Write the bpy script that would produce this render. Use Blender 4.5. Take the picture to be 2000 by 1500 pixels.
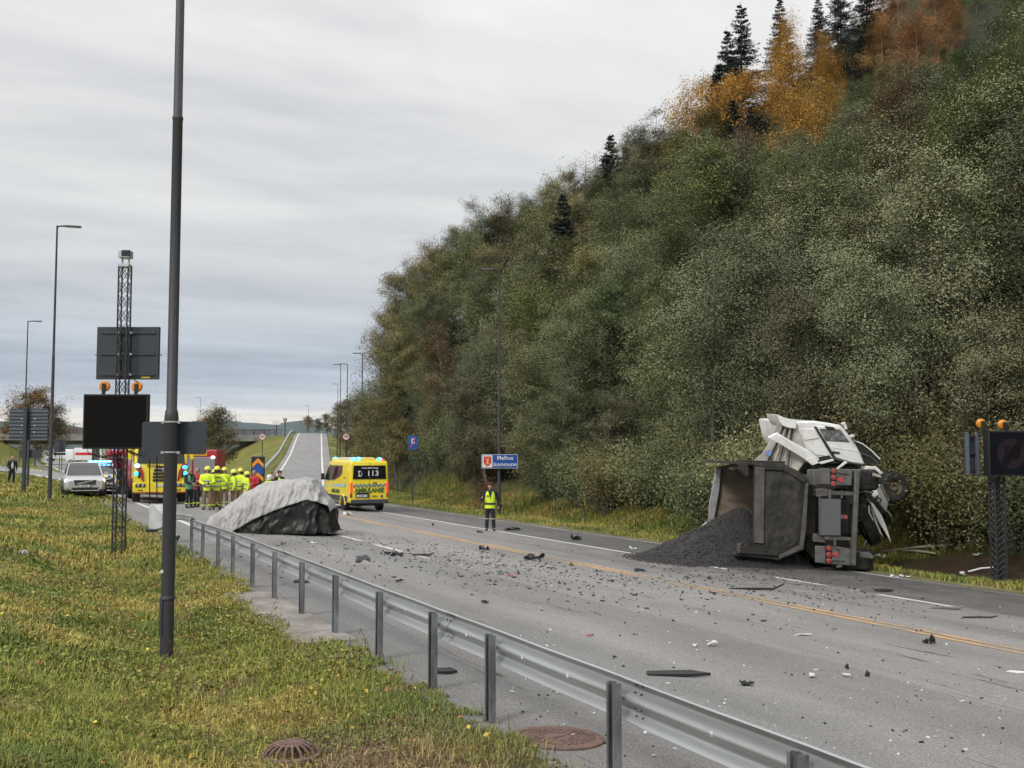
import bpy, bmesh, math, random
import numpy as np
from mathutils import Vector, Matrix, Quaternion, noise as mnoise

for o in list(bpy.data.objects): bpy.data.objects.remove(o, do_unlink=True)
SC = bpy.context.scene
COL = SC.collection
R = math.radians
random.seed(7); RNG = np.random.default_rng(7)

# ------------------------------------------------------------------ camera
# world axes: +Y runs along the straight road, +X across it to the right, Z up (metres)
FPX = 2022.0                                   # focal length in photo pixels (2000 wide)
YAW = math.atan2(975, FPX); PITCH = math.atan2(130, FPX); CAMZ = 2.22
SY, CY = math.sin(YAW), math.cos(YAW); SP, CP = math.sin(PITCH), math.cos(PITCH)
cd = bpy.data.cameras.new('camera'); cam = bpy.data.objects.new('camera', cd); COL.objects.link(cam)
cam.location = (0, 0, CAMZ); cam.rotation_euler = (math.pi/2 + PITCH, 0, -YAW)
cd.sensor_width = 36; cd.lens = 36*FPX/2000; cd.clip_start = .1; cd.clip_end = 20000
SC.camera = cam

# ------------------------------------------------------------------ sky, sun, exposure
SUN_AZ, SUN_EL = R(-118), R(38)                # direction TO the sun, clockwise from +Y
W = bpy.data.worlds.new('World'); SC.world = W; W.use_nodes = True
nt = W.node_tree; nt.nodes.clear(); N = nt.nodes.new; LK = nt.links.new
def wmath(op, a, b=None):
    n = N('ShaderNodeMath'); n.operation = op
    for i, v in enumerate((a, b)):
        if v is None: continue
        if isinstance(v, (int, float)): n.inputs[i].default_value = v
        else: LK(v, n.inputs[i])
    return n.outputs[0]
def wramp(fac, stops):
    n = N('ShaderNodeValToRGB'); e = n.color_ramp.elements
    while len(e) < len(stops): e.new(0.5)
    for el, (p, c) in zip(e, stops): el.position = p; el.color = (*c, 1)
    LK(fac, n.inputs[0]); return n.outputs[0]
def wmix(fac, a, b, mode='MIX'):
    n = N('ShaderNodeMix'); n.data_type = 'RGBA'; n.blend_type = mode
    for i, v in ((0, fac), (6, a), (7, b)):
        if isinstance(v, (int, float)): n.inputs[i].default_value = v
        elif isinstance(v, tuple): n.inputs[i].default_value = (*v, 1)
        else: LK(v, n.inputs[i])
    return n.outputs[2]
sky = N('ShaderNodeTexSky'); sky.sky_type = 'NISHITA'; sky.sun_disc = False
sky.sun_elevation = SUN_EL; sky.sun_rotation = SUN_AZ; sky.air_density = 1.2; sky.dust_density = 1.5
tc = N('ShaderNodeTexCoord'); sp = N('ShaderNodeSeparateXYZ'); LK(tc.outputs['Generated'], sp.inputs[0])
zc = wmath('MAXIMUM', sp.outputs[2], 0.0)
den = wmath('ADD', zc, 0.07)
px_, py_ = wmath('DIVIDE', sp.outputs[0], den), wmath('DIVIDE', sp.outputs[1], den)
cv = N('ShaderNodeCombineXYZ'); LK(px_, cv.inputs[0]); LK(py_, cv.inputs[1])
mp = N('ShaderNodeMapping'); mp.inputs['Rotation'].default_value = (0, 0, YAW + .25); mp.inputs['Scale'].default_value = (.55, 1.25, 1)
LK(cv.outputs[0], mp.inputs[0])
def wnoise(scale, det, rough, dist, off):
    n = N('ShaderNodeTexNoise'); n.inputs['Scale'].default_value = scale; n.inputs['Detail'].default_value = det
    n.inputs['Roughness'].default_value = rough; n.inputs['Distortion'].default_value = dist
    m = N('ShaderNodeMapping'); m.inputs['Location'].default_value = off; LK(mp.outputs[0], m.inputs[0]); LK(m.outputs[0], n.inputs['Vector'])
    return n.outputs[0]
n1 = wnoise(.55, 4, .52, .25, (3.1, 1.7, 0)); n2 = wnoise(1.9, 5, .58, .5, (0.3, 5.2, 0))
nn = wmath('ADD', wmath('MULTIPLY', n1, .62), wmath('MULTIPLY', n2, .38))
# luminance of the cloud deck by elevation: pale clear strip at the horizon, grey-blue shelf above it, bright veil overhead
deck = wramp(zc, [(0.0, (.86, .80, .70)), (.030, (.84, .79, .71)), (.043, (.62, .645, .68)), (.065, (.44, .495, .57)), (.10, (.47, .515, .575)),
                  (.155, (.54, .56, .59)), (.22, (.62, .63, .64)), (.33, (.70, .70, .70)), (.45, (.76, .76, .755)), (1.0, (1.5, 1.5, 1.49))])
shade = wramp(nn, [(.30, (.66, .675, .71)), (.44, (.88, .885, .90)), (.54, (1.02, 1.02, 1.01)), (.70, (1.22, 1.21, 1.19))])
cl = wmix(1.0, deck, shade, 'MULTIPLY')
bk1 = N('ShaderNodeBackground'); LK(sky.outputs[0], bk1.inputs[0]); bk1.inputs[1].default_value = .10
bk2 = N('ShaderNodeBackground'); LK(cl, bk2.inputs[0]); bk2.inputs[1].default_value = 1.0
cover = wramp(nn, [(.25, (.84, .84, .84)), (.5, (.97, .97, .97))])
ms = N('ShaderNodeMixShader'); LK(cover, ms.inputs[0]); LK(bk1.outputs[0], ms.inputs[1]); LK(bk2.outputs[0], ms.inputs[2])
W.cycles.sampling_method = 'NONE'
wo = N('ShaderNodeOutputWorld'); LK(ms.outputs[0], wo.inputs[0])

sd = bpy.data.lights.new('sun', 'SUN'); sd.energy = 1.5; sd.angle = R(14); sd.color = (1, .965, .91)
sun = bpy.data.objects.new('sun', sd); COL.objects.link(sun)
_sv = Vector((math.sin(SUN_AZ)*math.cos(SUN_EL), math.cos(SUN_AZ)*math.cos(SUN_EL), math.sin(SUN_EL)))
sun.rotation_euler = _sv.to_track_quat('Z', 'Y').to_euler(); sun.location = _sv*60
SC.view_settings.view_transform = 'Standard'; SC.view_settings.look = 'None'
SC.view_settings.gamma = 1; SC.view_settings.use_curve_mapping = False; SC.view_settings.exposure = 0.25
SC.render.engine = 'CYCLES'
SC.cycles.use_adaptive_sampling = True; SC.cycles.adaptive_threshold = .021; SC.cycles.adaptive_min_samples = 24
SC.cycles.max_bounces = 4; SC.cycles.diffuse_bounces = 2; SC.cycles.glossy_bounces = 2; SC.cycles.transparent_max_bounces = 4

# ------------------------------------------------------------------ placement helpers
FWD = Vector((SY, CY, 0)); RGT = Vector((CY, -SY, 0)); UP = Vector((0, 0, 1)); CAM = Vector((0, 0, CAMZ))
def ray(px, py):
    cx, cy = (px-1000)/FPX, (750-py)/FPX
    return RGT*cx + FWD*(CP - SP*cy) + UP*(SP + CP*cy)
def at(px, py, D):                              # point seen at a photo pixel, D metres ahead
    d = ray(px, py); return CAM + d*(D/d.dot(FWD))
def on_road(px, py):                            # where the sight line meets the cross-sloped road plane z = -.048 x
    d = ray(px, py); t = -(CAMZ)/(d.z + .048*d.x); return CAM + d*t

# ------------------------------------------------------------------ object helpers
def srgb(r, g, b):
    return tuple(((v/255)/12.92 if v/255 <= .04045 else ((v/255+.055)/1.055)**2.4) for v in (r, g, b))
def tag(o, label=None, cat=None, group=None, kind=None):
    for k, v in (('label', label), ('category', cat), ('group', group), ('kind', kind)):
        if v: o[k] = v
    return o
def thing(name, label, cat, loc=(0, 0, 0), rot=0, group=None):
    o = bpy.data.objects.new(name, None); COL.objects.link(o); o.location = loc
    o.rotation_euler = rot if isinstance(rot, (tuple, list)) else (0, 0, rot)
    o.empty_display_size = .2
    return tag(o, label, cat, group)
def root_of(o):
    while o.parent: o = o.parent
    return o
def link(name, me, mat, parent=None, **kw):
    o = bpy.data.objects.new(name, me); COL.objects.link(o)
    if mat is not None and not me.materials: me.materials.append(mat)
    if parent is not None: o.parent = parent
    return tag(o, **kw)
def copy_tree(o, parent=None):
    c = o.copy(); COL.objects.link(c); c.parent = parent
    for ch in KIDS.get(o.name, list(o.children)): copy_tree(ch, c)
    return c
KIDS = {}

class MB:
    """collects shapes, then becomes ONE mesh object"""
    def __init__(s): s.v = []; s.f = []
    def add(s, vs, fs):
        b = len(s.v); s.v += [tuple(p) for p in vs]; s.f += [tuple(i+b for i in f) for f in fs]; return s
    def box(s, c, d, M=None):
        c = Vector(c); hx, hy, hz = d[0]/2, d[1]/2, d[2]/2
        ps = [Vector((x, y, z)) for x in (-hx, hx) for y in (-hy, hy) for z in (-hz, hz)]
        if M is not None: ps = [M @ p for p in ps]
        return s.add([c+p for p in ps], [(0,1,3,2), (4,6,7,5), (0,4,5,1), (2,3,7,6), (0,2,6,4), (1,5,7,3)])
    def prism(s, pts, vec):
        pts = [Vector(p) for p in pts]; vec = Vector(vec); n = len(pts)
        return s.add(pts+[p+vec for p in pts], [tuple(range(n)), tuple(range(2*n-1, n-1, -1))]+[((i+1) % n, i, n+i, n+(i+1) % n) for i in range(n)])
    def loft(s, rings, cap=True, close=True):
        n = len(rings[0]); fs = []
        for k in range(len(rings)-1):
            for i in range(n if close else n-1):
                j = (i+1) % n; fs.append((k*n+i, k*n+j, (k+1)*n+j, (k+1)*n+i))
        if cap: fs += [tuple(range(n-1, -1, -1)), tuple((len(rings)-1)*n+i for i in range(n))]
        return s.add([p for r in rings for p in r], fs)
    def path(s, pts, rad, n=8, cap=True):
        pts = [Vector(p) for p in pts]; m = len(pts)
        if isinstance(rad, (int, float)): rad = [rad]*m
        rings = []; up0 = None
        for i in range(m):
            d = (pts[min(i+1, m-1)]-pts[max(i-1, 0)]).normalized()
            if up0 is None: up0 = Vector((0, 0, 1)) if abs(d.z) < .9 else Vector((1, 0, 0))
            a = (up0 - d*up0.dot(d)).normalized(); b = d.cross(a); up0 = a
            rings.append([pts[i]+(a*math.cos(t)+b*math.sin(t))*rad[i] for t in (2*math.pi*k/n for k in range(n))])
        return s.loft(rings, cap)
    def tube(s, p0, p1, r0, r1=None, n=8): return s.path([p0, p1], [r0, r0 if r1 is None else r1], n)
    def lathe(s, prof, n=20, M=None, cap=True):     # profile of (radius, height) about local Z
        M = M or Matrix()
        return s.loft([[M @ Vector((r*math.cos(t), r*math.sin(t), h)) for t in (2*math.pi*k/n for k in range(n))] for r, h in prof], cap)
    def ball(s, c, r, n=10, m=7, M=None):
        c = Vector(c); r = (r, r, r) if isinstance(r, (int, float)) else r; rings = []
        for j in range(m+1):
            a = -math.pi/2 + math.pi*(j*.98+.01*m)/m
            rings.append([c + (M or Matrix.Identity(3)) @ Vector((r[0]*math.cos(a)*math.cos(t), r[1]*math.cos(a)*math.sin(t), r[2]*math.sin(a))) for t in (2*math.pi*k/n for k in range(n))])
        return s.loft(rings)
    def mesh(s, name, sharp=35, world_root=None):
        v = s.v
        if world_root is not None:
            Mi = Matrix.LocRotScale(world_root.location, world_root.rotation_euler, world_root.scale).inverted(); v = [tuple(Mi @ Vector(p)) for p in v]
        me = bpy.data.meshes.new(name); me.from_pydata(v, [], s.f); me.validate(); me.update()
        bm = bmesh.new(); bm.from_mesh(me); bmesh.ops.recalc_face_normals(bm, faces=bm.faces); bm.to_mesh(me); bm.free()
        if sharp: 
            me.polygons.foreach_set('use_smooth', [True]*len(me.polygons)); me.set_sharp_from_angle(angle=R(sharp))
        return me
    def build(s, name, mat, parent=None, world=False, sharp=35, bevel=0, **kw):
        me = s.mesh(name, sharp, root_of(parent) if (world and parent is not None) else None)
        o = link(name, me, mat, parent, **kw)
        if bevel:
            b = o.modifiers.new('bevel', 'BEVEL'); b.width = bevel; b.segments = 2; b.limit_method = 'ANGLE'; b.angle_limit = R(30)
        return o

def np_mesh(name, v, f, cols=None, smooth=False):
    me = bpy.data.meshes.new(name); v = np.asarray(v, np.float32); f = np.asarray(f, np.int32); k = f.shape[1]
    me.vertices.add(len(v)); me.vertices.foreach_set('co', v.ravel())
    me.loops.add(f.size); me.loops.foreach_set('vertex_index', f.ravel())
    me.polygons.add(len(f)); me.polygons.foreach_set('loop_start', np.arange(0, f.size, k, dtype=np.int32))
    me.polygons.foreach_set('loop_total', np.full(len(f), k, np.int32))
    if smooth: me.polygons.foreach_set('use_smooth', np.ones(len(f), bool))
    me.update(calc_edges=True)
    if cols is not None:
        a = me.color_attributes.new('tint', 'FLOAT_COLOR', 'POINT'); c = np.ones((len(v), 4), np.float32); c[:, :3] = cols; a.data.foreach_set('color', c.ravel())
    return me

def text_mesh(txt, size, M, depth=.003, align='CENTER', bold=0.0, xs=1.0):
    cu = bpy.data.curves.new('lettering', 'FONT'); cu.body = txt; cu.size = size; cu.extrude = depth; cu.align_x = align; cu.align_y = 'CENTER'; cu.offset = bold; cu.resolution_u = 3
    o = bpy.data.objects.new('lettering', cu); COL.objects.link(o); bpy.context.view_layer.update()
    me = bpy.data.meshes.new_from_object(o.evaluated_get(bpy.context.evaluated_depsgraph_get()))
    bpy.data.objects.remove(o, do_unlink=True); me.transform(M @ Matrix.Diagonal((xs, 1, 1, 1))); return me

# ------------------------------------------------------------------ materials
def mat(name, col, rough=.6, metal=0.0, var=.12, scale=6.0, bump=0.0, bscale=60.0, emit=None, es=0.0, dirt=None, dscale=2.0, damt=.5, alpha=1.0, coat=0.0, spec=.5, stretch=None, vcol=None):
    m = bpy.data.materials.new(name); m.use_nodes = True; t = m.node_tree; t.nodes.clear(); nn_, lk = t.nodes.new, t.links.new
    b = nn_('ShaderNodeBsdfPrincipled'); out = nn_('ShaderNodeOutputMaterial'); lk(b.outputs[0], out.inputs[0])
    b.inputs['Roughness'].default_value = rough; b.inputs['Metallic'].default_value = metal; b.inputs['Coat Weight'].default_value = coat
    b.inputs['Specular IOR Level'].default_value = spec
    tcn = nn_('ShaderNodeTexCoord'); src = tcn.outputs['Object']
    if stretch:
        mpn = nn_('ShaderNodeMapping'); mpn.inputs['Scale'].default_value = stretch; lk(src, mpn.inputs[0]); src = mpn.outputs[0]
    def noise(sc, det=5, rg=.6):
        n = nn_('ShaderNodeTexNoise'); n.inputs['Scale'].default_value = sc; n.inputs['Detail'].default_value = det; n.inputs['Roughness'].default_value = rg; lk(src, n.inputs['Vector']); return n.outputs[0]
    def mix(fac, a, c, mode='MIX'):
        n = nn_('ShaderNodeMix'); n.data_type = 'RGBA'; n.blend_type = mode
        for i, v in ((0, fac), (6, a), (7, c)):
            if isinstance(v, (int, float)): n.inputs[i].default_value = v
            elif isinstance(v, (tuple, list)): n.inputs[i].default_value = (*v[:3], 1)
            else: lk(v, n.inputs[i])
        return n.outputs[2]
    def ramp(fac, p0, p1, c0=(0, 0, 0), c1=(1, 1, 1)):
        n = nn_('ShaderNodeValToRGB'); e = n.color_ramp.elements; e[0].position, e[1].position = p0, p1; e[0].color = (*c0, 1); e[1].color = (*c1, 1); lk(fac, n.inputs[0]); return n.outputs[0]
    c = tuple(col)
    if var:
        c = ramp(noise(scale), .3, .7, [max(0, x*(1-var)) for x in col], [min(1, x*(1+var)) for x in col])
    if dirt:
        c = mix(ramp(noise(dscale, 7, .65), .5-.12*damt, .5+.32*(1-damt)+.08), c, dirt)
    if isinstance(c, tuple): b.inputs['Base Color'].default_value = (*c, 1)
    else: lk(c, b.inputs['Base Color'])
    if bump:
        bn = nn_('ShaderNodeBump'); bn.inputs['Strength'].default_value = bump; bn.inputs['Distance'].default_value = .02; lk(noise(bscale, 4), bn.inputs['Height']); lk(bn.outputs[0], b.inputs['Normal'])
    if emit: b.inputs['Emission Color'].default_value = (*emit, 1); b.inputs['Emission Strength'].default_value = es
    if alpha < 1: b.inputs['Alpha'].default_value = alpha
    return m
def sm01(a, b, x): t = np.clip((x-a)/(b-a), 0, 1); return t*t*(3-2*t)

# ================================================================== THE GROUND
def vnoise(x, y, seed=0):
    x = np.asarray(x, float); y = np.asarray(y, float); xi, yi = np.floor(x), np.floor(y); fx, fy = x-xi, y-yi
    fx = fx*fx*(3-2*fx); fy = fy*fy*(3-2*fy)
    def h(a, b):
        n = (a.astype(np.int64)*374761393 + b.astype(np.int64)*668265263 + seed*974634777) & 0x7fffffff
        n = ((n ^ (n >> 13))*1274126177) & 0x7fffffff; return ((n ^ (n >> 16)) & 0xffff)/65535.0
    return (h(xi, yi)*(1-fx)+h(xi+1, yi)*fx)*(1-fy) + (h(xi, yi+1)*(1-fx)+h(xi+1, yi+1)*fx)*fy
def fbm(x, y, seed=0, oc=4):
    s = 0; a = .5; t = 0
    for k in range(oc): s = s + a*vnoise(x*2**k, y*2**k, seed+k*17); t += a; a *= .5
    return s/t

RAMP_K = .272                                   # the slip road swings right and climbs
def ramp_right(Y): return 20.0 + np.maximum(0, np.asarray(Y, float)-72)*RAMP_K
def ramp_z(Y): return np.interp(Y, [0, 72, 90, 104, 118, 135, 157, 190, 203, 215, 229, 240, 260, 320], [-.96, -.96, -.93, -.70, -.15, .55, 1.55, 3.9, 4.8, 5.5, 6.05, 6.2, 6.0, 2.0])
LEFT_PATH = np.array([(5.4, 40), (5.35, 52), (4.9, 64), (3.5, 80), (1.4, 104), (-1.8, 131), (-7, 165), (-15, 205), (-26, 250)], float)   # left edge of the side road
def left_edge(Y): return np.interp(Y, LEFT_PATH[:, 1], LEFT_PATH[:, 0])
def toe(Y): return 24.4 + np.clip(np.asarray(Y, float)-58, 0, 60)*.17
def hill_h(X, Y):
    d = X - toe(Y); cl = sm01(58, 86, Y)
    gentle = np.where(d < 4, .42*np.maximum(d, 0), 1.68+.80*(d-4))
    steep = np.interp(d, [0, 1, 2.6, 6, 16, 26, 40, 60], [0, 5, 12.5, 14.5, 19.5, 26, 38, 54])
    h = gentle*(1-cl) + steep*cl
    d2 = (94 + (X-31)*.22) - Y
    return np.where(d > 0, np.minimum(h, np.maximum(0, d2)*3.2), 0)
def gz(X, Y, dip=True):
    X = np.asarray(X, float); Y = np.asarray(Y, float)
    z = -.048*np.clip(X, 3.8, 20.2)
    d = np.maximum(0, 3.8-X); near = 1-sm01(24, 46, Y)
    z = z + near*(-.10*np.exp(-((d-1.9)/.8)**2) + .62*sm01(1.9, 5.6, d) + .05*np.maximum(0, d-5.6)) + (1-near)*.02*np.minimum(d, 12)
    z = z + .22*sm01(42, 52, Y)*(1-sm01(2, 6.5, X))*(1-sm01(90, 140, Y)*.5)
    z = z + np.where(d > .15, (fbm(X*1.3, Y*1.3, 3)-.5)*.16*np.clip(d, 0, 1), 0)
    # verge and hillside on the right
    e = np.maximum(0, X-20.4)
    z = z - .16*np.exp(-((e-2.2)/1.1)**2)*(X < toe(Y)+2)*(Y < 90)*np.clip(e*2, 0, 1)
    hh = hill_h(X, Y); z = z + hh + np.where(hh > .3, (fbm(X*.35, Y*.35, 9)-.5)*1.2*np.clip(hh/3, 0, 1), 0)
    z = z + (fbm(X*.9, Y*.9, 21)-.5)*.14*np.clip(e, 0, 1)
    # embankment of the slip road, and of the overpass
    c = ramp_right(Y)-2.2; dd = np.abs(X-c)*.965
    rz = ramp_z(Y); emb = np.where(Y > 80, rz-.08-.42*np.maximum(0, dd-3.9), -50)
    z = np.maximum(z, emb)
    ov = 5.15 - .36*np.maximum(0, np.abs(Y-209)-6)
    zl = ov - .55*np.maximum(0, X+4); zr = np.where(X > ramp_right(Y)-7.5, -50, ov - .55*np.maximum(0, 45-X))
    z = np.where(Y > 120, np.maximum(z, np.where(X < 20, zl, zr)), z)
    if dip:
        m = sm01(4.1, 4.6, X)*(1-sm01(19.9, 20.3, X))*(Y < 74)
        m2 = sm01(0, .5, X-left_edge(Y)+.3)*(1-sm01(4.6, 5.0, X-left_edge(Y)))*(Y > 60)*(Y < 250)
        m3 = sm01(5.3, 5.7, X)*(1-sm01(12.9, 13.3, X))*(Y > 70)*(Y < 330)
        m4 = (1-sm01(3.2, 3.7, dd))*(Y > 74)*(Y < 330)
        z = z - .10*np.maximum(np.maximum(m, m2), np.maximum(m3, m4))
    return z
def g(x, y): return float(gz(np.array([x]), np.array([y]), False)[0])
def on_ground(px, py):                           # march the sight line on to the terrain
    d = ray(px, py).normalized(); t = np.arange(3, 260, .05)
    P = np.array(CAM)[None]+t[:, None]*np.array(d)[None]
    b = np.nonzero(P[:, 2] <= gz(P[:, 0], P[:, 1], False))[0]; i = b[0] if len(b) else len(t)-1
    return Vector(P[i])

def attr_mat(name, rough=.85, amt=.35, scale=9.0, bump=.6, bscale=40, spec=.2, trans=0.0, objvar=0.0, hue=0.0):
    m = bpy.data.materials.new(name); m.use_nodes = True; t = m.node_tree; nn_, lk = t.nodes.new, t.links.new
    b = t.nodes['Principled BSDF']; b.inputs['Roughness'].default_value = rough; b.inputs['Specular IOR Level'].default_value = spec
    a = nn_('ShaderNodeAttribute'); a.attribute_name = 'tint'; c = a.outputs['Color']
    if amt:
        tcn = nn_('ShaderNodeTexCoord'); n = nn_('ShaderNodeTexNoise'); n.inputs['Scale'].default_value = scale; n.inputs['Detail'].default_value = 8; n.inputs['Roughness'].default_value = .7; lk(tcn.outputs['Object'], n.inputs['Vector'])
        mr = nn_('ShaderNodeMapRange'); mr.inputs[1].default_value = .3; mr.inputs[2].default_value = .7; mr.inputs[3].default_value = 1-amt; mr.inputs[4].default_value = 1+amt; lk(n.outputs[0], mr.inputs[0])
        mx = nn_('ShaderNodeMix'); mx.data_type = 'RGBA'; mx.blend_type = 'MULTIPLY'; mx.inputs[0].default_value = 1; lk(c, mx.inputs[6]); lk(mr.outputs[0], mx.inputs[7]); c = mx.outputs[2]
    if objvar:
        oi = nn_('ShaderNodeObjectInfo'); hs = nn_('ShaderNodeHueSaturation'); mr2 = nn_('ShaderNodeMapRange'); mr2.inputs[3].default_value = 1-objvar; mr2.inputs[4].default_value = 1+objvar
        lk(oi.outputs['Random'], mr2.inputs[0]); lk(mr2.outputs[0], hs.inputs['Value'])
        wn = nn_('ShaderNodeTexWhiteNoise'); wn.noise_dimensions = '1D'; lk(oi.outputs['Random'], wn.inputs['W']); mr3 = nn_('ShaderNodeMapRange'); mr3.inputs[3].default_value = .5-hue; mr3.inputs[4].default_value = .5+hue*.55
        lk(wn.outputs[0], mr3.inputs[0]); lk(mr3.outputs[0], hs.inputs['Hue'])
        lk(c, hs.inputs['Color']); c = hs.outputs[0]
    lk(c, b.inputs['Base Color'])
    if bump:
        bn = nn_('ShaderNodeBump'); bn.inputs['Strength'].default_value = bump; bn.inputs['Distance'].default_value = .05
        n2 = nn_('ShaderNodeTexNoise'); n2.inputs['Scale'].default_value = bscale; n2.inputs['Detail'].default_value = 6
        lk(nn_('ShaderNodeTexCoord').outputs['Object'], n2.inputs['Vector']); lk(n2.outputs[0], bn.inputs['Height']); lk(bn.outputs[0], b.inputs['Normal'])
    if trans:
        tr = nn_('ShaderNodeBsdfTranslucent'); lk(c, tr.inputs[0]); ms_ = nn_('ShaderNodeMixShader'); ms_.inputs[0].default_value = trans
        lk(b.outputs[0], ms_.inputs[1]); lk(tr.outputs[0], ms_.inputs[2]); lk(ms_.outputs[0], t.nodes['Material Output'].inputs[0])
    return m

def lin(*c): return np.array(srgb(*c))
GRASS_A, GRASS_B, GRASS_C, GRASS_D = np.array((.205, .222, .052)), np.array((.335, .285, .085)), np.array((.115, .165, .036)), np.array((.24, .185, .09))
def grass_tint(X, Y):                            # patches of fresh, yellowed, dark and dead grass
    a = fbm(X*.45, Y*.45, 41); b = fbm(X*.8+9, Y*.8, 55); c = fbm(X*2.2, Y*2.2, 77, 3)
    t = GRASS_A*np.ones((len(X), 3))
    w = sm01(.46, .62, a)[:, None]; t = t*(1-w)+GRASS_B*w
    w = (sm01(.52, .66, b)*.85)[:, None]; t = t*(1-w)+GRASS_C*w
    w = (sm01(.60, .74, c)*.65)[:, None]; t = t*(1-w)+GRASS_D*w
    w = (np.clip(np.exp(-(((X-2.6)/1.0)**2+((Y-7.3)/1.5)**2))*1.7*(fbm(X*2.4, Y*2.4, 15)+.2), 0, 1)*.9)[:, None]; t = t*(1-w)+np.array((.24, .165, .10))*w
    return t*np.array((1.17, 1.17, 1.04))
XS = np.concatenate([np.arange(-420, -40, 20), np.arange(-40, -8, 2), np.arange(-8, 5.2, .2), np.arange(5.2, 19.5, 1.2), np.arange(19.5, 33, .35), np.arange(33, 110, 1.8), np.arange(110, 2000, 90)])
YS = np.concatenate([np.arange(-60, 0, 4), np.arange(0, 42, .3), np.arange(42, 100, .9), np.arange(100, 270, 3), np.arange(270, 900, 45), np.arange(900, 9000, 600)])
GX, GY = np.meshgrid(XS, YS); gx, gy = GX.ravel(), GY.ravel()
tz = gz(gx, gy); nx, ny = len(XS), len(YS)
ii = (np.arange(ny-1)[:, None]*nx+np.arange(nx-1)[None]).ravel()
tint = grass_tint(gx, gy)*.62
hw = sm01(.2, 1.6, hill_h(gx, gy)); tint = tint*(1-hw[:, None]) + np.array((.030, .034, .016))*hw[:, None]
rockw = (sm01(64, 80, gy)*sm01(-.5, .6, gx-toe(gy))*(1-sm01(7, 9, gx-toe(gy)))*(gy < 100))[:, None]; tint = tint*(1-rockw)+np.array((.045, .045, .036))*rockw
# torn-up soil where the lorry left the road
sw = np.exp(-(((gx-23.6)/1.9)**2+((gy-20.4)/2.6)**2))*1.7*(fbm(gx*2, gy*2, 5)+.35)
sw = (np.clip(sw, 0, 1)*(gx > 20.7))[:, None]; tint = tint*(1-sw)+np.array((.045, .027, .018))*sw
bw = (np.clip(np.exp(-(((gx-2.6)/1.0)**2+((gy-7.3)/1.5)**2))*1.9*(fbm(gx*2.4, gy*2.4, 15)+.2), 0, 1))[:, None]; tint = tint*(1-bw)+np.array((.16, .115, .075))*bw
# trodden gravel shoulder beside the guardrail
gw = (sm01(3.35, 3.75, gx+.5*(fbm(gx*3, gy*3, 8)-.5))*(gx < 4.6))[:, None]; tint = tint*(1-gw)+np.array((.20, .19, .175))*gw
gw = (sm01(0, .25, gx-20.5)*(1-sm01(.5, 1.0, gx-20.4+.5*(fbm(gx*2, gy*2, 18)-.5)))*(gy < 70))[:, None]*.8; tint = tint*(1-gw)+np.array((.19, .17, .145))*gw
me = np_mesh('ground', np.stack([gx, gy, tz], 1), np.stack([ii, ii+1, ii+1+nx, ii+nx], 1), tint, True)
ground_mat = attr_mat('grassy soil', amt=.45, scale=5.5, bump=.8, bscale=26)
link('ground', me, ground_mat, kind='structure')

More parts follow.
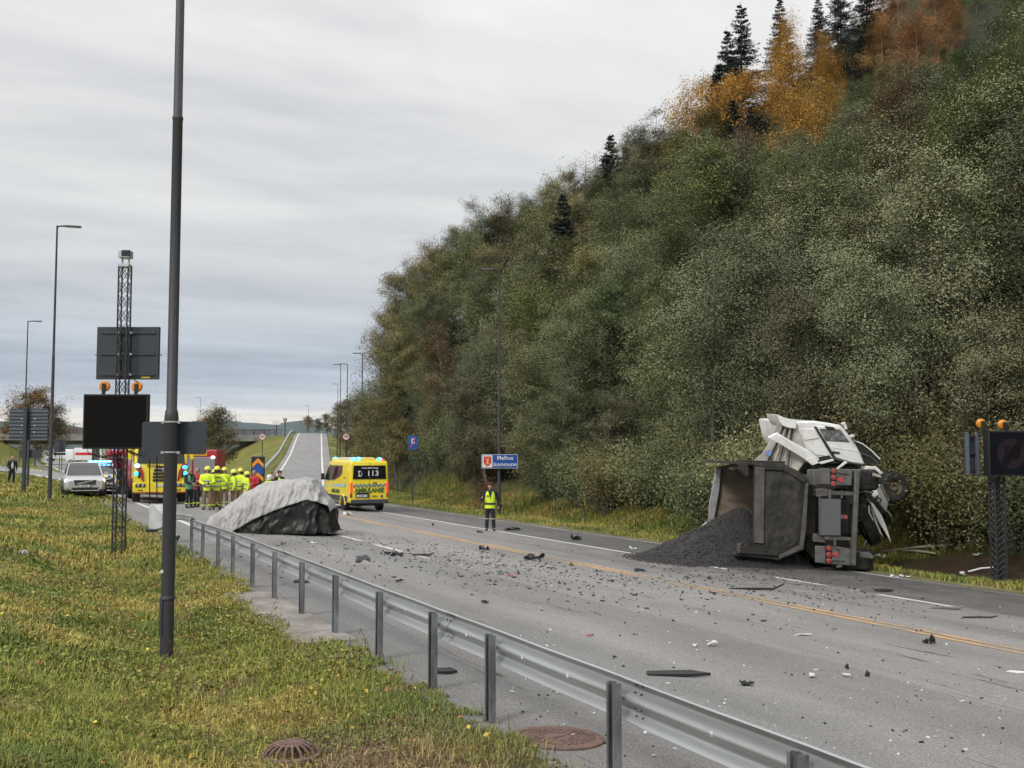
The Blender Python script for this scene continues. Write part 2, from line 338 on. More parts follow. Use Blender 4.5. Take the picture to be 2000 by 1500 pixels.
# ------------------------------------------------------------------ roads
def road_mat(name, base, bands=True, pink=.5):
    m = bpy.data.materials.new(name); m.use_nodes = True; t = m.node_tree; nn_, lk = t.nodes.new, t.links.new
    b = t.nodes['Principled BSDF']; b.inputs['Roughness'].default_value = .82; b.inputs['Specular IOR Level'].default_value = .35
    P = nn_('ShaderNodeNewGeometry').outputs['Position']
    def noise(sc, det=4, rg=.6, st=None, dist=0):
        v = P
        if st: q = nn_('ShaderNodeMapping'); q.inputs['Scale'].default_value = st; lk(P, q.inputs[0]); v = q.outputs[0]
        n = nn_('ShaderNodeTexNoise'); n.inputs['Scale'].default_value = sc; n.inputs['Detail'].default_value = det; n.inputs['Roughness'].default_value = rg; n.inputs['Distortion'].default_value = dist; lk(v, n.inputs['Vector']); return n.outputs[0]
    def rng(f, a, c, x, y):
        n = nn_('ShaderNodeMapRange'); lk(f, n.inputs[0])
        for i, v in enumerate((a, c, x, y)): n.inputs[i+1].default_value = v
        return n.outputs[0]
    def mul(c, f):
        n = nn_('ShaderNodeMix'); n.data_type = 'RGBA'; n.blend_type = 'MULTIPLY'; n.inputs[0].default_value = 1; lk(c, n.inputs[6]); lk(f, n.inputs[7]); return n.outputs[2]
    def mixc(f, c, d):
        n = nn_('ShaderNodeMix'); n.data_type = 'RGBA'; lk(f, n.inputs[0])
        for i, v in ((6, c), (7, d)):
            if isinstance(v, tuple): n.inputs[i].default_value = (*v, 1)
            else: lk(v, n.inputs[i])
        return n.outputs[2]
    def mth(op, a, c):
        n = nn_('ShaderNodeMath'); n.operation = op
        for i, v in enumerate((a, c)):
            if isinstance(v, (int, float)): n.inputs[i].default_value = v
            else: lk(v, n.inputs[i])
        return n.outputs[0]
    warm = tuple(x*k for x, k in zip(base, (1.10, .98, .93)))
    c = mixc(rng(noise(.35, 5, .6, (1, .16, 1)), .38, .64, 0, pink), base, warm)
    c = mul(c, rng(noise(.9, 6, .65, (1, .22, 1)), .25, .75, .80, 1.2))          # drawn-out blotches
    if bands:                                                                     # worn wheel tracks, lane joints
        sx = nn_('ShaderNodeSeparateXYZ'); lk(P, sx.inputs[0]); wob = mth('ADD', sx.outputs[0], rng(noise(.25, 3), 0, 1, -.22, .22))
        fx = rng(wob, 3, 21, 0, 1); r_ = nn_('ShaderNodeValToRGB'); lk(fx, r_.inputs[0]); e = r_.color_ramp.elements
        stops = [(3.6, 0.797), (5.0, 0.884), (5.7, 1.073), (6.6, 0.899), (7.4, 1.087), (8.3, 0.899), (9.3, 0.855), (9.42, 1.073), (10.4, 1.029), (11.2, 1.145), (12.2, 1.0), (13.2, 1.087), (14.2, 0.971), (14.6, 0.797), (14.9, 1.0), (16.4, 1.0), (16.62, 0.62), (18.2, 0.56), (20.4, 0.52)]
        while len(e) < len(stops): e.new(.5)
        for el, (x, v) in zip(e, stops): el.position = (x-3)/18; el.color = (v, v, v, 1)
        c = mul(c, r_.outputs[0])
        cr = noise(.9, 5, .7, (1, .045, 1), .4); line = mth('LESS_THAN', mth('ABSOLUTE', mth('SUBTRACT', cr, .47), 0), .0035)
        c = mixc(mth('MULTIPLY', line, rng(noise(.3, 2), .5, .6, 0, .75)), c, (.035, .034, .033))
        # oil and grit trodden out round the wreck
        sy_ = mth('MULTIPLY', mth('SUBTRACT', sx.outputs[1], 22.5), .085); sx_ = mth('MULTIPLY', mth('SUBTRACT', sx.outputs[0], 17.8), .21)
        dd_ = mth('ADD', mth('MULTIPLY', sy_, sy_), mth('MULTIPLY', sx_, sx_)); k = mth('MULTIPLY', rng(dd_, .15, 1.0, 1, 0), rng(noise(1.3, 6, .7), .38, .66, .12, .85))
        c = mixc(k, c, (.052, .047, .045))
    ag = mul(c, rng(noise(42, 3, .8), .25, .75, .38, 1.62)); ag = mul(ag, rng(noise(150, 2, .6), .28, .72, .55, 1.45))
    vo = nn_('ShaderNodeTexVoronoi'); vo.inputs['Scale'].default_value = 75; lk(P, vo.inputs['Vector']); sp_ = rng(vo.outputs['Distance'], .10, .22, 1, 0)
    wn = nn_('ShaderNodeTexWhiteNoise'); lk(vo.outputs['Position'], wn.inputs['Vector']); pick = mth('GREATER_THAN', wn.outputs[0], .80)
    ag = mixc(mth('MULTIPLY', mth('MULTIPLY', sp_, pick), .55), ag, (.52, .49, .44))
    lk(ag, b.inputs['Base Color'])
    bn = nn_('ShaderNodeBump'); bn.inputs['Strength'].default_value = .55; bn.inputs['Distance'].default_value = .012; lk(noise(95, 4, .7), bn.inputs['Height']); lk(bn.outputs[0], b.inputs['Normal'])
    return m
ASPH = road_mat('worn asphalt', (.236, .233, .226)); ASPH2 = road_mat('far asphalt', (.255, .252, .248), False, .25)

def strip(name, left, right, Ys, zoff, m, parent=None, zf=None, nxs=2, **kw):
    """a sheet between two edges given as functions of Y, lying on the surface zf"""
    Ys = np.asarray(Ys, float); l, r = left(Ys), right(Ys); k = np.linspace(0, 1, nxs)
    X = l[:, None]*(1-k)+r[:, None]*k; Y = np.repeat(Ys[:, None], nxs, 1); Z = (zf(X, Y) if zf else -.048*X)+zoff
    n = len(Ys); ii = (np.arange(n-1)[:, None]*nxs+np.arange(nxs-1)[None]).ravel()
    me = np_mesh(name, np.stack([X.ravel(), Y.ravel(), Z.ravel()], 1), np.stack([ii, ii+1, ii+1+nxs, ii+nxs], 1), None, True)
    return link(name, me, m, parent, **kw)
cst = lambda v: (lambda Y: np.full_like(np.asarray(Y, float), v))
edge_l = lambda Y: 3.75+.35*(fbm(np.asarray(Y, float)*.9, np.zeros_like(np.asarray(Y, float)), 31)-.5)
edge_r = lambda Y: 20.45+.25*(fbm(np.asarray(Y, float)*.9, np.ones_like(np.asarray(Y, float)), 37)-.5)
road = strip('road', edge_l, edge_r, np.arange(-25, 74.3, .5), .006, ASPH, nxs=8, kind='structure')
zl_f = lambda X, Y: gz(X.ravel(), Y.ravel(), False).reshape(X.shape)
under = strip('underpass_road', cst(5.0), cst(13.4), np.arange(73.6, 330, 2.0), .014, ASPH2, zf=lambda X, Y: -.048*np.clip(X, 3.8, 20), nxs=4, kind='structure')
side = strip('side_road', lambda Y: left_edge(Y)-.35, lambda Y: left_edge(Y)+4.7, np.arange(64, 248, 1.5), .035, ASPH2, zf=zl_f, nxs=9, kind='structure')
zr_f = lambda X, Y: ramp_z(Y)
slip = strip('slip_road', lambda Y: ramp_right(Y)-5.6-np.maximum(0, 3-(Y-74)*.12), lambda Y: ramp_right(Y)+1.2*np.clip((Y-70)/20, .3, 1), np.arange(73.0, 320, 1.5), .02, ASPH2, zf=zr_f, nxs=6, kind='structure')

def paint_mat(name, col, under_c, lo, hi):
    m = mat(name, col, .7, var=0); t = m.node_tree; nn_, lk = t.nodes.new, t.links.new; b = t.nodes['Principled BSDF']
    P = nn_('ShaderNodeNewGeometry').outputs['Position']; n = nn_('ShaderNodeTexNoise'); n.inputs['Scale'].default_value = 7; n.inputs['Detail'].default_value = 8; n.inputs['Roughness'].default_value = .75; lk(P, n.inputs['Vector'])
    n2 = nn_('ShaderNodeTexNoise'); n2.inputs['Scale'].default_value = .5; lk(P, n2.inputs['Vector'])
    ad = nn_('ShaderNodeMath'); ad.operation = 'ADD'; lk(n.outputs[0], ad.inputs[0]); lk(n2.outputs[0], ad.inputs[1])
    mr = nn_('ShaderNodeMapRange'); mr.inputs[1].default_value = lo; mr.inputs[2].default_value = hi; lk(ad.outputs[0], mr.inputs[0])
    mx = nn_('ShaderNodeMix'); mx.data_type = 'RGBA'; mx.inputs[6].default_value = (*col, 1); mx.inputs[7].default_value = (*under_c, 1); lk(mr.outputs[0], mx.inputs[0]); lk(mx.outputs[2], b.inputs['Base Color']); return m
WHITE_P = paint_mat('worn white road paint', (.66, .65, .62), (.24, .235, .225), 1.05, 1.25)
WHITE_T = paint_mat('thin white road paint', (.55, .54, .52), (.22, .215, .205), .90, 1.12)
YEL_P = paint_mat('worn yellow road paint', (.60, .35, .14), (.27, .225, .18), .90, 1.15)
def jag(x0, w, seed):
    return (lambda Y: x0-w/2+.018*(vnoise(np.asarray(Y)*3, np.zeros_like(Y)+seed, seed)-.5)), (lambda Y: x0+w/2+.018*(vnoise(np.asarray(Y)*3, np.zeros_like(Y)+seed+5, seed+9)-.5))
def line(x0, w, y0, y1, m, name='lane_marking', z=.011, seed=1):
    l, r = jag(x0, w, seed); return strip(name, l, r, np.arange(y0, y1+.01, min(.25, (y1-y0)/4)), z, m, road)
line(5.42, .17, 27, 74, WHITE_P, 'edge_line')
line(12.78, .13, -10, 74, YEL_P, 'centre_line', seed=5); line(13.05, .13, -10, 74, YEL_P, 'centre_line', seed=7)
line(16.4, .17, 21.4, 72, WHITE_P, 'lane_marking', seed=9)
for a, b in ((17.9, 19.8), (14.4, 16.4), (10.9, 12.8), (7.4, 9.3)): line(16.4, .14, a, b, WHITE_P, seed=int(a*3))
for a, b in ((29.6, 31.9), (26.1, 28.5), (24.0, 25.4), (33.2, 35.4), (37, 39), (41, 43)): line(9.35, .15, a, b, WHITE_T if a < 26 else WHITE_P, seed=int(a*5))
line(20.02, .14, -10, 74, WHITE_T, 'edge_line', seed=12)
line(9.35, .11, 44, 74, WHITE_P, seed=15)
def fline(par, f, w, y0, y1, zf, z, m=WHITE_P): return strip('edge_line', lambda Y: f(Y)-w/2, lambda Y: f(Y)+w/2, np.arange(y0, y1, 1.5), z, m, par, zf=zf)
WHITE_F = mat('white road paint', (.70, .69, .67), .7, var=.1)
fline(slip, lambda Y: ramp_right(Y), .22, 73.5, 300, zr_f, .03, WHITE_F); fline(slip, lambda Y: ramp_right(Y)-4.9-np.maximum(0, 1.2-(Y-76)*.03), .2, 77, 300, zr_f, .03, WHITE_F)
fline(side, lambda Y: left_edge(Y)+.05, .2, 66, 246, zl_f, .07, WHITE_F); fline(side, lambda Y: left_edge(Y)+4.3, .2, 78, 246, zl_f, .07, WHITE_F)
fline(under, cst(5.5), .18, 84, 320, lambda X, Y: -.048*np.clip(X, 3.8, 20), .02, WHITE_F); fline(under, cst(12.9), .18, 80, 320, lambda X, Y: -.048*np.clip(X, 3.8, 20), .02, WHITE_F)

# ------------------------------------------------------------------ overpass
STEEL_D = mat('dark grey painted steel', srgb(58, 59, 63), .5, .3, var=.08)
CONC = mat('weathered concrete', (.32, .31, .29), .85, dirt=(.16, .15, .14), dscale=1.2, bump=.3)
MAROON = mat('dark red painted railing', (.10, .030, .038), .6, var=.1)
DARKC = mat('shaded concrete soffit', (.12, .115, .11), .9, var=.15)  # shade under the deck put into a darker concrete colour
br = thing('overpass', 'low concrete overpass with dark red railing behind the emergency vehicles', 'bridge', (20, 209, 0))
dz = 5.2
MB().prism([(x, 203.6, z) for x, z in ((-12, dz), (48, dz), (48, dz-.75), (43.5, dz-1.15), (-2.5, dz-1.15), (-12, dz-.75))], (0, 10.8, 0)).build('deck', CONC, br, True)
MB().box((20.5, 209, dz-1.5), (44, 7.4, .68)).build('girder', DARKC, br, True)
for x in (4.3, 14.2, 27.5):
    MB().box((x, 209, (dz-1.85-.6)/2-.3), (1.0, 5.5, dz-1.85+.6)).build('pier', CONC, br, True)
for x in (-2.2, 44.6): MB().box((x, 209, 2.1), (1.6, 9.6, 4.1)).build('abutment', CONC, br, True)
for y in (203.9, 214.1):
    m_ = MB()
    for x in np.arange(-11.5, 48, 2.0): m_.box((x, y, dz+.58), (.10, .10, 1.15))
    m_.build('railing_post', MAROON, br, True, kind='stuff')
    for h in (.35, .62, .88, 1.16): MB().box((18, y+(-.07 if y < 209 else .07), dz+h), (60, .05, .09 if h > 1 else .06)).build('rail', MAROON, br, True)

# ------------------------------------------------------------------ far hills
HILLM = mat('wooded far hillside', (.055, .075, .055), .95, var=.35, scale=.02, bump=.5, bscale=.05)
def hills(name, cx, cy, n, spread, hgt, seed, dirv):
    XX, YY = np.meshgrid(np.linspace(-1, 1, 90), np.linspace(-1, 1, 22)); sx, sy = spread
    h = hgt*(1-YY**2)*np.clip(1-XX**2, 0, 1)**.7*(.62+.6*fbm(XX*2.2+seed, YY*1.2, seed, 3))
    c, s = math.cos(dirv), math.sin(dirv); A, B = XX*sx, YY*sy
    v = np.stack([(cx+A*c-B*s).ravel(), (cy+A*s+B*c).ravel(), (h-2).ravel()], 1); i = (np.arange(21)[:, None]*90+np.arange(89)[None]).ravel()
    link(name, np_mesh(name, v, np.stack([i, i+1, i+91, i+90], 1), None, True), HILLM, kind='structure')
p = at(520, 880, 4300); hills('hills', p.x, p.y, 0, (430, 500), 150, 3, -YAW)
p = at(330, 880, 5200); hills('hills', p.x, p.y, 0, (900, 600), 62, 8, -YAW)
p = at(-40, 880, 1700); hills('hills', p.x, p.y, 0, (260, 250), 62, 5, -YAW)
p = at(160, 880, 2300); hills('hills', p.x, p.y, 0, (330, 250), 58, 11, -YAW)

# ================================================================== TREES
def leaf_quads(P, size, aspect, nrm_bias, out=None, rng=RNG, droop=0.0):
    """diamond leaves (4 verts, slightly folded) at points P"""
    n = len(P); u = rng.normal(size=(n, 3)); u /= np.linalg.norm(u, axis=1)[:, None]
    nr = u*(1.0 if out is None else .8) + np.array((0, 0, nrm_bias)); 
    if out is not None: nr = nr + out*.35
    nr /= np.linalg.norm(nr, axis=1)[:, None]
    a = rng.normal(size=(n, 3)); a[:, 2] -= droop; a -= nr*(a*nr).sum(1)[:, None]; a /= np.linalg.norm(a, axis=1)[:, None]; b = np.cross(nr, a)
    s = (size*rng.uniform(.6, 1.25, n))[:, None]; w = s*aspect
    v = np.stack([P-a*s*.5, P+b*w*.5+nr*s*.10, P+a*s*.5, P-b*w*.5+nr*s*.10], 1).reshape(-1, 3)
    return v, np.arange(4*n).reshape(n, 4)
def broadleaf(seed, H, Rw, n, base=.22, leaf=.12, stems=2, droop=0.0, top=1.0, nclus=330, sig=.26, cols=None, rise=.75, bare=0.0):
    rng = np.random.default_rng(seed); wood = MB(); cl = []
    for s in range(stems):
        lean = rng.normal(0, .07, 2)+(rng.uniform(-.10, .10, 2) if stems > 1 else 0); hh = H*(1 if s == 0 else rng.uniform(.7, .95))
        off = rng.uniform(-.35, .35, 2)*(stems > 1); ts = np.linspace(0, 1, 8)
        wob = np.cumsum(rng.normal(0, .035*H/8, (8, 2)), 0)
        tr = np.stack([off[0]+lean[0]*hh*ts+wob[:, 0], off[1]+lean[1]*hh*ts+wob[:, 1], hh*ts], 1); tr[0, 2] = -.6
        r0 = .0085*hh+.02; wood.path(tr, list(r0*(1-ts*.9)), 6)
        for k in range(int(46/stems)):
            t = base+(1-base)*rng.random()**.8; p0 = np.array([np.interp(t, ts, tr[:, j]) for j in range(3)])
            prof = Rw*max(.16, math.sin(math.pi*min(1, (t-base)/(1-base)*.80+.18))**.75)*rng.uniform(.65, 1.15)*(1 if stems == 1 else .85)
            az = rng.uniform(0, 2*math.pi); el = rise*rng.uniform(.5, 1.3); d = np.array((math.cos(az), math.sin(az), el)); 
            q = [p0+d*prof*x+np.array((0, 0, -droop*prof*x*x*1.6)) for x in (0, .35, .7, 1)]
            wood.path(q, [r0*.34*(1-t*.6), r0*.24*(1-t*.6), r0*.15*(1-t*.5), .006], 4)
            for m_ in range(max(2, int(nclus/46))):
                x = rng.uniform(.25, 1.05); b_ = p0+d*prof*x+np.array((0, 0, -droop*prof*x*x*1.6)); c = b_+rng.normal(0, .16*Rw, 3)*np.array((1, 1, .8))
                c[2] -= droop*rng.random()*.9; cl.append(c)
                if rng.random() < .3: wood.path([b_, c], [.012, .005], 3)
    cl = np.array(cl); wgt = rng.uniform(.3, 1.6, len(cl)); wgt /= wgt.sum()
    idx = rng.choice(len(cl), n, p=wgt); sg = np.array((sig, sig, sig*(.7+droop*1.2)))
    P = cl[idx]+rng.normal(0, 1, (n, 3))*sg; P[:, 2] = np.maximum(P[:, 2], .15)
    ctr = np.array((0, 0, H*.55)); out = P-ctr; out /= np.linalg.norm(out, axis=1)[:, None]+1e-6
    v, f = leaf_quads(P, leaf, .62, .85, out, rng, droop*2)
    ct = rng.uniform(0, 1, len(cl))[idx]*.68+rng.random(n)*.32; A, B = np.array(cols[0]), np.array(cols[1]); C = A+(B-A)*ct[:, None]
    hi = rng.random(n) < .04; C[hi] = C[hi]*1.35
    return wood.mesh('trunk', 0), np_mesh('crown', v, f, np.repeat(C, 4, 0))
def spruce(seed, H, Rw):
    rng = np.random.default_rng(seed); wood = MB(); wood.path([(0, 0, -.6), (0.05, 0, H*.5), (0, .05, H)], [.014*H, .008*H, .01], 6); P = []; A = []
    z = H*.06
    while z < H*.985:
        t = z/H; L = Rw*(1-t)**.82*rng.uniform(.8, 1.12)+.12; nb = 10 if t < .8 else 7
        for k in range(nb):
            az = rng.uniform(0, 2*math.pi); l = L*rng.uniform(.72, 1.15); d = np.array((math.cos(az), math.sin(az), 0)); sag = .28*l*(1-t)+.05
            f = lambda x: np.array((0, 0, z))+d*l*x+np.array((0, 0, .22*l*x*t-sag*x+sag*1.0*x**3))
            wood.path([f(0), f(.5), f(1)], [.022, .014, .004], 3); m = int(14+l*34); xs = rng.uniform(.12, 1, m)
            for x in xs:
                side = rng.uniform(-1, 1)*.30*l*(1.05-x)**.6; sd = np.array((-d[1], d[0], 0)); P.append(f(x)+sd*side+np.array((0, 0, -abs(side)*.25-rng.random()*.16))); A.append(d*.8+sd*np.sign(side)*.7+np.array((0, 0, -.45)))
        z += H*.028*rng.uniform(.8, 1.25)
    P = np.array(P); A = np.array(A); n = len(P); A /= np.linalg.norm(A, axis=1)[:, None]; nr = np.array((0, 0, 1))+rng.normal(0, .5, (n, 3)); b = np.cross(A, nr); b /= np.linalg.norm(b, axis=1)[:, None]
    s = rng.uniform(.16, .34, n)[:, None]; v = np.stack([P-A*s*.5, P+b*s*.16, P+A*s*.6, P-b*s*.16], 1).reshape(-1, 3)
    C = np.array((.034, .046, .032))*rng.uniform(.6, 1.6, n)[:, None]
    return wood.mesh('trunk', 0), np_mesh('crown', v, np.arange(4*n).reshape(n, 4), np.repeat(C, 4, 0))

LEAF = attr_mat('leaves', .6, 0, bump=0, spec=.22, objvar=.34, hue=.03)
LEAF_Y = attr_mat('autumn leaves', .55, 0, bump=0, spec=.35, objvar=.18, hue=.012)
NEEDLE = attr_mat('spruce needles', .6, 0, bump=0, spec=.3, objvar=.25)
BARK = mat('grey alder bark', (.13, .12, .10), .85, var=.4, scale=5); BARK_D = mat('dark spruce bark', (.07, .055, .045), .9, var=.3)
BARK_B = mat('pale birch bark', (.15, .135, .12), .8, var=.5, scale=4, stretch=(1, 1, .3))
GREEN = ((0.109, 0.128, 0.063), (0.256, 0.283, 0.133)); GREY = ((0.111, 0.123, 0.066), (0.254, 0.266, 0.144)); OLIVE = ((0.134, 0.126, 0.050), (0.287, 0.254, 0.106)); BROWN = ((0.135, 0.105, 0.057), (0.284, 0.206, 0.110)); ORANGE = ((0.389, 0.205, 0.032), (0.708, 0.434, 0.090)); RUST = ((0.315, 0.168, 0.053), (0.529, 0.316, 0.119)); FRESH = ((0.101, 0.137, 0.047), (0.238, 0.296, 0.106)); BUSHC = ((0.072, 0.074, 0.029), (0.192, 0.176, 0.070))
TREE = {}
def reg(key, tm, bark, leafm): TREE[key] = (tm[0], tm[1]); tm[0].materials.append(bark); tm[1].materials.append(leafm)
for i in range(3): reg('alder%d' % i, broadleaf(100+i, 10.5, 2.8, 40000, .12, .097, 3, cols=GREEN, nclus=520, sig=.27), BARK, LEAF)
for i in range(2): reg('willow%d' % i, broadleaf(120+i, 9.5, 2.8, 40000, .08, .097, 3, cols=GREY, nclus=520, sig=.27), BARK, LEAF)
for i in range(2): reg('tall%d' % i, broadleaf(130+i, 10.5, 2.5, 30000, .24, .095, 4, cols=GREY, nclus=460, rise=1.0, sig=.29), BARK, LEAF)
for i in range(2): reg('olive%d' % i, broadleaf(140+i, 9.0, 2.6, 32000, .10, .098, 2, cols=OLIVE, nclus=400, sig=.26), BARK, LEAF)
reg('brown0', broadleaf(150, 9.5, 2.6, 22000, .14, .098, 2, cols=BROWN, nclus=360, sig=.3), BARK, LEAF); reg('fresh0', broadleaf(152, 11, 3.0, 36000, .14, .100, 2, cols=FRESH, nclus=420, sig=.26), BARK, LEAF)
reg('birch0', broadleaf(160, 14, 3.6, 36000, .10, .13, 2, .75, cols=ORANGE, nclus=620, sig=.28, rise=.9), BARK_B, LEAF_Y)
reg('birch1', broadleaf(161, 11, 3.2, 20000, .15, .13, 2, .55, cols=ORANGE, nclus=420, sig=.24, rise=1.0), BARK_B, LEAF_Y)
reg('rust0', broadleaf(162, 14, 4.2, 36000, .08, .13, 3, .4, cols=RUST, nclus=620, sig=.32), BARK_B, LEAF_Y)
reg('bare0', broadleaf(163, 9, 2.4, 3600, .25, .11, 3, .1, cols=BROWN, nclus=220, sig=.22), BARK, LEAF)
reg('spruce0', spruce(170, 17, 4.3), BARK_D, NEEDLE); reg('spruce1', spruce(171, 12, 3.2), BARK_D, NEEDLE)
reg('far0', broadleaf(180, 8.5, 3.4, 9000, .12, .22, 1, cols=((.10, .075, .02), (.30, .17, .04)), nclus=260, sig=.35), BARK, LEAF_Y)
reg('far1', broadleaf(181, 7.5, 2.5, 9000, .10, .19, 1, cols=((.055, .06, .02), (.17, .14, .045)), nclus=260, sig=.33), BARK, LEAF_Y)
def bush(seed, H, Rw, n, leaf, cols, sig=.2):
    rng = np.random.default_rng(seed); wood = MB(); cl = []
    for k in range(26):
        az = rng.uniform(0, 2*math.pi); l = rng.uniform(.55, 1.0); e = np.array((math.cos(az)*Rw*rng.random()**.5, math.sin(az)*Rw*rng.random()**.5, H*l)); m = e*np.array((.45, .45, .6))
        wood.path([(0, 0, -.3), m, e], [.02, .013, .004], 3)
        for q in range(9): t = rng.uniform(.25, 1.05); cl.append((m*t/.5 if t < .5 else m+(e-m)*(t-.5)/.5)+rng.normal(0, .13*Rw, 3))
    cl = np.array(cl); idx = rng.integers(0, len(cl), n); P = cl[idx]+rng.normal(0, sig, (n, 3)); P[:, 2] = np.abs(P[:, 2])
    v, f = leaf_quads(P, leaf, .6, .6, None, rng, .3); ct = rng.uniform(0, 1, len(cl))[idx]*.5+rng.random(n)*.5; A, B = np.array(cols[0]), np.array(cols[1]); C = A+(B-A)*ct[:, None]
    return wood.mesh('stem', 0), np_mesh('foliage', v, f, np.repeat(C, 4, 0))
BUSH = {}
for k, a in (('b0', (200, 2.2, 1.5, 9500, .078, GREEN)), ('b1', (201, 1.9, 1.4, 11000, .068, BUSHC)), ('b2', (202, 2.6, 1.5, 10000, .072, OLIVE)), ('b3', (203, 1.4, 1.2, 4500, .07, ((.075, .05, .025), (.19, .135, .065))))):
    BUSH[k] = bush(*a); BUSH[k][0].materials.append(BARK); BUSH[k][1].materials.append(LEAF)
NT = [0]
def plant_tree(key, x, y, label, group, sc=1.0, rz=None, z=None, name='tree', cat='tree', lean=(0, 0), sz=1.0):
    src = TREE.get(key) or BUSH[key]; t = thing(name, label, cat, (x, y, (g(x, y) if z is None else z)), (lean[0], lean[1], random.uniform(0, 6.28) if rz is None else rz), group); t.scale = (sc, sc, sc*sz)
    a, b = ('trunk', 'crown') if key in TREE else ('stem', 'foliage')
    link(a, src[0], None, t); link(b, src[1], None, t); NT[0] += 1; return t
def crown_at(key, px, ptop, D, pbot=None, label='', group=None, H0=10., sz=1.0, **kw):
    """plants a tree so that its tip is seen at (px, ptop) from D metres"""
    p = at(px, ptop, D); z = g(p.x, p.y); return plant_tree(key, p.x, p.y, label, group, max(.35, (p.z-z)/H0), z=z, **kw)

# the wooded slope
def proj(p):
    q = Vector(p)-CAM; D = q.dot(FWD); L = q.dot(RGT); zc_ = D*CP+q.z*SP; return 1000+FPX*L/zc_, 750-FPX*(q.z*CP-D*SP)/zc_
SKY_X = [690, 716, 735, 790, 860, 960, 1100, 1200, 1300, 1370, 1420, 1500, 1600, 1640, 1660, 1700, 1880, 1960, 2060, 2300]
SKY_Y = [760, 660, 590, 505, 440, 398, 350, 305, 262, 262, 262, 262, 262, 230, 170, 120, 110, -30, -100, -300]
GRP = 'leafy trees packed on the slope'
LAB = {'alder': 'dark green alder in the dense wood covering the slope', 'willow': 'grey-green sallow in the dense wood covering the slope', 'tall': 'thin bare-stemmed young alder low on the wooded slope',
       'olive': 'yellowing olive tree among the green trees on the slope', 'brown': 'brownish half-leafless tree among the green slope trees', 'fresh': 'fresh bright green tree among the darker slope trees'}
rs = random.Random(5); cnt = 0
yy = 4.0
while yy < 99:
    d = 2.5
    while d < 66:
        x = float(toe(yy))+d+rs.uniform(-1.2, 1.2); y = yy+rs.uniform(-1.3, 1.3)
        step = 3.5 if d < 14 else 4.6 if d < 30 else 5.8
        d += step*rs.uniform(.9, 1.1)
        if y < .74*x-9 or y > 92+(x-31)*.22: continue
        r = rs.random(); far = y > 60; dd = x-float(toe(y))
        if dd < 9 and y < 40: k = rs.choice(['tall0', 'tall1', 'tall0', 'tall1', 'willow1', 'alder0'])
        elif far: k = rs.choice(['alder0', 'alder1', 'olive0', 'olive1', 'olive0', 'willow0', 'brown0', 'alder2'])
        elif r < .42: k = 'alder%d' % rs.randrange(3)
        elif r < .68: k = 'willow%d' % rs.randrange(2)
        elif r < .80: k = 'olive%d' % rs.randrange(2)
        elif r < .86: k = 'brown0'
        else: k = 'fresh0'
        sc = rs.uniform(.82, 1.12)*(.74 if dd < 4 else .9 if dd < 9 else 1.04)*(1.12 if dd > 30 else 1)
        if k.startswith('tall'): sc = rs.uniform(.75, 1.0)
        H0 = {'alder': 10.5, 'willow': 9.5, 'tall': 10.5, 'olive': 9, 'brown': 9.5, 'fresh': 11}[k[:-1]]+.5
        gz0 = g(x, y)
        for _ in range(12):                       # grow only as tall as the wood is there
            a_ = [proj((x+o, y, gz0+H0*sc*f_)) for o, f_ in ((-.5, 1), (-2.4*sc, .72), (1.8*sc, .72))]
            if all(v > np.interp(u, SKY_X, SKY_Y) for u, v in a_): break
            sc *= .9
        if sc < .38: continue
        ln = (0, -R(rs.uniform(5, 15))) if dd < 12 else (0, -R(rs.uniform(0, 6)))
        t = plant_tree(k, x, y, LAB[k[:-1]], GRP+': '+k[:-1], sc, lean=ln, sz=rs.uniform(.92, 1.12), rz=0.0 if k.startswith('tall') and rs.random() < .3 else None)
        cnt += 1
    yy += 3.6 if yy < 60 else 3.7
print('slope trees', cnt)
# conifers and autumn birches breaking the skyline
for px, pt, D, k, lab in ((1447, 2, 99, 'spruce0', 'tallest dark spruce at the left of the skyline conifers'), (1420, 52, 95, 'spruce0', 'shorter dark spruce leaning on the tallest skyline spruce'), (1522, -8, 104, 'spruce0', 'dark spruce standing alone right of the tallest skyline spruces'),
                          (1402, 120, 90, 'spruce1', 'small dark spruce at the left foot of the skyline conifers'), (1597, -12, 104, 'spruce0', 'slim spruce behind the brown bare crown on the skyline'), (1640, -60, 100, 'spruce0', 'broad dark spruce cut by the top edge, left one'), (1690, -70, 92, 'spruce0', 'broad dark spruce cut by the top edge beside the rust-coloured tree'),
                          (1193, 258, 92, 'spruce1', 'small spruce tip on the skyline above the mid slope'), (1222, 282, 88, 'spruce1', 'narrow dark spruce just right of the small spruce tip'), (1100, 372, 80, 'spruce1', 'dark spruce poking out of the slope trees below the skyline'), (1432, 190, 84, 'spruce1', 'dark spruce between the orange birches')):
    crown_at(k, px, pt, D, label=lab, H0=17 if k == 'spruce0' else 12, name='spruce_tree', group='spruces on the slope')
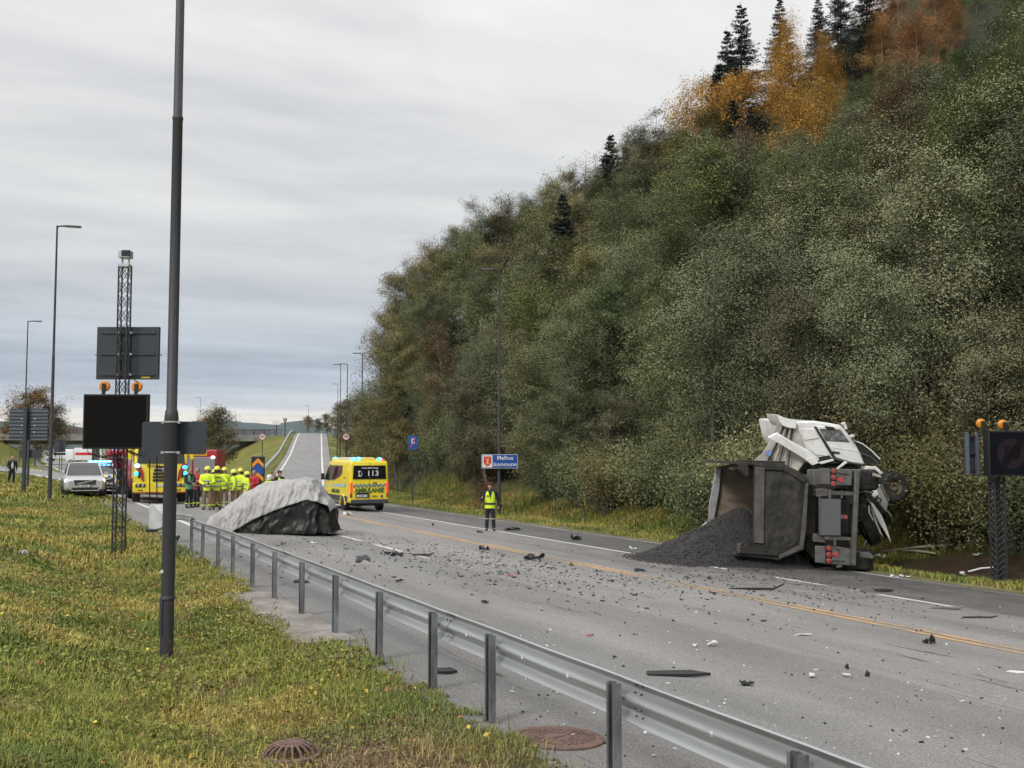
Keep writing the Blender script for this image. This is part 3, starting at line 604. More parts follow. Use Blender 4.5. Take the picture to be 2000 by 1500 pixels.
for px, pt, D, k, lab, H0 in ((1560, 52, 88, 'birch0', 'big orange birch with hanging branches below the skyline spruces', 14), (1604, 66, 87, 'birch0', 'orange birch grown into the right of the big hanging birch', 14), (1345, 140, 92, 'birch1', 'sparse orange birch at the left end of the skyline, twigs against the sky', 11), (1400, 148, 88, 'birch1', 'orange birch right of the sparse skyline birch', 11), (1436, 140, 86, 'birch1', 'small bright yellow birch in front of the dark spruces', 11),
                              (1750, -60, 92, 'rust0', 'rust-coloured broad tree cut by the top edge', 14), (1830, -50, 90, 'rust0', 'rust-coloured tree right of the broad rusty one', 14), (1380, 215, 84, 'olive0', 'yellow-green round tree under the sparse skyline birch', 9), (1545, 150, 80, 'birch1', 'small orange birch under the big hanging birch', 11), (1905, -60, 96, 'fresh0', 'green tree cut by the top edge right of the rusty trees', 11), (1870, -30, 100, 'olive0', 'olive tree behind the rusty trees at the top edge', 9), (1790, 30, 84, 'rust0', 'lower rust-coloured tree between the two at the top edge', 14), (1722, 45, 90, 'rust0', 'rust-coloured tree right beside the dark spruce at the top edge', 14), (1855, 45, 88, 'rust0', 'rust-coloured tree at the right end of the rusty clump', 14), (1815, -70, 100, 'rust0', 'rust-coloured tree behind the rusty clump, left', 14), (1875, -70, 101, 'olive1', 'olive tree behind the rusty clump, right', 9), (1770, 105, 80, 'brown0', 'brown tree below the rusty clump', 10), (1850, 95, 82, 'olive0', 'olive tree below the right end of the rusty clump', 9)):
    crown_at(k, px, pt, D, label=lab, H0=H0, name='birch_tree' if 'birch' in lab else 'tree', group='autumn trees on the slope')
for px, pt, D, k, lab in ((1170, 285, 94, 'bare0', 'nearly bare grey tree on the skyline left of the spruce tip'), (1240, 232, 92, 'bare0', 'nearly bare tree on the skyline right of the narrow spruce'), (1262, 240, 91, 'alder1', 'dark green tree on the skyline below the sparse birch'), (1600, 40, 100, 'bare0', 'brown bare crown in front of the skyline spruces'), (1130, 300, 93, 'bare0', 'brown twiggy tree on the mid skyline'),
                          (764, 566, 95, 'bare0', 'feathery tree overhanging the cliff edge, upper one'), (752, 640, 94, 'bare0', 'feathery tree overhanging the cliff edge, lower one'), (747, 735, 89, 'olive0', 'bushy olive tree at the left foot of the cliff'), (736, 775, 90, 'olive1', 'small olive tree left of the bushy one at the cliff foot'), (766, 700, 86, 'alder0', 'green tree right of the bushy one at the cliff foot'), (780, 770, 80, 'olive1', 'low olive tree in front of the cliff trees'), (800, 560, 92, 'olive0', 'olive tree filling the cliff corner, upper one'), (790, 640, 90, 'alder1', 'green tree filling the cliff corner, middle one'), (812, 610, 86, 'olive1', 'olive tree right of the cliff corner trees'), (775, 690, 89, 'willow0', 'grey-green tree low on the cliff corner'), (830, 700, 80, 'alder2', 'green tree in front of the cliff corner'), (860, 600, 82, 'olive0', 'olive tree above the blue stroke sign'), (1915, -90, 103, 'alder2', 'dark green tree at the top right corner, left one'), (1965, -110, 100, 'alder0', 'dark green tree at the top right corner, right one'), (1870, 30, 92, 'fresh0', 'green tree under the rusty trees at the top right'), (775, 530, 93, 'olive1', 'olive tree on the skyline at the cliff corner'), (830, 470, 94, 'brown0', 'brown tree on the rounded skyline over the cliff')):
    crown_at(k, px, pt, D, label=lab, H0=10 if k != 'bare0' else 9.3, group='trees along the skyline')
# bushes at the foot of the slope
kk = 0
for i in range(74):
    y = rs.uniform(8, 88); x = float(toe(y))+rs.uniform(.1, 3.2)
    if y < .74*x-6 or (17 < y < 26 and x < 25.6): continue
    k = rs.choice(['b0', 'b0', 'b1', 'b2', 'b3']) if y > 30 else rs.choice(['b1', 'b0', 'b1', 'b2'])
    lab = {'b0': 'low dark green bush at the foot of the wooded slope', 'b1': 'low yellow-green bramble bush at the foot of the slope', 'b2': 'upright olive bush at the foot of the wooded slope', 'b3': 'low brown withered bush at the foot of the slope'}[k]
    plant_tree(k, x, y, lab, 'bushes at the foot of the slope: '+k, rs.uniform(.75, 1.35)*(.8 if k == 'b3' else 1), name='bush', cat='bush')
for px, py, D, k, s_, lab in ((1850, 990, 31, 'b1', 1.5, 'tall bramble bush between the wrecked lorry and the right sign'), (1800, 960, 32.5, 'b1', 1.3, 'bramble bush right behind the lorry front wheel'), (1900, 970, 30.5, 'b2', 1.35, 'leafy bush left behind the right sign post'), (1985, 1010, 29, 'b0', 1.2, 'dark leafy bush right of the right sign post'), (1760, 905, 34, 'b1', 1.6, 'bramble bush behind the lorry cab'), (1930, 900, 33, 'b1', 1.7, 'yellow bramble bush behind the right sign'),
                              (1690, 870, 35.5, 'b2', 1.8, 'leafy bush above the lorry windscreen'), (1560, 900, 37, 'b0', 1.6, 'dark bush behind the lorry cab roof'), (1480, 940, 38, 'b0', 1.5, 'dark bush left of the lorry cab'), (1380, 960, 40, 'b0', 1.3, 'dark bush behind the spilled heap')):
    p = at(px, py, D); plant_tree(k, p.x, p.y, lab, 'brambles round the wreck', s_, name='bush', cat='bush')
# trees near the overpass and the slip road
for px, pt, D, k, H0, lab in ((72, 772, 150, 'far0', 8.5, 'round orange and green tree on the far left bank'), (104, 800, 152, 'far1', 7.5, 'green tree beside the round orange tree on the left bank'), (40, 800, 148, 'far0', 8.5, 'lower orange tree left of the round tree'),
                              (432, 806, 140, 'far1', 7.5, 'green and orange tree in front of the overpass railing'), (412, 822, 143, 'far0', 8.5, 'orange tree behind the red fire engine')):
    crown_at(k, px, pt, D, label=lab, H0=H0, group='trees by the overpass')
for i, (px, pt, D, k, H0) in enumerate(((600, 816, 238, 'far0', 8.5), (622, 820, 225, 'far1', 7.5), (640, 812, 215, 'far1', 7.5), (662, 795, 230, 'far0', 8.5), (676, 788, 190, 'far1', 7.5), (695, 780, 160, 'far1', 7.5), (708, 808, 130, 'far1', 7.5), (716, 842, 112, 'far1', 7.5), (730, 862, 104, 'far1', 7.5))):
    lab = ['pale orange shrub at the crest of the slip road', 'brown shrub right of the slip road crest', 'dark green shrub right of the slip road crest', 'orange autumn tree behind the dark shrubs at the crest', 'green tree behind the slip road lamps', 'tall green tree left of the cliff', 'green tree against the foot of the cliff', 'shrub in front of the cliff foot', 'low shrub beside the slip road verge'][i]
    crown_at(k, px, pt, D, label=lab, H0=H0, group='shrubs along the slip road', name='shrub' if 'shrub' in lab else 'tree', cat='shrub' if 'shrub' in lab else 'tree')

# ------------------------------------------------------------------ grass
def blades(P, hgt, wid, tint, lean=.45):
    n = len(P); az = RNG.uniform(0, 2*math.pi, n); d = np.stack([np.cos(az), np.sin(az), np.zeros(n)], 1); s = np.stack([-d[:, 1], d[:, 0], d[:, 2]], 1)
    h = hgt*RNG.uniform(.45, 1.3, n); b = np.abs(RNG.normal(0, lean, n))+.12; w = wid*RNG.uniform(.7, 1.4, n)
    m = P+d*(h*b*.45)[:, None]+np.array((0, 0, 1))*(h*.62)[:, None]; t = P+d*(h*b*1.15)[:, None]+np.array((0, 0, 1))*(h*np.clip(1-b*.35, .25, 1))[:, None]
    v = np.stack([P-s*w[:, None]*.5, P+s*w[:, None]*.5, m+s*w[:, None]*.4, m-s*w[:, None]*.4, t], 1).reshape(-1, 3); k = np.arange(n)*5
    f = np.concatenate([np.stack([k, k+1, k+2], 1), np.stack([k, k+2, k+3], 1), np.stack([k+3, k+2, k+4], 1)])
    c = np.repeat(tint[:, None], 5, 1).reshape(-1, 3)
    return v, f, c
GR = attr_mat('grass blades', .6, 0, bump=0, spec=.2)
def scatter(n, x0, x1, y0, y1, keep):
    X = RNG.uniform(x0, x1, n); Y = RNG.uniform(y0, y1, n); k = keep(X, Y); return X[k], Y[k]
def infr(X, Y, m=1.5):                           # roughly inside the view wedge
    L = X*CY-Y*SY; D = X*SY+Y*CY; return (np.abs(L) < .50*D+m) & (D > 3.2)
def edge_keep(X, Y): return X < 3.80+.95*(fbm(X*2.2, Y*2.2, 61)-.5)
def slab_out(X, Y): return ~((X > 3.36+.35*(vnoise(X*5, Y*5, 3)-.5)) & (X < 4.4) & (Y > 12.9+.4*(vnoise(X*4, Y*4, 3)-.5)) & (Y < 17.6))
vs, fs, cs = [], [], []; off = 0
def add_bl(X, Y, hgt, wid, lean=.45, dk=(.55, 1.45), sat=None):
    global off
    tn = grass_tint(X, Y)*RNG.uniform(dk[0], dk[1], len(X))[:, None]
    dead = RNG.random(len(X)) < .09; tn[dead] = np.array((.30, .22, .10))*RNG.uniform(.5, 1.2, dead.sum())[:, None]
    v, f, c = blades(np.stack([X, Y, gz(X, Y, False)-.01], 1), hgt*(.6+.9*fbm(X*.9, Y*.9, 91)), wid, tn, lean); vs.append(v); fs.append(f+off); cs.append(c); off += len(v)
kl = lambda X, Y: edge_keep(X, Y) & infr(X, Y) & slab_out(X, Y) & (RNG.random(len(X)) > .8*np.clip(np.exp(-(((X-2.6)/1.0)**2+((Y-7.3)/1.5)**2))*1.7*(fbm(X*2.4, Y*2.4, 15)+.2), 0, 1))
X, Y = scatter(300000, -5, 4, 3, 11, kl); add_bl(X, Y, .070, .0062, .75, (.45, 1.7))
X, Y = scatter(230000, -9, 4, 11, 22, kl); add_bl(X, Y, .078, .010, .7, (.45, 1.7))
X, Y = scatter(170000, -24, 4, 22, 48, lambda X, Y: edge_keep(X, Y) & infr(X, Y)); add_bl(X, Y, .11, .022, .5)
X, Y = scatter(90000, -45, 4.6, 48, 100, lambda X, Y: (X < left_edge(Y)-.5) & infr(X, Y)); add_bl(X, Y, .15, .05, .4)
X, Y = scatter(30000, -4, 4.1, 3.4, 24, lambda X, Y: infr(X, Y) & slab_out(X, Y) & (X < 3.95+.5*(fbm(X*3, Y*3, 62)-.5)) & (fbm(X*1.4, Y*1.4, 63)+.10*sm01(2.4, 3.6, X) > .56)); add_bl(X, Y, .14, .0075, .5, (.6, 1.5))
link('grass', np_mesh('grass', np.concatenate(vs), np.concatenate(fs), np.concatenate(cs)), GR, label='short autumn grass on the left bank', cat='grass', kind='stuff')
vs, fs, cs = [], [], []; off = 0
X, Y = scatter(150000, 20.4, 27, 12, 80, lambda X, Y: (X > 20.75+.5*(fbm(X*2, Y*2, 64)-.3)) & (X < toe(Y)+1.5) & infr(X, Y) & (np.exp(-(((X-23.6)/1.9)**2+((Y-20.4)/2.6)**2)) < .45)); add_bl(X, Y, .14, .022, .45)
X, Y = scatter(20000, 22.6, 28, 30, 84, lambda X, Y: (X > toe(Y)-.9+1.2*(fbm(X, Y, 66)-.5)) & (X < toe(Y)+1.2)); add_bl(X, Y, .34, .022, .4, (.3, .75))
link('verge_grass', np_mesh('verge_grass', np.concatenate(vs), np.concatenate(fs), np.concatenate(cs)), GR, label='mown and tall dry grass on the verge below the wood', cat='grass', kind='stuff')
# broad-leaved weeds, fallen leaves, dry stalks
def weed_set(n, x0, x1, y0, y1, size, hz, palette, keep, bias=.9, droop=0.2):
    X, Y = scatter(n, x0, x1, y0, y1, keep); P = np.stack([X, Y, gz(X, Y, False)+RNG.random(len(X))**1.6*hz], 1)
    v, f = leaf_quads(P, size, .62, bias, None, RNG, droop); pal = np.array(palette); C = pal[RNG.integers(0, len(pal), len(X))]*RNG.uniform(.6, 1.4, len(X))[:, None]; return v, f, np.repeat(C, 4, 0)
PAL = [(.14, .20, .045), (.20, .24, .055), (.28, .28, .07), (.10, .15, .035), (.25, .21, .07)]
clump = lambda X, Y: kl(X, Y) & (fbm(X*1.1, Y*1.1, 71) > .47)
sets = [weed_set(62000, -5, 4, 3.2, 11, .034, .06, PAL, clump), weed_set(52000, -9, 4, 11, 23, .050, .08, PAL, clump), weed_set(15000, -1, 3.95, 8.5, 21, .050, .15, [(.34, .29, .08), (.25, .26, .06), (.38, .27, .07), (.17, .18, .05), (.22, .15, .07)], lambda X, Y: kl(X, Y) & (X > .9) & (fbm(X*.9+4, Y*.9, 73) > .45)),
        weed_set(26000, .8, 4.1, 4.8, 10.5, .030, .02, [(.20, .14, .08), (.26, .19, .11), (.13, .085, .05), (.30, .24, .15)], lambda X, Y: infr(X, Y) & (np.exp(-(((X-2.6)/1.1)**2+((Y-7.3)/1.6)**2))*1.7*(fbm(X*2.4, Y*2.4, 15)+.2) > .35), .9), weed_set(2200, -5, 4, 3.2, 24, .055, .06, [(.55, .36, .05), (.50, .22, .05), (.62, .45, .08), (.35, .12, .05)], kl), weed_set(9000, -12, 4, 20, 40, .08, .10, PAL, lambda X, Y: edge_keep(X, Y) & infr(X, Y) & (fbm(X*.8, Y*.8, 72) > .5))]
o_ = 0; V, F_, C_ = [], [], []
for v, f, c in sets: V.append(v); F_.append(f+o_); C_.append(c); o_ += len(v)
link('weeds', np_mesh('weeds', np.concatenate(V), np.concatenate(F_), np.concatenate(C_)), GR, label='clover, broad-leaved weeds and fallen yellow leaves in the bank grass', cat='weeds', kind='stuff')
st = MB(); X, Y = scatter(520, -3, 3.9, 4.5, 22, lambda X, Y: kl(X, Y) & (X > 1.2))
for x, y in zip(X, Y):
    z = g(x, y); h = random.uniform(.12, .42); a = random.uniform(0, 6.28); st.path([(x, y, z-.02), (x+.25*h*math.cos(a), y+.25*h*math.sin(a), z+h*.6), (x+.6*h*math.cos(a), y+.6*h*math.sin(a), z+h)], [.003, .0025, .0015], 3)
    for q in range(random.randrange(0, 5)): t = random.uniform(.5, 1); st.ball((x+.6*h*t*math.cos(a)+random.uniform(-.03, .03), y+.6*h*t*math.sin(a)+random.uniform(-.03, .03), z+h*t), random.uniform(.006, .014), 5, 3)
st.build('dry_stalks', mat('dry weed stalk', (.16, .10, .05), .8, var=.3), label='thin dry weed stalks standing in the bank grass', cat='weeds', kind='stuff', sharp=0)

# ================================================================== ROAD FURNITURE
GALV = mat('galvanised steel', (.50, .515, .53), .42, .55, var=.10, scale=3, bump=.04, bscale=30, dirt=(.36, .365, .37), dscale=2.2, damt=.4, stretch=(1, .1, 1))
GALV_P = mat('weathered galvanised post', (.27, .285, .305), .5, .6, var=.35, scale=9, dirt=(.10, .095, .09), dscale=5, damt=.5, stretch=(1, 1, .35))
BOLT = mat('dark bolt head', (.06, .06, .06), .6, .5, var=0)
POLE = mat('anthracite painted pole', srgb(60, 59, 64), .55, .1, var=.10, scale=4, stretch=(1, 1, .3))
SIGNBK = mat('anthracite sign back', srgb(52, 58, 66), .55, .1, var=.08, scale=3)
BLACKP = mat('matt black sign housing', (.012, .012, .014), .6, var=.1)
AMBER = mat('amber beacon lens', (.75, .28, .02), .3, var=.1, coat=.5)
REFL = mat('white reflector', (.8, .8, .78), .4, var=0)
WHITES = mat('white sign face', (.75, .75, .73), .45, var=.04); REDS = mat('red sign face', (.55, .03, .03), .4, var=.05); BLUES = mat('blue sign face', (.012, .075, .33), .4, var=.06); BLACKS = mat('black sign print', (.015, .015, .015), .5, var=0); ORANGES = mat('orange sign face', (.80, .30, .03), .4, var=.05)
CABLE = mat('black cable', (.012, .012, .012), .5, var=0)
ROTV = -YAW
def axes(px, D, base=None, rot=ROTV):
    p = at(px, 880, D); z = g(p.x, p.y) if base is None else base; return Vector((p.x, p.y, z))
def lo(px, py, D, o, D0):                        # photo pixel at depth D in a local frame standing at o (x right, y away, z up)
    p = at(px, py, D)-o; return Vector((p.dot(RGT), p.dot(FWD), p.z))

# ---- guardrail
POSTY = [25.5, 23.9, 22.0, 20.4, 18.6, 16.9, 15.15, 13.4, 11.6, 9.9, 8.5, 6.4, 4.5, 2.6, .8, -1.2, -3.2]
rail = thing('guardrail', 'long galvanised steel guardrail along the left edge of the road', 'guardrail', (3.9, 12, -.19))
prof = [(.04*(1-math.cos(2*math.pi*z/.17)), z) for z in np.linspace(.155, -.155, 25)]
prof = [(prof[0][0]-.012, .148)]+prof+[(prof[-1][0]-.012, -.148)]
spl = [25.9, 20.35, 16.85, 13.35, 9.85, 6.35, 2.85, -.65, -4.2]
def beam_z(y): return .465 - .012*max(0, y-21)
for i in range(len(spl)-1):
    a, b = spl[i], spl[i+1]-.16; ys = np.linspace(a, b, 9); dx = -.0075*(i % 2); m_ = MB()
    rings = [[Vector((3.955+dx+x, y, beam_z(y)+z+.002*math.sin(y*3.1))) for x, z in prof]+[Vector((3.955+dx+x+.0035, y, beam_z(y)+z+.002*math.sin(y*3.1))) for x, z in reversed(prof)] for y in ys]
    m_.loft(rings, False).build('beam', GALV, rail, True, sharp=50)
    for k, (dy, dz_) in enumerate(((.05, .118), (.05, .045), (.05, -.045), (.05, -.118), (.13, .118), (.13, .045), (.13, -.045), (.13, -.118))):
        xx = 3.955+.04*(1-math.cos(2*math.pi*dz_/.17)); MB().lathe([(.017, -.012), (.017, -.003), (.010, .001)], 8, Matrix.Translation((xx-.002, b+.16-dy, beam_z(b)+dz_)) @ Matrix.Rotation(-math.pi/2, 4, 'Y')).build('bolt', BOLT, rail, True)
# turned-down nose of the rail end
MB().loft([[Vector((3.95+x*(1-.2*t)+.002, 25.9+.32*t, .455-.02*t-.10*t*t+z*(1-.25*t*t))) for x, z in prof] for t in (0, .35, .7, 1)], False, False).build('end_nose', mat('bent dull steel end', (.10, .12, .15), .5, .5, var=.2), rail, True)
cs_ = [(.030, -.055), (-.030, -.055), (-.030, -.030), (-.024, -.030), (-.024, -.049), (.010, -.049), (.010, -.018), (.024, -.018), (.024, .018), (.010, .018), (.010, .049), (-.024, .049), (-.024, .030), (-.030, .030), (-.030, .055), (.030, .055), (.030, .013), (.030, -.013)]
for y in POSTY:
    zb = -.30; zt = .585 if y < 24 else .56; lean = random.uniform(-.012, .012)
    MB().loft([[Vector((3.885+x, yy+y+lean*(z-zb), z)) for x, yy in cs_] for z in (zb, zt)]).build('post', GALV_P, rail, True, sharp=30)
for y in (16.9, 15.15, 13.4): MB().box((3.885, y, -.178), (.16, .2, .014)).build('base_plate', GALV_P, rail, True)
for y in (19.5, 17.6, 15.9, 14.3, 12.6, 10.9, 9.2, 8.0, 7.2, 5.35, 4.1, 3.4): MB().box((3.952, y, beam_z(y)+.004), (.006, .028, .028)).build('reflector', REFL, rail, True)
# ---- concrete pad
pad = MB(); ys = np.linspace(12.8, 17.8, 16)
pad.loft([[Vector((3.25+.2*(vnoise(np.array([y*2.]), np.array([.5]), 4)[0]-.5), y, -.150)), Vector((4.0, y, -.158)), Vector((4.0, y, -.30)), Vector((3.25, y, -.30))] for y in ys])
pad.build('concrete_pad', mat('stained concrete pad', (.30, .275, .255), .9, var=.3, scale=3, dirt=(.15, .12, .10), dscale=2.5, bump=.3), kind='structure')
# ---- crushed rail terminal
t = thing('rail_terminal', 'pale grey guardrail end terminal box on the verge', 'terminal', at(305, 1030, 27.6).xyz)
o = t.location; A_ = lambda px, py, D: at(px, py, D)
MB().prism([A_(290, 986, 27.4), A_(303, 985, 27.4), A_(319, 1008, 26.9), A_(317, 1030, 26.9), A_(300, 1037, 27.3), A_(290, 1034, 27.4)], RGT*.10+FWD*.32).build('box', mat('scuffed white plastic', (.52, .54, .55), .5, var=.12, dirt=(.3, .3, .3)), t, True, bevel=.02)
MB().box(A_(297, 1036, 27.2), (.22, .34, .06), Matrix.Rotation(-YAW, 3, 'Z')).build('foot', CABLE, t, True)
for py in (1004, 1011): MB().path([A_(316, py+2, 27.0), A_(350, py+2, 26.4), A_(378, py+5, 25.6)], .035, 6).build('arm', GALV, t, True)
for px, py in ((292, 896), (306, 889)): MB().path([A_(px+.5, 990, 27.5), A_(px, py, 27.5)], .017, 5).build('marker_rod', CABLE, t, True)
sp_ = thing('broken_post', 'short dark post stub with torn bolts beside the guardrail end', 'post', (3.45, 25.0, -.2))
MB().box((0, 0, .16), (.07, .12, .46)).build('stub', GALV_P, sp_, bevel=.006)
cap_ = MB()
for k in range(7): cap_.ball((random.uniform(-.07, .07), random.uniform(-.09, .09), .40+random.uniform(-.03, .04)), random.uniform(.025, .05), 6, 4)
cap_.build('torn_bolts', CABLE, sp_)

# ---- manhole, drain
IRON = mat('rusty cast iron', (.20, .125, .10), .75, .2, var=.3, scale=14, bump=.3, bscale=50, dirt=(.11, .085, .075), dscale=6)
p = on_road(1088, 1443); mh = thing('manhole_cover', 'round rusty manhole cover in the asphalt beside the guardrail', 'manhole cover', (p.x, p.y, p.z+.004), (0, R(2.75), .4))
MB().lathe([(.40, -.05), (.40, .012), (.385, .018), (.325, .018), (.32, .010), (.318, .010)], 40, cap=False).build('frame', IRON, mh)
MB().lathe([(.001, -.02), (.312, -.02), (.312, .012), (.30, .014), (.001, .0141)], 40).build('lid', IRON, mh)
kn = MB()
for ring, nn_ in ((.08, 0), (.13, 12), (.18, 18), (.23, 24), (.275, 28)):
    for k in range(nn_): a = 2*math.pi*(k+.5*(ring > .2))/nn_; kn.box((ring*math.cos(a), ring*math.sin(a), .017), (.030, .034, .008), Matrix.Rotation(a, 3, 'Z'))
kn.box((0, 0, .017), (.16, .05, .007)); kn.build('knobs', IRON, mh, kind='stuff')
p = on_ground(568, 1484); dr = thing('drain_dome', 'rusty domed drain grate in the bank grass at the bottom edge', 'drain grate', (p.x, p.y, p.z+.02))
MB().lathe([(.245, -.06), (.245, .035), (.22, .045), (.20, .03), (.198, -.06)], 28, cap=False).build('rim', IRON, dr)
for k in range(9):
    a = math.pi*k/9; MB().path([(.21*math.cos(a)*math.cos(u), .21*math.sin(a)*math.cos(u), .03+.10*math.sin(u)+.002*k/9) for u in np.linspace(0, math.pi, 9)], .011, 5).build('bar', IRON, dr)
MB().path([(.11*math.cos(u), .11*math.sin(u), .115) for u in np.linspace(0, 2*math.pi, 20)], .011, 5, False).build('ring', IRON, dr)
MB().lathe([(.001, -.05), (.2, -.05), (.2, -.04), (.001, -.04)], 16).build('sump', CABLE, dr)

# ---- street lamps
LAMPM = mat('grey lamp head', srgb(70, 72, 76), .5, .3, var=.05)
def lamp(label, x, y, z, H, arm, r=.085, name='street_lamp', group='street lamps'):
    t = thing(name, label, 'street lamp', (x, y, z), 0, group)
    MB().lathe([(r*1.02, -.4), (r, .1), (r*.97, H*.25), (r*.86, H*.25+.05), (r*.74, H*.52), (r*.62, H*.52+.08), (r*.45, H-.05), (r*.45, H)], 14).build('pole', POLE, t)
    ax = Vector(arm); MB().path([(0, 0, H-.05), (ax.x*.15, ax.y*.15, H-.01), (ax.x*.35, ax.y*.35, H)], [.035, .035, .03], 8).build('arm', POLE, t)
    a = math.atan2(ax.y, ax.x); L = ax.length; M = Matrix.Rotation(a, 3, 'Z')
    hd = MB().loft([[M @ Vector((u, w*s, H+dz_)) for s, dz_ in ((-1, -.03), (1, -.03), (.7, .045), (-.7, .045))] for u, w in ((L*.25, .05), (L*.4, .13), (L*.85, .14), (L, .08))]); hd.build('lamp_head', LAMPM, t, bevel=.01)
    MB().box(M @ Vector((L*.68, 0, H-.035)), (L*.36, .2, .012), M).build('lens', mat('lamp glass', (.5, .5, .48), .3, var=0) if 'lamp glass' not in bpy.data.materials else bpy.data.materials['lamp glass'], t); return t
# the near pole, with hatch, sticker and a sign seen from behind
o = on_ground(325, 1288); D0 = o.dot(FWD); zt = lambda py: CAMZ+(880-py)/FPX*D0*1.0
nl = thing('street_lamp', 'big anthracite lamp pole standing in the near grass', 'street lamp', o, 0, 'street lamps'); z0 = o.z
zj1, zj2 = at(340, 818, D0).z-z0, at(348, 232, D0).z-z0
MB().lathe([(.080, -.4), (.079, 1.0), (.079, zj1-.06), (.084, zj1-.05), (.084, zj1+.02), (.073, zj1+.10), (.064, zj1+.11), (.060, zj2-.02), (.066, zj2-.01), (.066, zj2+.02), (.055, zj2+.035), (.042, 12), (.001, 12.01)], 28).build('pole', POLE, nl, sharp=50)
MB().loft([[Vector((0, 0, 12))+RGT*u+Vector((0, 0, dz_))+FWD*w*s for s, dz_ in ((-1, -.03), (1, -.03), (.7, .045), (-.7, .045))] for u, w in ((0, .05), (.3, .13), (.85, .14), (1.0, .08))]).build('lamp_head', LAMPM, nl)
hz = at(318, 1170, D0).z-z0
MB().prism([RGT*(-.076)+FWD*(-.035)+UP*(hz-.42), RGT*(-.030)+FWD*(-.079)+UP*(hz-.42), RGT*(-.030)+FWD*(-.079)+UP*hz, RGT*(-.076)+FWD*(-.035)+UP*hz], -FWD*.008-RGT*.006).build('hatch', POLE, nl)
MB().lathe([(.083, hz-.005), (.090, hz), (.090, hz+.03), (.083, hz+.04)], 20).build('collar', POLE, nl)
MB().box(RGT*(-.055)+FWD*(-.062)+UP*(at(317, 1115, D0).z-z0), (.045, .006, .035), Matrix.Rotation(-YAW-.7, 3, 'Z')).build('sticker', WHITES, nl)
sg = thing('sign_back', 'dark rectangular road sign seen from behind, clamped to the near lamp pole', 'road sign', o+UP*zj1)
zc_ = (at(337, 855, D0).z-z0)-zj1
def rrect(w, h, r, n=4):
    return [(sx*(w/2-r)+r*math.cos(a), sy*(h/2-r)+r*math.sin(a)) for sx, sy, a0 in ((1, 1, 0), (-1, 1, 90), (-1, -1, 180), (1, -1, 270)) for a in (R(a0+90*k/n) for k in range(n+1))]
M0 = Matrix.Rotation(-YAW-.03, 3, 'Z')
MB().prism([M0 @ Vector((x, .105, y)) + UP*zc_ for x, y in rrect(.80, .40, .03)], M0 @ Vector((0, .006, 0))).build('panel', SIGNBK, sg)
for dz_ in (.195, -.185):
    MB().box(M0 @ Vector((0, .098, 0))+UP*(zc_+dz_*.9), (.26, .012, .025), M0).build('rail', SIGNBK, sg)
    MB().lathe([(.086, zc_+dz_*.97-.008), (.09, zc_+dz_*.97-.004), (.09, zc_+dz_*.97+.008), (.086, zc_+dz_*.97+.012)], 20).build('clamp', GALV, sg)
    for s in (-1, 1): MB().box(M0 @ Vector((.098*s, .0, 0))+UP*(zc_+dz_*.97), (.03, .06, .03), M0).build('clamp_bolt', GALV, sg)
for y, lab in ((50.0, 'second lamp pole beyond the near one, left of the lattice mast'), (88.5, 'third lamp pole in the row on the left, over the ribbed sign'), (125, 'fourth lamp pole in the left row, small beside the second'), (165, 'fifth and smallest lamp pole of the left row')):
    x = 1.55 if y < 60 else float(left_edge(y))-1.9; lamp(lab, x, y, g(x, y), 12.2 if y < 100 else 10.5, (1.0, -.1, 0))
def lamp_px(px, ptop, pbot, D, arm, lab, H=None):
    p = at(px, pbot, D); b = g(p.x, p.y); h = at(px, ptop, D).z-b; lamp(lab, p.x, p.y, b, h, arm)
lamp_px(975, 526, 995, 53, tuple(-RGT*.92), 'tall lamp pole behind the blue municipality sign')
lamp_px(706, 690, 900, 90, tuple(-RGT*.85), 'tall lamp pole in front of the cliff, nearest on the slip road')
lamp_px(677, 711, 880, 112, tuple(-RGT*.9), 'slip road lamp pole, second from the cliff')
lamp_px(664, 712, 860, 126, tuple(-RGT*.9), 'slip road lamp pole, third from the cliff')
lamp_px(659, 750, 850, 160, tuple(-RGT*.8), 'slip road lamp pole, fourth and lowest from the cliff')
lamp_px(602, 792, 832, 262, tuple(-RGT*.9), 'small lone lamp beyond the slip road crest')
lamp_px(390, 776, 846, 232, tuple(-RGT*.9), 'taller of two small lamps above the overpass by the near sign')
lamp_px(386, 795, 846, 255, tuple(-RGT*.9), 'lower of two small lamps above the overpass by the near sign')
lamp_px(168, 795, 843, 240, tuple(RGT*.9), 'small lamp on the overpass left of the lattice mast')

# ---- lattice mast with message board
def lattice(mb, w, z0, z1, step, rc, rb):
    c = [(-w/2, -w/2), (w/2, -w/2), (w/2, w/2), (-w/2, w/2)]
    for x, y in c: mb.tube((x, y, z0), (x, y, z1), rc, None, 6)
    n = max(1, int((z1-z0)/step)); st_ = (z1-z0)/n
    for k in range(n):
        a, b = z0+k*st_, z0+(k+1)*st_
        for i in range(4):
            (x0, y0), (x1, y1) = c[i], c[(i+1) % 4]; mb.tube((x0, y0, a), (x1, y1, b), rb, None, 4); mb.tube((x1, y1, a), (x0, y0, b), rb, None, 4)
    return mb
D0 = 22.7; o = on_ground(231, 1084); D0 = o.dot(FWD); ms_t = thing('lattice_mast', 'tall dark lattice mast carrying a black message board, grey panel and camera', 'mast', o, (0, 0, ROTV))
S = D0/FPX; zz = lambda py: at(231, py, D0).z-o.z
lattice(MB(), .225, -.3, zz(520), .34, .019, .008).build('lattice', STEEL_D, ms_t)
def panel(par, x0, x1, z0, z1, y0, y1, m, name='panel', bev=.01): return MB().box(((x0+x1)/2, (y0+y1)/2, (z0+z1)/2), (x1-x0, y1-y0, z1-z0), None).build(name, m, par, bevel=bev)
xx = lambda px, D=None: (px-240)/FPX*(D or D0)
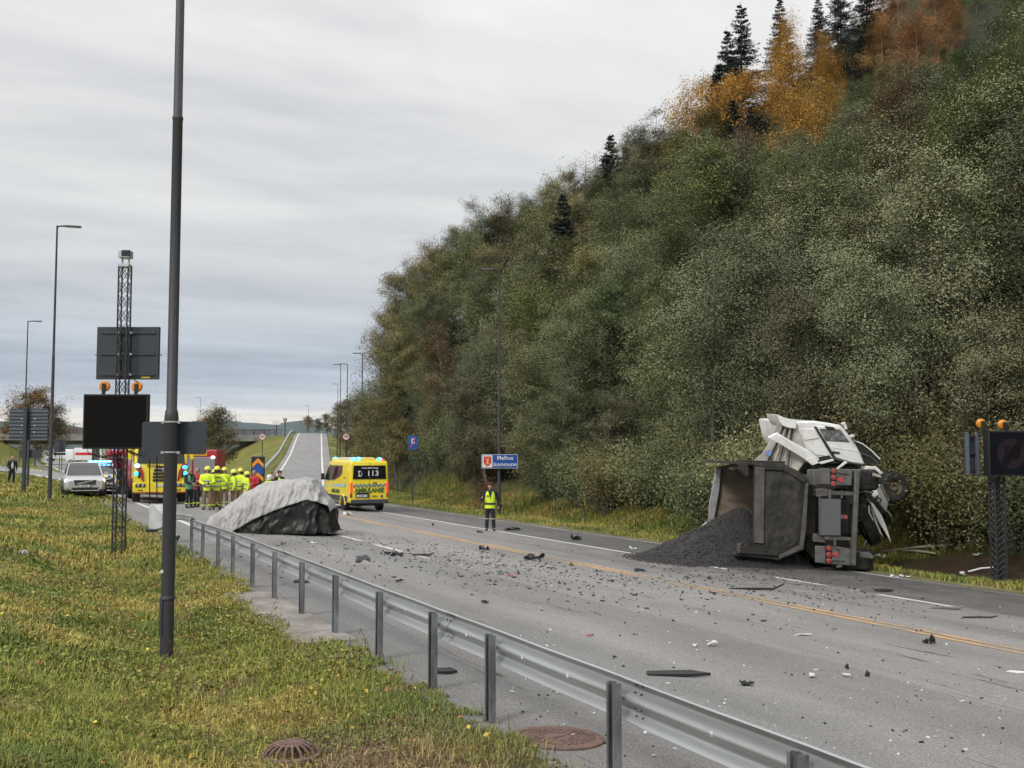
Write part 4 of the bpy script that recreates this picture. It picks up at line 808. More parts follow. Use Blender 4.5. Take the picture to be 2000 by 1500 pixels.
panel(ms_t, xx(183), xx(306), zz(740), zz(637), .14, .24, SIGNBK, 'upper_panel')
for pz in (649, 691, 731): panel(ms_t, xx(191), xx(299), zz(pz+2), zz(pz-2), .112, .139, SIGNBK, 'panel_rail', .003)
for pz in (649, 691, 731):
    for s in (-1, 1): MB().box((s*.15, .10, zz(pz)), (.05, .05, .05)).build('clamp', GALV, ms_t)
for pz in (692,):
    for px in (181, 308): MB().tube((xx(px)-.03, .19, zz(pz)), (xx(px)+.03, .19, zz(pz)), .012, None, 6).build('eye_bolt', STEEL_D, ms_t)
LED = mat('unlit led matrix', (.022, .018, .018), .45, var=0)
def led_mat(name, base, scale):
    m = mat(name, base, .75, var=0, spec=.08); t = m.node_tree; b = t.nodes['Principled BSDF']; nn_, lk = t.nodes.new, t.links.new
    tcn = nn_('ShaderNodeTexCoord'); ck = nn_('ShaderNodeTexChecker'); ck.inputs['Scale'].default_value = scale; ck.inputs[1].default_value = (*[x*1.9 for x in base], 1); ck.inputs[2].default_value = (*[x*.5 for x in base], 1); lk(tcn.outputs['Object'], ck.inputs[0]); lk(ck.outputs[0], b.inputs['Base Color']); return m
LED = led_mat('unlit led matrix board', (.0065, .0055, .0055), 42)
panel(ms_t, xx(174), xx(299), zz(877), zz(771), -.28, -.125, BLACKP, 'message_board')
panel(ms_t, xx(177), xx(296), zz(874), zz(774), -.2835, -.2815, LED, 'led_matrix', 0)
AMB_D = mat('amber lamp rim', (.70, .25, .03), .4, var=.1)
for px, py in ((210, 755), (273, 756)):
    c = Vector((xx(px), -.16, zz(py))); bc = MB().lathe([(.001, -.02), (.10, -.02), (.125, .0), (.125, .05), (.105, .07), (.001, .09)], 24, Matrix.Translation(c) @ Matrix.Rotation(-math.pi/2, 4, 'X')).build('beacon', AMB_D, ms_t)
    MB().box(c+Vector((0, -.04, -.09)), (.075, .05, .30)).build('beacon_bracket', BLACKP, ms_t, bevel=.004)
panel(ms_t, -.125, .125, zz(522), zz(517), -.13, .13, GALV, 'camera_plate', 0)
for px in (246, 259): MB().tube((xx(px-12), 0, zz(519)), (xx(px-12), 0, zz(504)), .03, .022, 10).build('camera_mount', GALV, ms_t)
panel(ms_t, xx(230), xx(252), zz(505), zz(490), -.14, .12, GALV, 'camera_housing', .015); panel(ms_t, xx(236), xx(253), zz(503), zz(490.5), -.145, -.11, BLACKP, 'camera_front', .01)
for k in range(6):
    x0 = xx(182+k*9); pts = [(x0, -.2, zz(878)), (x0+.02, -.2, zz(886)), (x0*.6, -.16, zz(893+k)), (-.09+.03*k, -.06, zz(886+k*2)), (-.08+.03*k, -.02, zz(905+k*5))]; MB().path(pts, .011, 5).build('cable', CABLE, ms_t)
for k in range(3): pts = [(xx(250+k*4), 0, zz(880)), (xx(262+k*5), -.05, zz(886)), (xx(276+k*7), -.15, zz(891)), (xx(284+k*5), -.18, zz(876))]; MB().path(pts, .012, 5).build('cable', CABLE, ms_t)
for k in range(3): pts = [(-.06+.05*k, 0, zz(880)), (.05-.05*k, -.03, zz(905)), (-.05+.03*k, .03, zz(935)), (.03-.02*k, 0, zz(965))]; MB().path(pts, .010, 5).build('cable', CABLE, ms_t)
MB().box((.0, -.02, zz(926)), (.12, .1, .26)).build('junction_box', BLACKP, ms_t, bevel=.03)
MB().path([(xx(257), -.1, zz(738)), (xx(266), -.16, zz(741)), (xx(276), -.18, zz(748)), (xx(275), -.17, zz(758))], .013, 5).build('cable', CABLE, ms_t)
panel(ms_t, xx(273), xx(290), zz(738), zz(735), .125, .139, mat('yellow label', (.5, .36, .05), .6, var=.1), 'label_strip', 0)

# ---- sign backs on the left
o = on_ground(46, 962); D0 = o.dot(FWD); t = thing('ribbed_sign_back', 'large ribbed grey sign seen from behind on one post at far left', 'road sign', o, ROTV); zz = lambda py: at(46, py, D0).z-o.z; xx = lambda px: (px-46)/FPX*D0
MB().box((0, 0, zz(796)/2-.15), (.16, .16, zz(796)+.3)).build('post', SIGNBK, t, bevel=.01)
for k in range(9):
    za, zb = zz(860)+(zz(798)-zz(860))*k/9, zz(860)+(zz(798)-zz(860))*(k+1)/9
    MB().prism([(xx(11.5), .09, za), (xx(11.5), .15, za), (xx(11.5), .15, zb), (xx(11.5), .125, zb-.02), (xx(11.5), .125, za+.05)], (xx(87)-xx(11.5), 0, 0)).build('slat', SIGNBK, t)
for px in (37, 62):
    for py in (818, 831, 844): MB().box((xx(px), .085, zz(py)), (.05, .02, .05)).build('bolt', REFL, t)
o = on_ground(54, 951); D0 = o.dot(FWD); t = thing('small_sign_back', 'small grey sign back on a thin post behind the ribbed sign', 'road sign', o, ROTV); zz = lambda py: at(54, py, D0).z-o.z; xx = lambda px: (px-54)/FPX*D0
MB().box((0, 0, zz(845)/2-.15), (.10, .10, zz(845)+.3)).build('post', SIGNBK, t); MB().box(((xx(35)+xx(79))/2, .08, (zz(878)+zz(894))/2), (xx(79)-xx(35), .03, zz(878)-zz(894))).build('panel', SIGNBK, t, bevel=.01)
p = on_ground(116, 921); D0 = p.dot(FWD); t = thing('square_sign_back', 'square grey sign back on two thin posts beside the side road', 'road sign', p, ROTV); zz = lambda py: at(116, py, D0).z-p.z; xx = lambda px: (px-116)/FPX*D0
for px in (115.5, 120): MB().tube((xx(px), 0, -.2), (xx(px), 0, zz(861)), .045, None, 6).build('post', SIGNBK, t)
MB().box((xx(115), .08, (zz(861)+zz(883))/2), (xx(126)-xx(104), .03, zz(861)-zz(883))).build('panel', SIGNBK, t)

# ---- small signs ahead
def round_sign(label, px, py, D, rpx, txt='50', base=None, pole_m=SIGNBK):
    p = at(px, py, D); b = g(p.x, p.y) if base is None else base; t = thing('speed_limit_sign', label, 'road sign', (p.x, p.y, b), ROTV); h = p.z-b; r = rpx/FPX*D
    MB().tube((0, .06, -.3), (0, .06, h+r*.6), .04, None, 8).build('post', pole_m, t)
    F = Matrix.Translation((0, 0, h)) @ Matrix.Rotation(math.pi/2, 4, 'X')
    MB().lathe([(.001, -.01), (r, -.01), (r, .004), (.001, .004)], 32, F).build('disc', REDS, t)
    MB().lathe([(.001, .004), (r*.80, .004), (r*.80, .009), (.001, .009)], 32, F).build('face', WHITES, t)
    link('numerals', text_mesh(txt, r*1.15, F @ Matrix.Translation((0, 0, .012)), .002, bold=.035*r), BLACKS, t); return t
round_sign('round red-rimmed 50 speed sign left of the slip road', 512.5, 853, 98, 6.6)
round_sign('round red-rimmed 50 speed sign right of the slip road behind the ambulance', 676, 853, 92, 6.8)
p = at(503.5, 939, 76); t = thing('chevron_sign', 'black sign with orange chevron over blue at the slip road nose', 'road sign', (p.x, p.y, g(p.x, p.y)), ROTV); S = 76/FPX; h0 = at(503, 942, 76).z-g(p.x, p.y); w, h = 26*S, 50*S
MB().box((0, 0, h0+h/2), (w, .06, h)).build('panel', BLACKP, t, bevel=.01)
MB().box((0, .08, h0/2), (.5, .06, h0+.5)).build('stand', STEEL_D, t)
zc = lambda py: h0+(942-py)*S
for n_, m_, py in (('chevron', ORANGES, 895), ('arrow', BLUES, 905), ('chevron', ORANGES, 922)):
    dz_ = 15*S if n_ == 'arrow' else 8*S; k = 11*S; a = zc(py)
    MB().prism([(-k, -.034, a-11*S), (0, -.034, a), (k, -.034, a-11*S), (k, -.034, a-11*S-dz_), (0, -.034, a-dz_), (-k, -.034, a-11*S-dz_)] if n_ == 'chevron' else [(-k, -.034, a-10*S), (0, -.034, a), (k, -.034, a-10*S), (k, -.034, a-22*S), (-k, -.034, a-22*S)], (0, -.006, 0)).build(n_, m_, t)
p = at(806, 908, 63); b = g(p.x, p.y); t = thing('blue_end_sign', 'small blue sign with a red diagonal stroke at the foot of the slope', 'road sign', (p.x, p.y, b), ROTV); S = 63/FPX; zc = lambda py: at(806, py, 63).z-b
MB().tube((0, .06, -.4), (0, .06, zc(855)), .04, None, 8).build('post', SIGNBK, t)
MB().prism([(x, 0, y+zc(864.5)) for x, y in rrect(17*S, 26*S, .05)], (0, .03, 0)).build('panel', BLUES, t)
MB().prism([(-2.5*S, -.004, zc(871)), (-1*S, -.004, zc(871)), (-1*S, -.004, zc(866)), (3.5*S, -.004, zc(866)), (3.5*S, -.004, zc(863)), (-1*S, -.004, zc(863)), (-1*S, -.004, zc(858)), (3*S, -.004, zc(858)), (3*S, -.004, zc(856.5)), (-2.5*S, -.004, zc(856.5))], (0, .003, 0)).build('symbol', WHITES, t)
MB().prism([(-6*S, -.009, zc(874)), (-3.5*S, -.009, zc(874)), (6*S, -.009, zc(856)), (3.5*S, -.009, zc(856))], (0, .003, 0)).build('stroke', REDS, t)
p = at(540, 840, 226); b = 4.5; t = thing('white_board_sign', 'small pale board sign on a post beyond the overpass', 'road sign', (p.x, p.y, b), ROTV); S = 226/FPX; zc = lambda py: at(540, py, 226).z-b
MB().box((0, 0, (zc(822)+zc(829))/2), (15*S, .1, 8*S)).build('panel', WHITES, t); MB().box((0, .1, zc(828)/2-1), (.2, .1, zc(828)+2)).build('post', SIGNBK, t)
p = at(556.5, 840, 226); t = thing('shield_sign', 'small dark shield sign on a post beyond the overpass', 'road sign', (p.x, p.y, b), ROTV)
MB().prism([(-3.5*S, 0, zc(817)), (3.5*S, 0, zc(817)), (3.5*S, 0, zc(822)), (0, 0, zc(826)), (-3.5*S, 0, zc(822))], (0, .08, 0)).build('panel', SIGNBK, t); MB().prism([(-2*S, -.02, zc(818)), (2*S, -.02, zc(818)), (2*S, -.02, zc(821.5)), (0, -.02, zc(824)), (-2*S, -.02, zc(821.5))], (0, .01, 0)).build('emblem', mat('faded emblem', (.45, .3, .28), .5, var=.1), t); MB().box((0, .1, zc(825)/2-1), (.2, .1, zc(825)+2)).build('post', SIGNBK, t)
# municipality sign
D0 = 52.8; p = at(976, 995, D0); b = g(p.x, p.y); t = thing('municipality_sign', 'blue municipality name sign with red shield in front of the tall lamp', 'road sign', (p.x, p.y, b), ROTV+.10); S = D0/FPX; zc = lambda py: at(976, py, D0).z-b
for py in (894, 908): MB().box((0, .10, zc(py)), (.24, .17, .05)).build('clamp', GALV, t)
MB().prism([(x, 0, y+zc(901)) for x, y in rrect(70.4*S, 27.0*S, .05)], (0, .03, 0)).build('border', WHITES, t); MB().prism([(x, -.004, y+zc(901)) for x, y in rrect(69*S, 25.6*S, .04)], (0, .003, 0)).build('panel', BLUES, t)
MB().prism([(x-24*S, -.009, y+zc(901)) for x, y in rrect(19.5*S, 23.5*S, .02)], (0, .003, 0)).build('crest_field', WHITES, t)
MB().prism([(-24*S+x*S, -.014, zc(901)+y*S) for x, y in ((-7.5, 9.5), (7.5, 9.5), (7.5, -2), (6, -6), (3, -8.5), (0, -9.8), (-3, -8.5), (-6, -6), (-7.5, -2))], (0, .003, 0)).build('shield', mat('red shield', (.62, .05, .03), .4, var=0), t)
YG = mat('pale gold emblem', (.75, .45, .20), .4, var=0); em = MB()
for q in ([(-5, 7), (-3, 7), (-1, 4), (1, 4), (3, 7), (5, 7), (2, 3), (2, 0), (-2, 0), (-2, 3)], [(-1, 0), (1, 0), (2, -3), (5, -5), (4, -6.5), (0, -4.5), (-2, -7), (-4, -7), (-2, -3.5)]): em.prism([(-24*S+x*S*.9, -.019, zc(901)+y*S*.95) for x, y in q], (0, .003, 0))
em.build('emblem', YG, t)
for tx, py in (('Melhus', 894.5), ('kommune', 907)): link('lettering', text_mesh(tx, 11.2*S, Matrix.Translation((10.5*S, -.008, zc(py))) @ Matrix.Rotation(math.pi/2, 4, 'X'), .002, bold=.0015), WHITES, t)
# slip road guardrail
t = thing('slip_guardrail', 'far steel guardrail climbing along the left of the slip road', 'guardrail', (25, 120, 0))
ys = np.arange(112, 262, 3.0); f = lambda y: float(ramp_right(y))-6.6
MB().loft([[Vector((f(y)+x*1.2, y, float(ramp_z(y))+.62+z)) for x, z in ((0, .16), (.10, .09), (0, 0), (.10, -.09), (0, -.16), (-.03, -.16), (-.03, .16))] for y in ys]).build('beam', GALV, t, True)
for y in ys[::2]: MB().box((f(y)-.08, y, float(ramp_z(y))+.2), (.1, .12, 1.1)).build('post', GALV_P, t, True)

# ---- right-hand variable speed sign
D0 = 26.3; p = at(1952, 1130, D0); b = g(p.x, p.y); t = thing('variable_speed_sign', 'black electronic speed sign with faint struck-out 50 on a dark lattice post at right', 'road sign', (p.x, p.y, b), ROTV+.10); S = D0/FPX; zc = lambda py: at(1952, py, D0).z-b; xc = lambda px: (px-1952)*S
lattice(MB(), .26, -.3, zc(925), .15, .026, .013).build('lattice', STEEL_D, t); MB().box((0, 0, .01), (.36, .36, .03)).build('base_plate', STEEL_D, t)
MB().box((0, .02, zc(1030)), (.12, .1, zc(935)-.1)).build('conduit', STEEL_D, t)
panel(t, xc(1919), xc(2012), zc(929), zc(842), -.42, -.16, BLACKP, 'housing'); panel(t, xc(1922), xc(2009), zc(926), zc(845), -.4235, -.4215, led_mat('unlit blue-black matrix', (.006, .0065, .011), 60), 'led_matrix', 0)
panel(t, xc(1893), xc(1917), zc(925), zc(848), .10, .14, SIGNBK, 'side_panel', .004)
for px in (1894.5, 1914): panel(t, xc(px-2.5), xc(px+2.5), zc(927), zc(845), -.04, .06, mat('blue-grey steel upright', srgb(96, 104, 116), .5, .3, var=.1) if px < 1900 else bpy.data.materials['blue-grey steel upright'], 'upright', .004)
for py in (852, 885, 918): panel(t, xc(1896), xc(1925), zc(py+1.5), zc(py-1.5), .0, .05, STEEL_D, 'crossbar', 0)
GH = mat('burnt-in pixel trace', (.022, .016, .021), .7, var=.15, spec=.1); cx, cz = xc(1965), (zc(886))
Fm = Matrix.Translation((cx, -.425, cz)) @ Matrix.Rotation(math.pi/2, 4, 'X'); r = 29*S
MB().lathe([(r*.0, 0.0), (r, 0.0), (r, .002), (r*.0, .002)], 36, Fm).build('ghost_disc', GH, t)
GD = mat('dark pixel trace', (.007, .006, .008), .7, var=0, spec=.1); link('ghost_numerals', text_mesh('50', r*1.15, Fm @ Matrix.Translation((0, 0, .004)), .001, bold=.012), GD, t)
for k in (-1.5, -.5, .5, 1.5):
    MB().box(Vector((cx+k*.035, -.4300, cz-k*.03)), (.032, .002, r*1.9), Matrix.Rotation(R(40), 3, 'Y')).build('ghost_stroke', GD, t)
for px, py in ((1913, 828), (1957, 830)):
    c = Vector((xc(px), -.26, zc(py))); MB().lathe([(.001, -.03), (.085, -.03), (.12, .0), (.12, .05), (.09, .07), (.001, .08)], 24, Matrix.Translation(c) @ Matrix.Rotation(-math.pi/2+.2, 4, 'X')).build('beacon', AMBER, t)
    MB().box(c+Vector((.02, -.06, -.07)), (.085, .06, .26)).build('beacon_bracket', BLACKP, t, bevel=.004)
# thin snow markers
for i, (px, py, ph, D) in enumerate(((1142, 1040, 978, 46), (430, 950, 905, 90), (12, 900, 868, 100), (184, 935, 860, 88))):
    p = at(px, py, D); b = g(p.x, p.y); lab = ['thin snow marker stick on the verge left of the spilled heap', 'thin snow marker stick behind the firefighters', 'thin snow marker stick on the far left bank', 'thin snow marker stick by the side road'][i]
    t = thing('snow_marker', lab, 'marker stick', (p.x, p.y, b)); h = at(px, ph, D).z-b; MB().tube((0, 0, -.2), (0, 0, h*.8), .018, .014, 5).build('stick', STEEL_D, t); MB().tube((0, 0, h*.8), (0, 0, h), .018, .012, 5).build('tip', mat('orange tip', (.5, .2, .05), .6, var=0) if i == 0 else bpy.data.materials['orange tip'], t)
# pale boulder in the grass
p = on_ground(46, 1083); bl = MB().ball((0, 0, .02), (.10, .08, .075), 12, 8).build('boulder', mat('pale rock', (.45, .45, .42), .85, var=.2, bump=.5, bscale=12), None, label='pale rounded stone half sunk in the left grass', cat='stone'); bl.location = p

# ================================================================== VEHICLES  (local: x forward, y left, z up)
RUBBER = mat('tyre rubber', (.018, .018, .018), .8, var=.2, scale=20, dirt=(.05, .047, .042), dscale=5, bump=.25, bscale=60)
RIM = mat('alloy rim', (.45, .45, .46), .35, .8, var=.1); GLASS = mat('dark vehicle glass', (.012, .014, .016), .08, 0, var=0, spec=.8)
GLASS_L = mat('glass with painted sky reflection', (.10, .115, .125), .08, 0, var=.3, scale=2, spec=1.0)  # sky reflection put into the pane as a paler base colour
BLKPL = mat('black plastic trim', (.018, .018, .02), .6, var=.15); SILVER = mat('silver car paint', (.52, .53, .535), .3, .35, var=.05, coat=.6)
YEL = mat('emergency yellow paint', (.86, .68, .03), .35, var=.06, coat=.4); REDP = mat('fire engine red paint', (.36, .016, .018), .35, var=.08, coat=.4); WHITEP = mat('white vehicle paint', (.70, .71, .71), .35, var=.05, coat=.4)
REDL = mat('red tail lamp', (.5, .03, .02), .3, var=.1, emit=(1, .07, .03), es=.7); REDLENS = mat('dusty red lens', (.30, .05, .035), .45, var=.15, coat=.4)
BLUEL = mat('flashing blue lamp', (.02, .25, .8), .3, var=0, emit=(.03, .42, 1.0), es=3.5); BLUEW = mat('blue lamp core', (.4, .8, 1), .3, var=0, emit=(.12, .60, 1), es=11)
HEADL = mat('lit headlamp', (.9, .9, .9), .2, var=0, emit=(1, .98, .92), es=9); PLATE = mat('number plate', (.62, .63, .62), .4, var=.12, scale=25)
GREENL = mat('green ambulance print', (.012, .11, .045), .4, var=.1); CHROME = mat('chrome trim', (.6, .6, .62), .15, 1, var=0)
def rring(x, w, z0, z1, r, n=4, tum=0.0):
    """rounded-rectangle cross-section with tumblehome"""
    out = []
    for sx, sz, a0 in ((1, 1, 0), (-1, 1, 90), (-1, -1, 180), (1, -1, 270)):
        for k in range(n+1):
            a = R(a0+90*k/n); y = sx*(w-r)+r*math.cos(a); z = (z1-r if sz > 0 else z0+r)+r*math.sin(a); out.append(Vector((x, y*(1-tum*max(0, (z-z0)/(z1-z0)-.4)), z)))
    return out
def wheel(par, x, y, r=.35, w=.24, name='wheel'):
    s = 1 if y > 0 else -1; M = Matrix.Translation((x, y, r)) @ Matrix.Rotation(-s*math.pi/2, 4, 'X')
    t = MB().lathe([(r*.62, -w/2), (r*.9, -w/2), (r, -w*.36), (r, w*.36), (r*.9, w/2), (r*.62, w/2), (r*.60, w*.3), (r*.60, -w*.3)], 28, M, False).build(name, RUBBER, par)
    rm = MB().lathe([(.001, w*.34), (r*.16, w*.36), (r*.2, w*.22), (r*.50, w*.20), (r*.58, w*.40), (r*.62, w*.40), (r*.62, -w*.3), (.001, -w*.3)], 24, M)
    for k in range(5): a = 2*math.pi*k/5; rm.box(M @ Vector((r*.34*math.cos(a), r*.34*math.sin(a), w*.30)), (r*.5, r*.12, w*.14), (M.to_3x3() @ Matrix.Rotation(a, 3, 'Z')))
    rm.build('rim', RIM, t); return t
def vplace(px, D, heading, z=None):
    p = at(px, 880, D); return Vector((p.x, p.y, (g(p.x, p.y) if z is None else z)))
def poly(par, name, pts, m, th=(0, 0, 0), **kw): return MB().prism(pts, th).build(name, m, par, **kw)
def tx(par, s, size, loc, m, face='rear', name='lettering', bold=0., xs=1.0):
    Rm = {'rear': Matrix(((0, 0, -1), (-1, 0, 0), (0, 1, 0))), 'front': Matrix(((0, 0, 1), (1, 0, 0), (0, 1, 0))), 'left': Matrix(((-1, 0, 0), (0, 0, 1), (0, 1, 0))), 'right': Matrix(((1, 0, 0), (0, 0, -1), (0, 1, 0)))}[face]
    return link(name, text_mesh(s, size, Matrix.Translation(loc) @ Rm.to_4x4(), .002, bold=bold, xs=xs), m, par)
HY = math.radians(90)

def make_car(name, label, paint, loc, rot, police=False):
    t = thing(name, label, 'car', loc, rot)
    st = [(-2.42, .70, .55, .80, .10), (-2.36, .86, .36, .98, .14), (-2.0, .93, .26, 1.05, .16), (-1.0, .95, .24, 1.03, .16), (.6, .95, .24, 1.02, .16), (1.2, .94, .24, 1.0, .16), (1.9, .92, .26, .93, .16), (2.25, .86, .30, .84, .15), (2.40, .74, .36, .76, .12)]
    MB().loft([rring(x, w, a, b, r) for x, w, a, b, r in st]).build('body', paint, t)
    gh = [(-2.25, .76, .74, .98, 1.02), (-1.75, .80, .64, .98, 1.52), (-.9, .82, .63, .98, 1.60), (.15, .82, .63, .98, 1.56), (.55, .82, .66, .98, 1.40), (1.25, .80, .78, .97, 1.0)]
    MB().loft([[Vector((x, s*u, z)) for s, u, z in ((1, wb, zb), (1, wt, zt-.04), (1, wt-.1, zt), (-1, wt-.1, zt), (-1, wt, zt-.04), (-1, wb, zb))] for x, wb, wt, zb, zt in gh]).build('glasshouse', GLASS, t)
    MB().loft([[Vector((x, s*u, z)) for s, u, z in ((1, wt+.012, zt-.05), (1, wt-.09, zt+.012), (-1, wt-.09, zt+.012), (-1, wt+.012, zt-.05))] for x, wb, wt, zb, zt in gh[1:4]]).build('roof', paint, t)
    for s in (-1, 1):
        MB().path([(1.25, s*.80, .99), (.55, s*.70, 1.40), (.1, s*.66, 1.55)], .035, 6).build('pillar', paint, t)
        MB().path([(-.9, s*.66, 1.56), (-.85, s*.83, 1.0)], .04, 6).build('pillar', BLKPL, t)
        MB().loft([rring(.62, .0+.11, 1.0, 1.12, .04), rring(.78, .11, .99, 1.13, .04)]).build('tmp', paint, t).name = 'mirror'
        mo = [o for o in t.children if o.name.startswith('mirror')][-1]; mo.location = (0.25, s*.98, .02)
        for x in (-1.42, 1.46): wheel(t, x, s*.83, .35, .24)
        for x in (-1.42, 1.46): MB().path([(x+.42*math.cos(a), s*.945, .35+.40*math.sin(a)) for a in np.linspace(-.2, math.pi+.2, 12)], .028, 5).build('wheel_arch', BLKPL, t)
        # lamp units
        MB().prism([(2.28, s*.52, .78), (2.16, s*.86, .83), (2.16, s*.87, .70), (2.30, s*.56, .66)], (.06, 0, 0)).build('headlight', HEADL, t)
        MB().prism([(2.33, s*.60, .46), (2.26, s*.80, .48), (2.26, s*.80, .42), (2.33, s*.60, .40)], (.04, 0, 0)).build('fog_lamp', BLKPL, t)
    gr = MB().prism([(2.36, -.50, .80), (2.36, .50, .80), (2.40, .44, .58), (2.40, -.44, .58)], (.035, 0, 0)).build('grille', BLKPL, t)
    MB().path([(2.42, -.46, .595), (2.42, .46, .595)], .014, 5).build('trim', CHROME, gr); MB().path([(2.425, .34, .77), (2.445, -.34, .61)], .018, 5).build('bar', CHROME, gr)
    MB().lathe([(.05, 0), (.075, 0), (.075, .02), (.05, .02)], 18, Matrix.Translation((2.435, 0, .69)) @ Matrix.Rotation(math.pi/2, 4, 'Y'), False).build('emblem', CHROME, gr)
    MB().prism([(2.36, -.62, .45), (2.36, .62, .45), (2.36, .50, .33), (2.36, -.50, .33)], (.05, 0, 0)).build('lower_intake', BLKPL, t)
    MB().box((2.38, 0, .30), (.12, 1.25, .05)).build('skid_plate', CHROME, t, bevel=.01); MB().box((0, 0, .22), (4.3, 1.75, .12)).build('underbody', BLKPL, t)
    MB().box((2.43, 0, .52), (.015, .50, .105)).build('number_plate', PLATE, t); MB().box((2.44, .23, .52), (.012, .04, .10)).build('plate_band', BLUES, t)
    tx(t, 'EL 40921' if not police else 'BT 28410', .075, (2.44, -.02, .52), BLACKS, 'front', 'plate_lettering', bold=.001)
    MB().box((.62, 0, 1.03), (.12, 1.3, .04)).build('wipers', BLKPL, t)
    return t
make_car('estate_car', 'silver estate car with lit headlamps parked half on the verge', SILVER, vplace(164, 51, 0, on_ground(164, 960).z if False else None)+Vector((0, 0, .02)), -HY-.02)
pc = make_car('police_car', 'white and yellow police car with blue light bar behind the silver estate', WHITEP, vplace(196, 60, 0)+Vector((0, 0, .02)), -HY+.03, True)
MB().box((-.2, 0, 1.70), (.30, 1.25, .10)).build('light_bar', BLUEL, pc, bevel=.03)
for y in (-.5, -.25, 0, .25, .5): MB().box((-.04, y, 1.71), (.03, .17, .07)).build('light_module', BLUEW, pc)
for y in (-.45, .45): MB().box((-.2, y, 1.63), (.2, .08, .08)).build('bar_foot', BLKPL, pc)
for k in range(6): poly(pc, 'checker', [(2.29+.012*(2.5-abs(k-2.5)), -.55+k*.185, .845+.01*(k % 2)), (2.29+.012*(2.5-abs(k-2.5)), -.37+k*.185, .845+.01*(k % 2)), (2.0, -.37+k*.185, .945), (2.0, -.55+k*.185, .945)], YEL if k % 2 else mat('police blue', (.02, .06, .3), .4, var=0) if 'police blue' not in bpy.data.materials else bpy.data.materials['police blue'], (0, 0, .012))
for s in (-1, 1): MB().box((2.34, s*.62, .56), (.12, .34, .16), Matrix.Rotation(-s*.25, 3, 'Z')).build('bumper_marking', YEL, pc, bevel=.02)

# ---- ambulance
amb = thing('ambulance', 'yellow ambulance seen from behind with blue lights flashing', 'ambulance', vplace(722, 50.6, 0), HY-.02)
amb.location += amb.rotation_euler.to_matrix() @ Vector((2.95, 0, 0)); amb.location.z = -.048*amb.location.x+.012
TUM = .085
def ay(z, w=.99, z0=.40, z1=2.50): return w*(1-TUM*max(0, (z-z0)/(z1-z0)-.4))
st = [(-2.96, .93, .46, 2.36, .10), (-2.90, .975, .42, 2.46, .12), (-2.4, .99, .40, 2.50, .14), (.4, .99, .40, 2.51, .14), (1.05, .985, .40, 2.44, .16), (1.35, .98, .40, 2.26, .18), (2.05, .965, .40, 1.52, .16), (2.35, .95, .40, 1.28, .14), (2.85, .88, .42, 1.08, .14), (3.0, .74, .46, .92, .12)]
MB().loft([rring(x, w, a, b, r, 4, TUM) for x, w, a, b, r in st]).build('body', YEL, amb)
wsc = [Vector((1.12, s*.80, 2.36)) for s in (-1, 1)]+[Vector((2.02, s*.90, 1.60)) for s in (1, -1)]; MB().prism([p+Vector((.035, 0, .04)) for p in wsc], (.02, 0, .02)).build('windscreen', GLASS, amb)
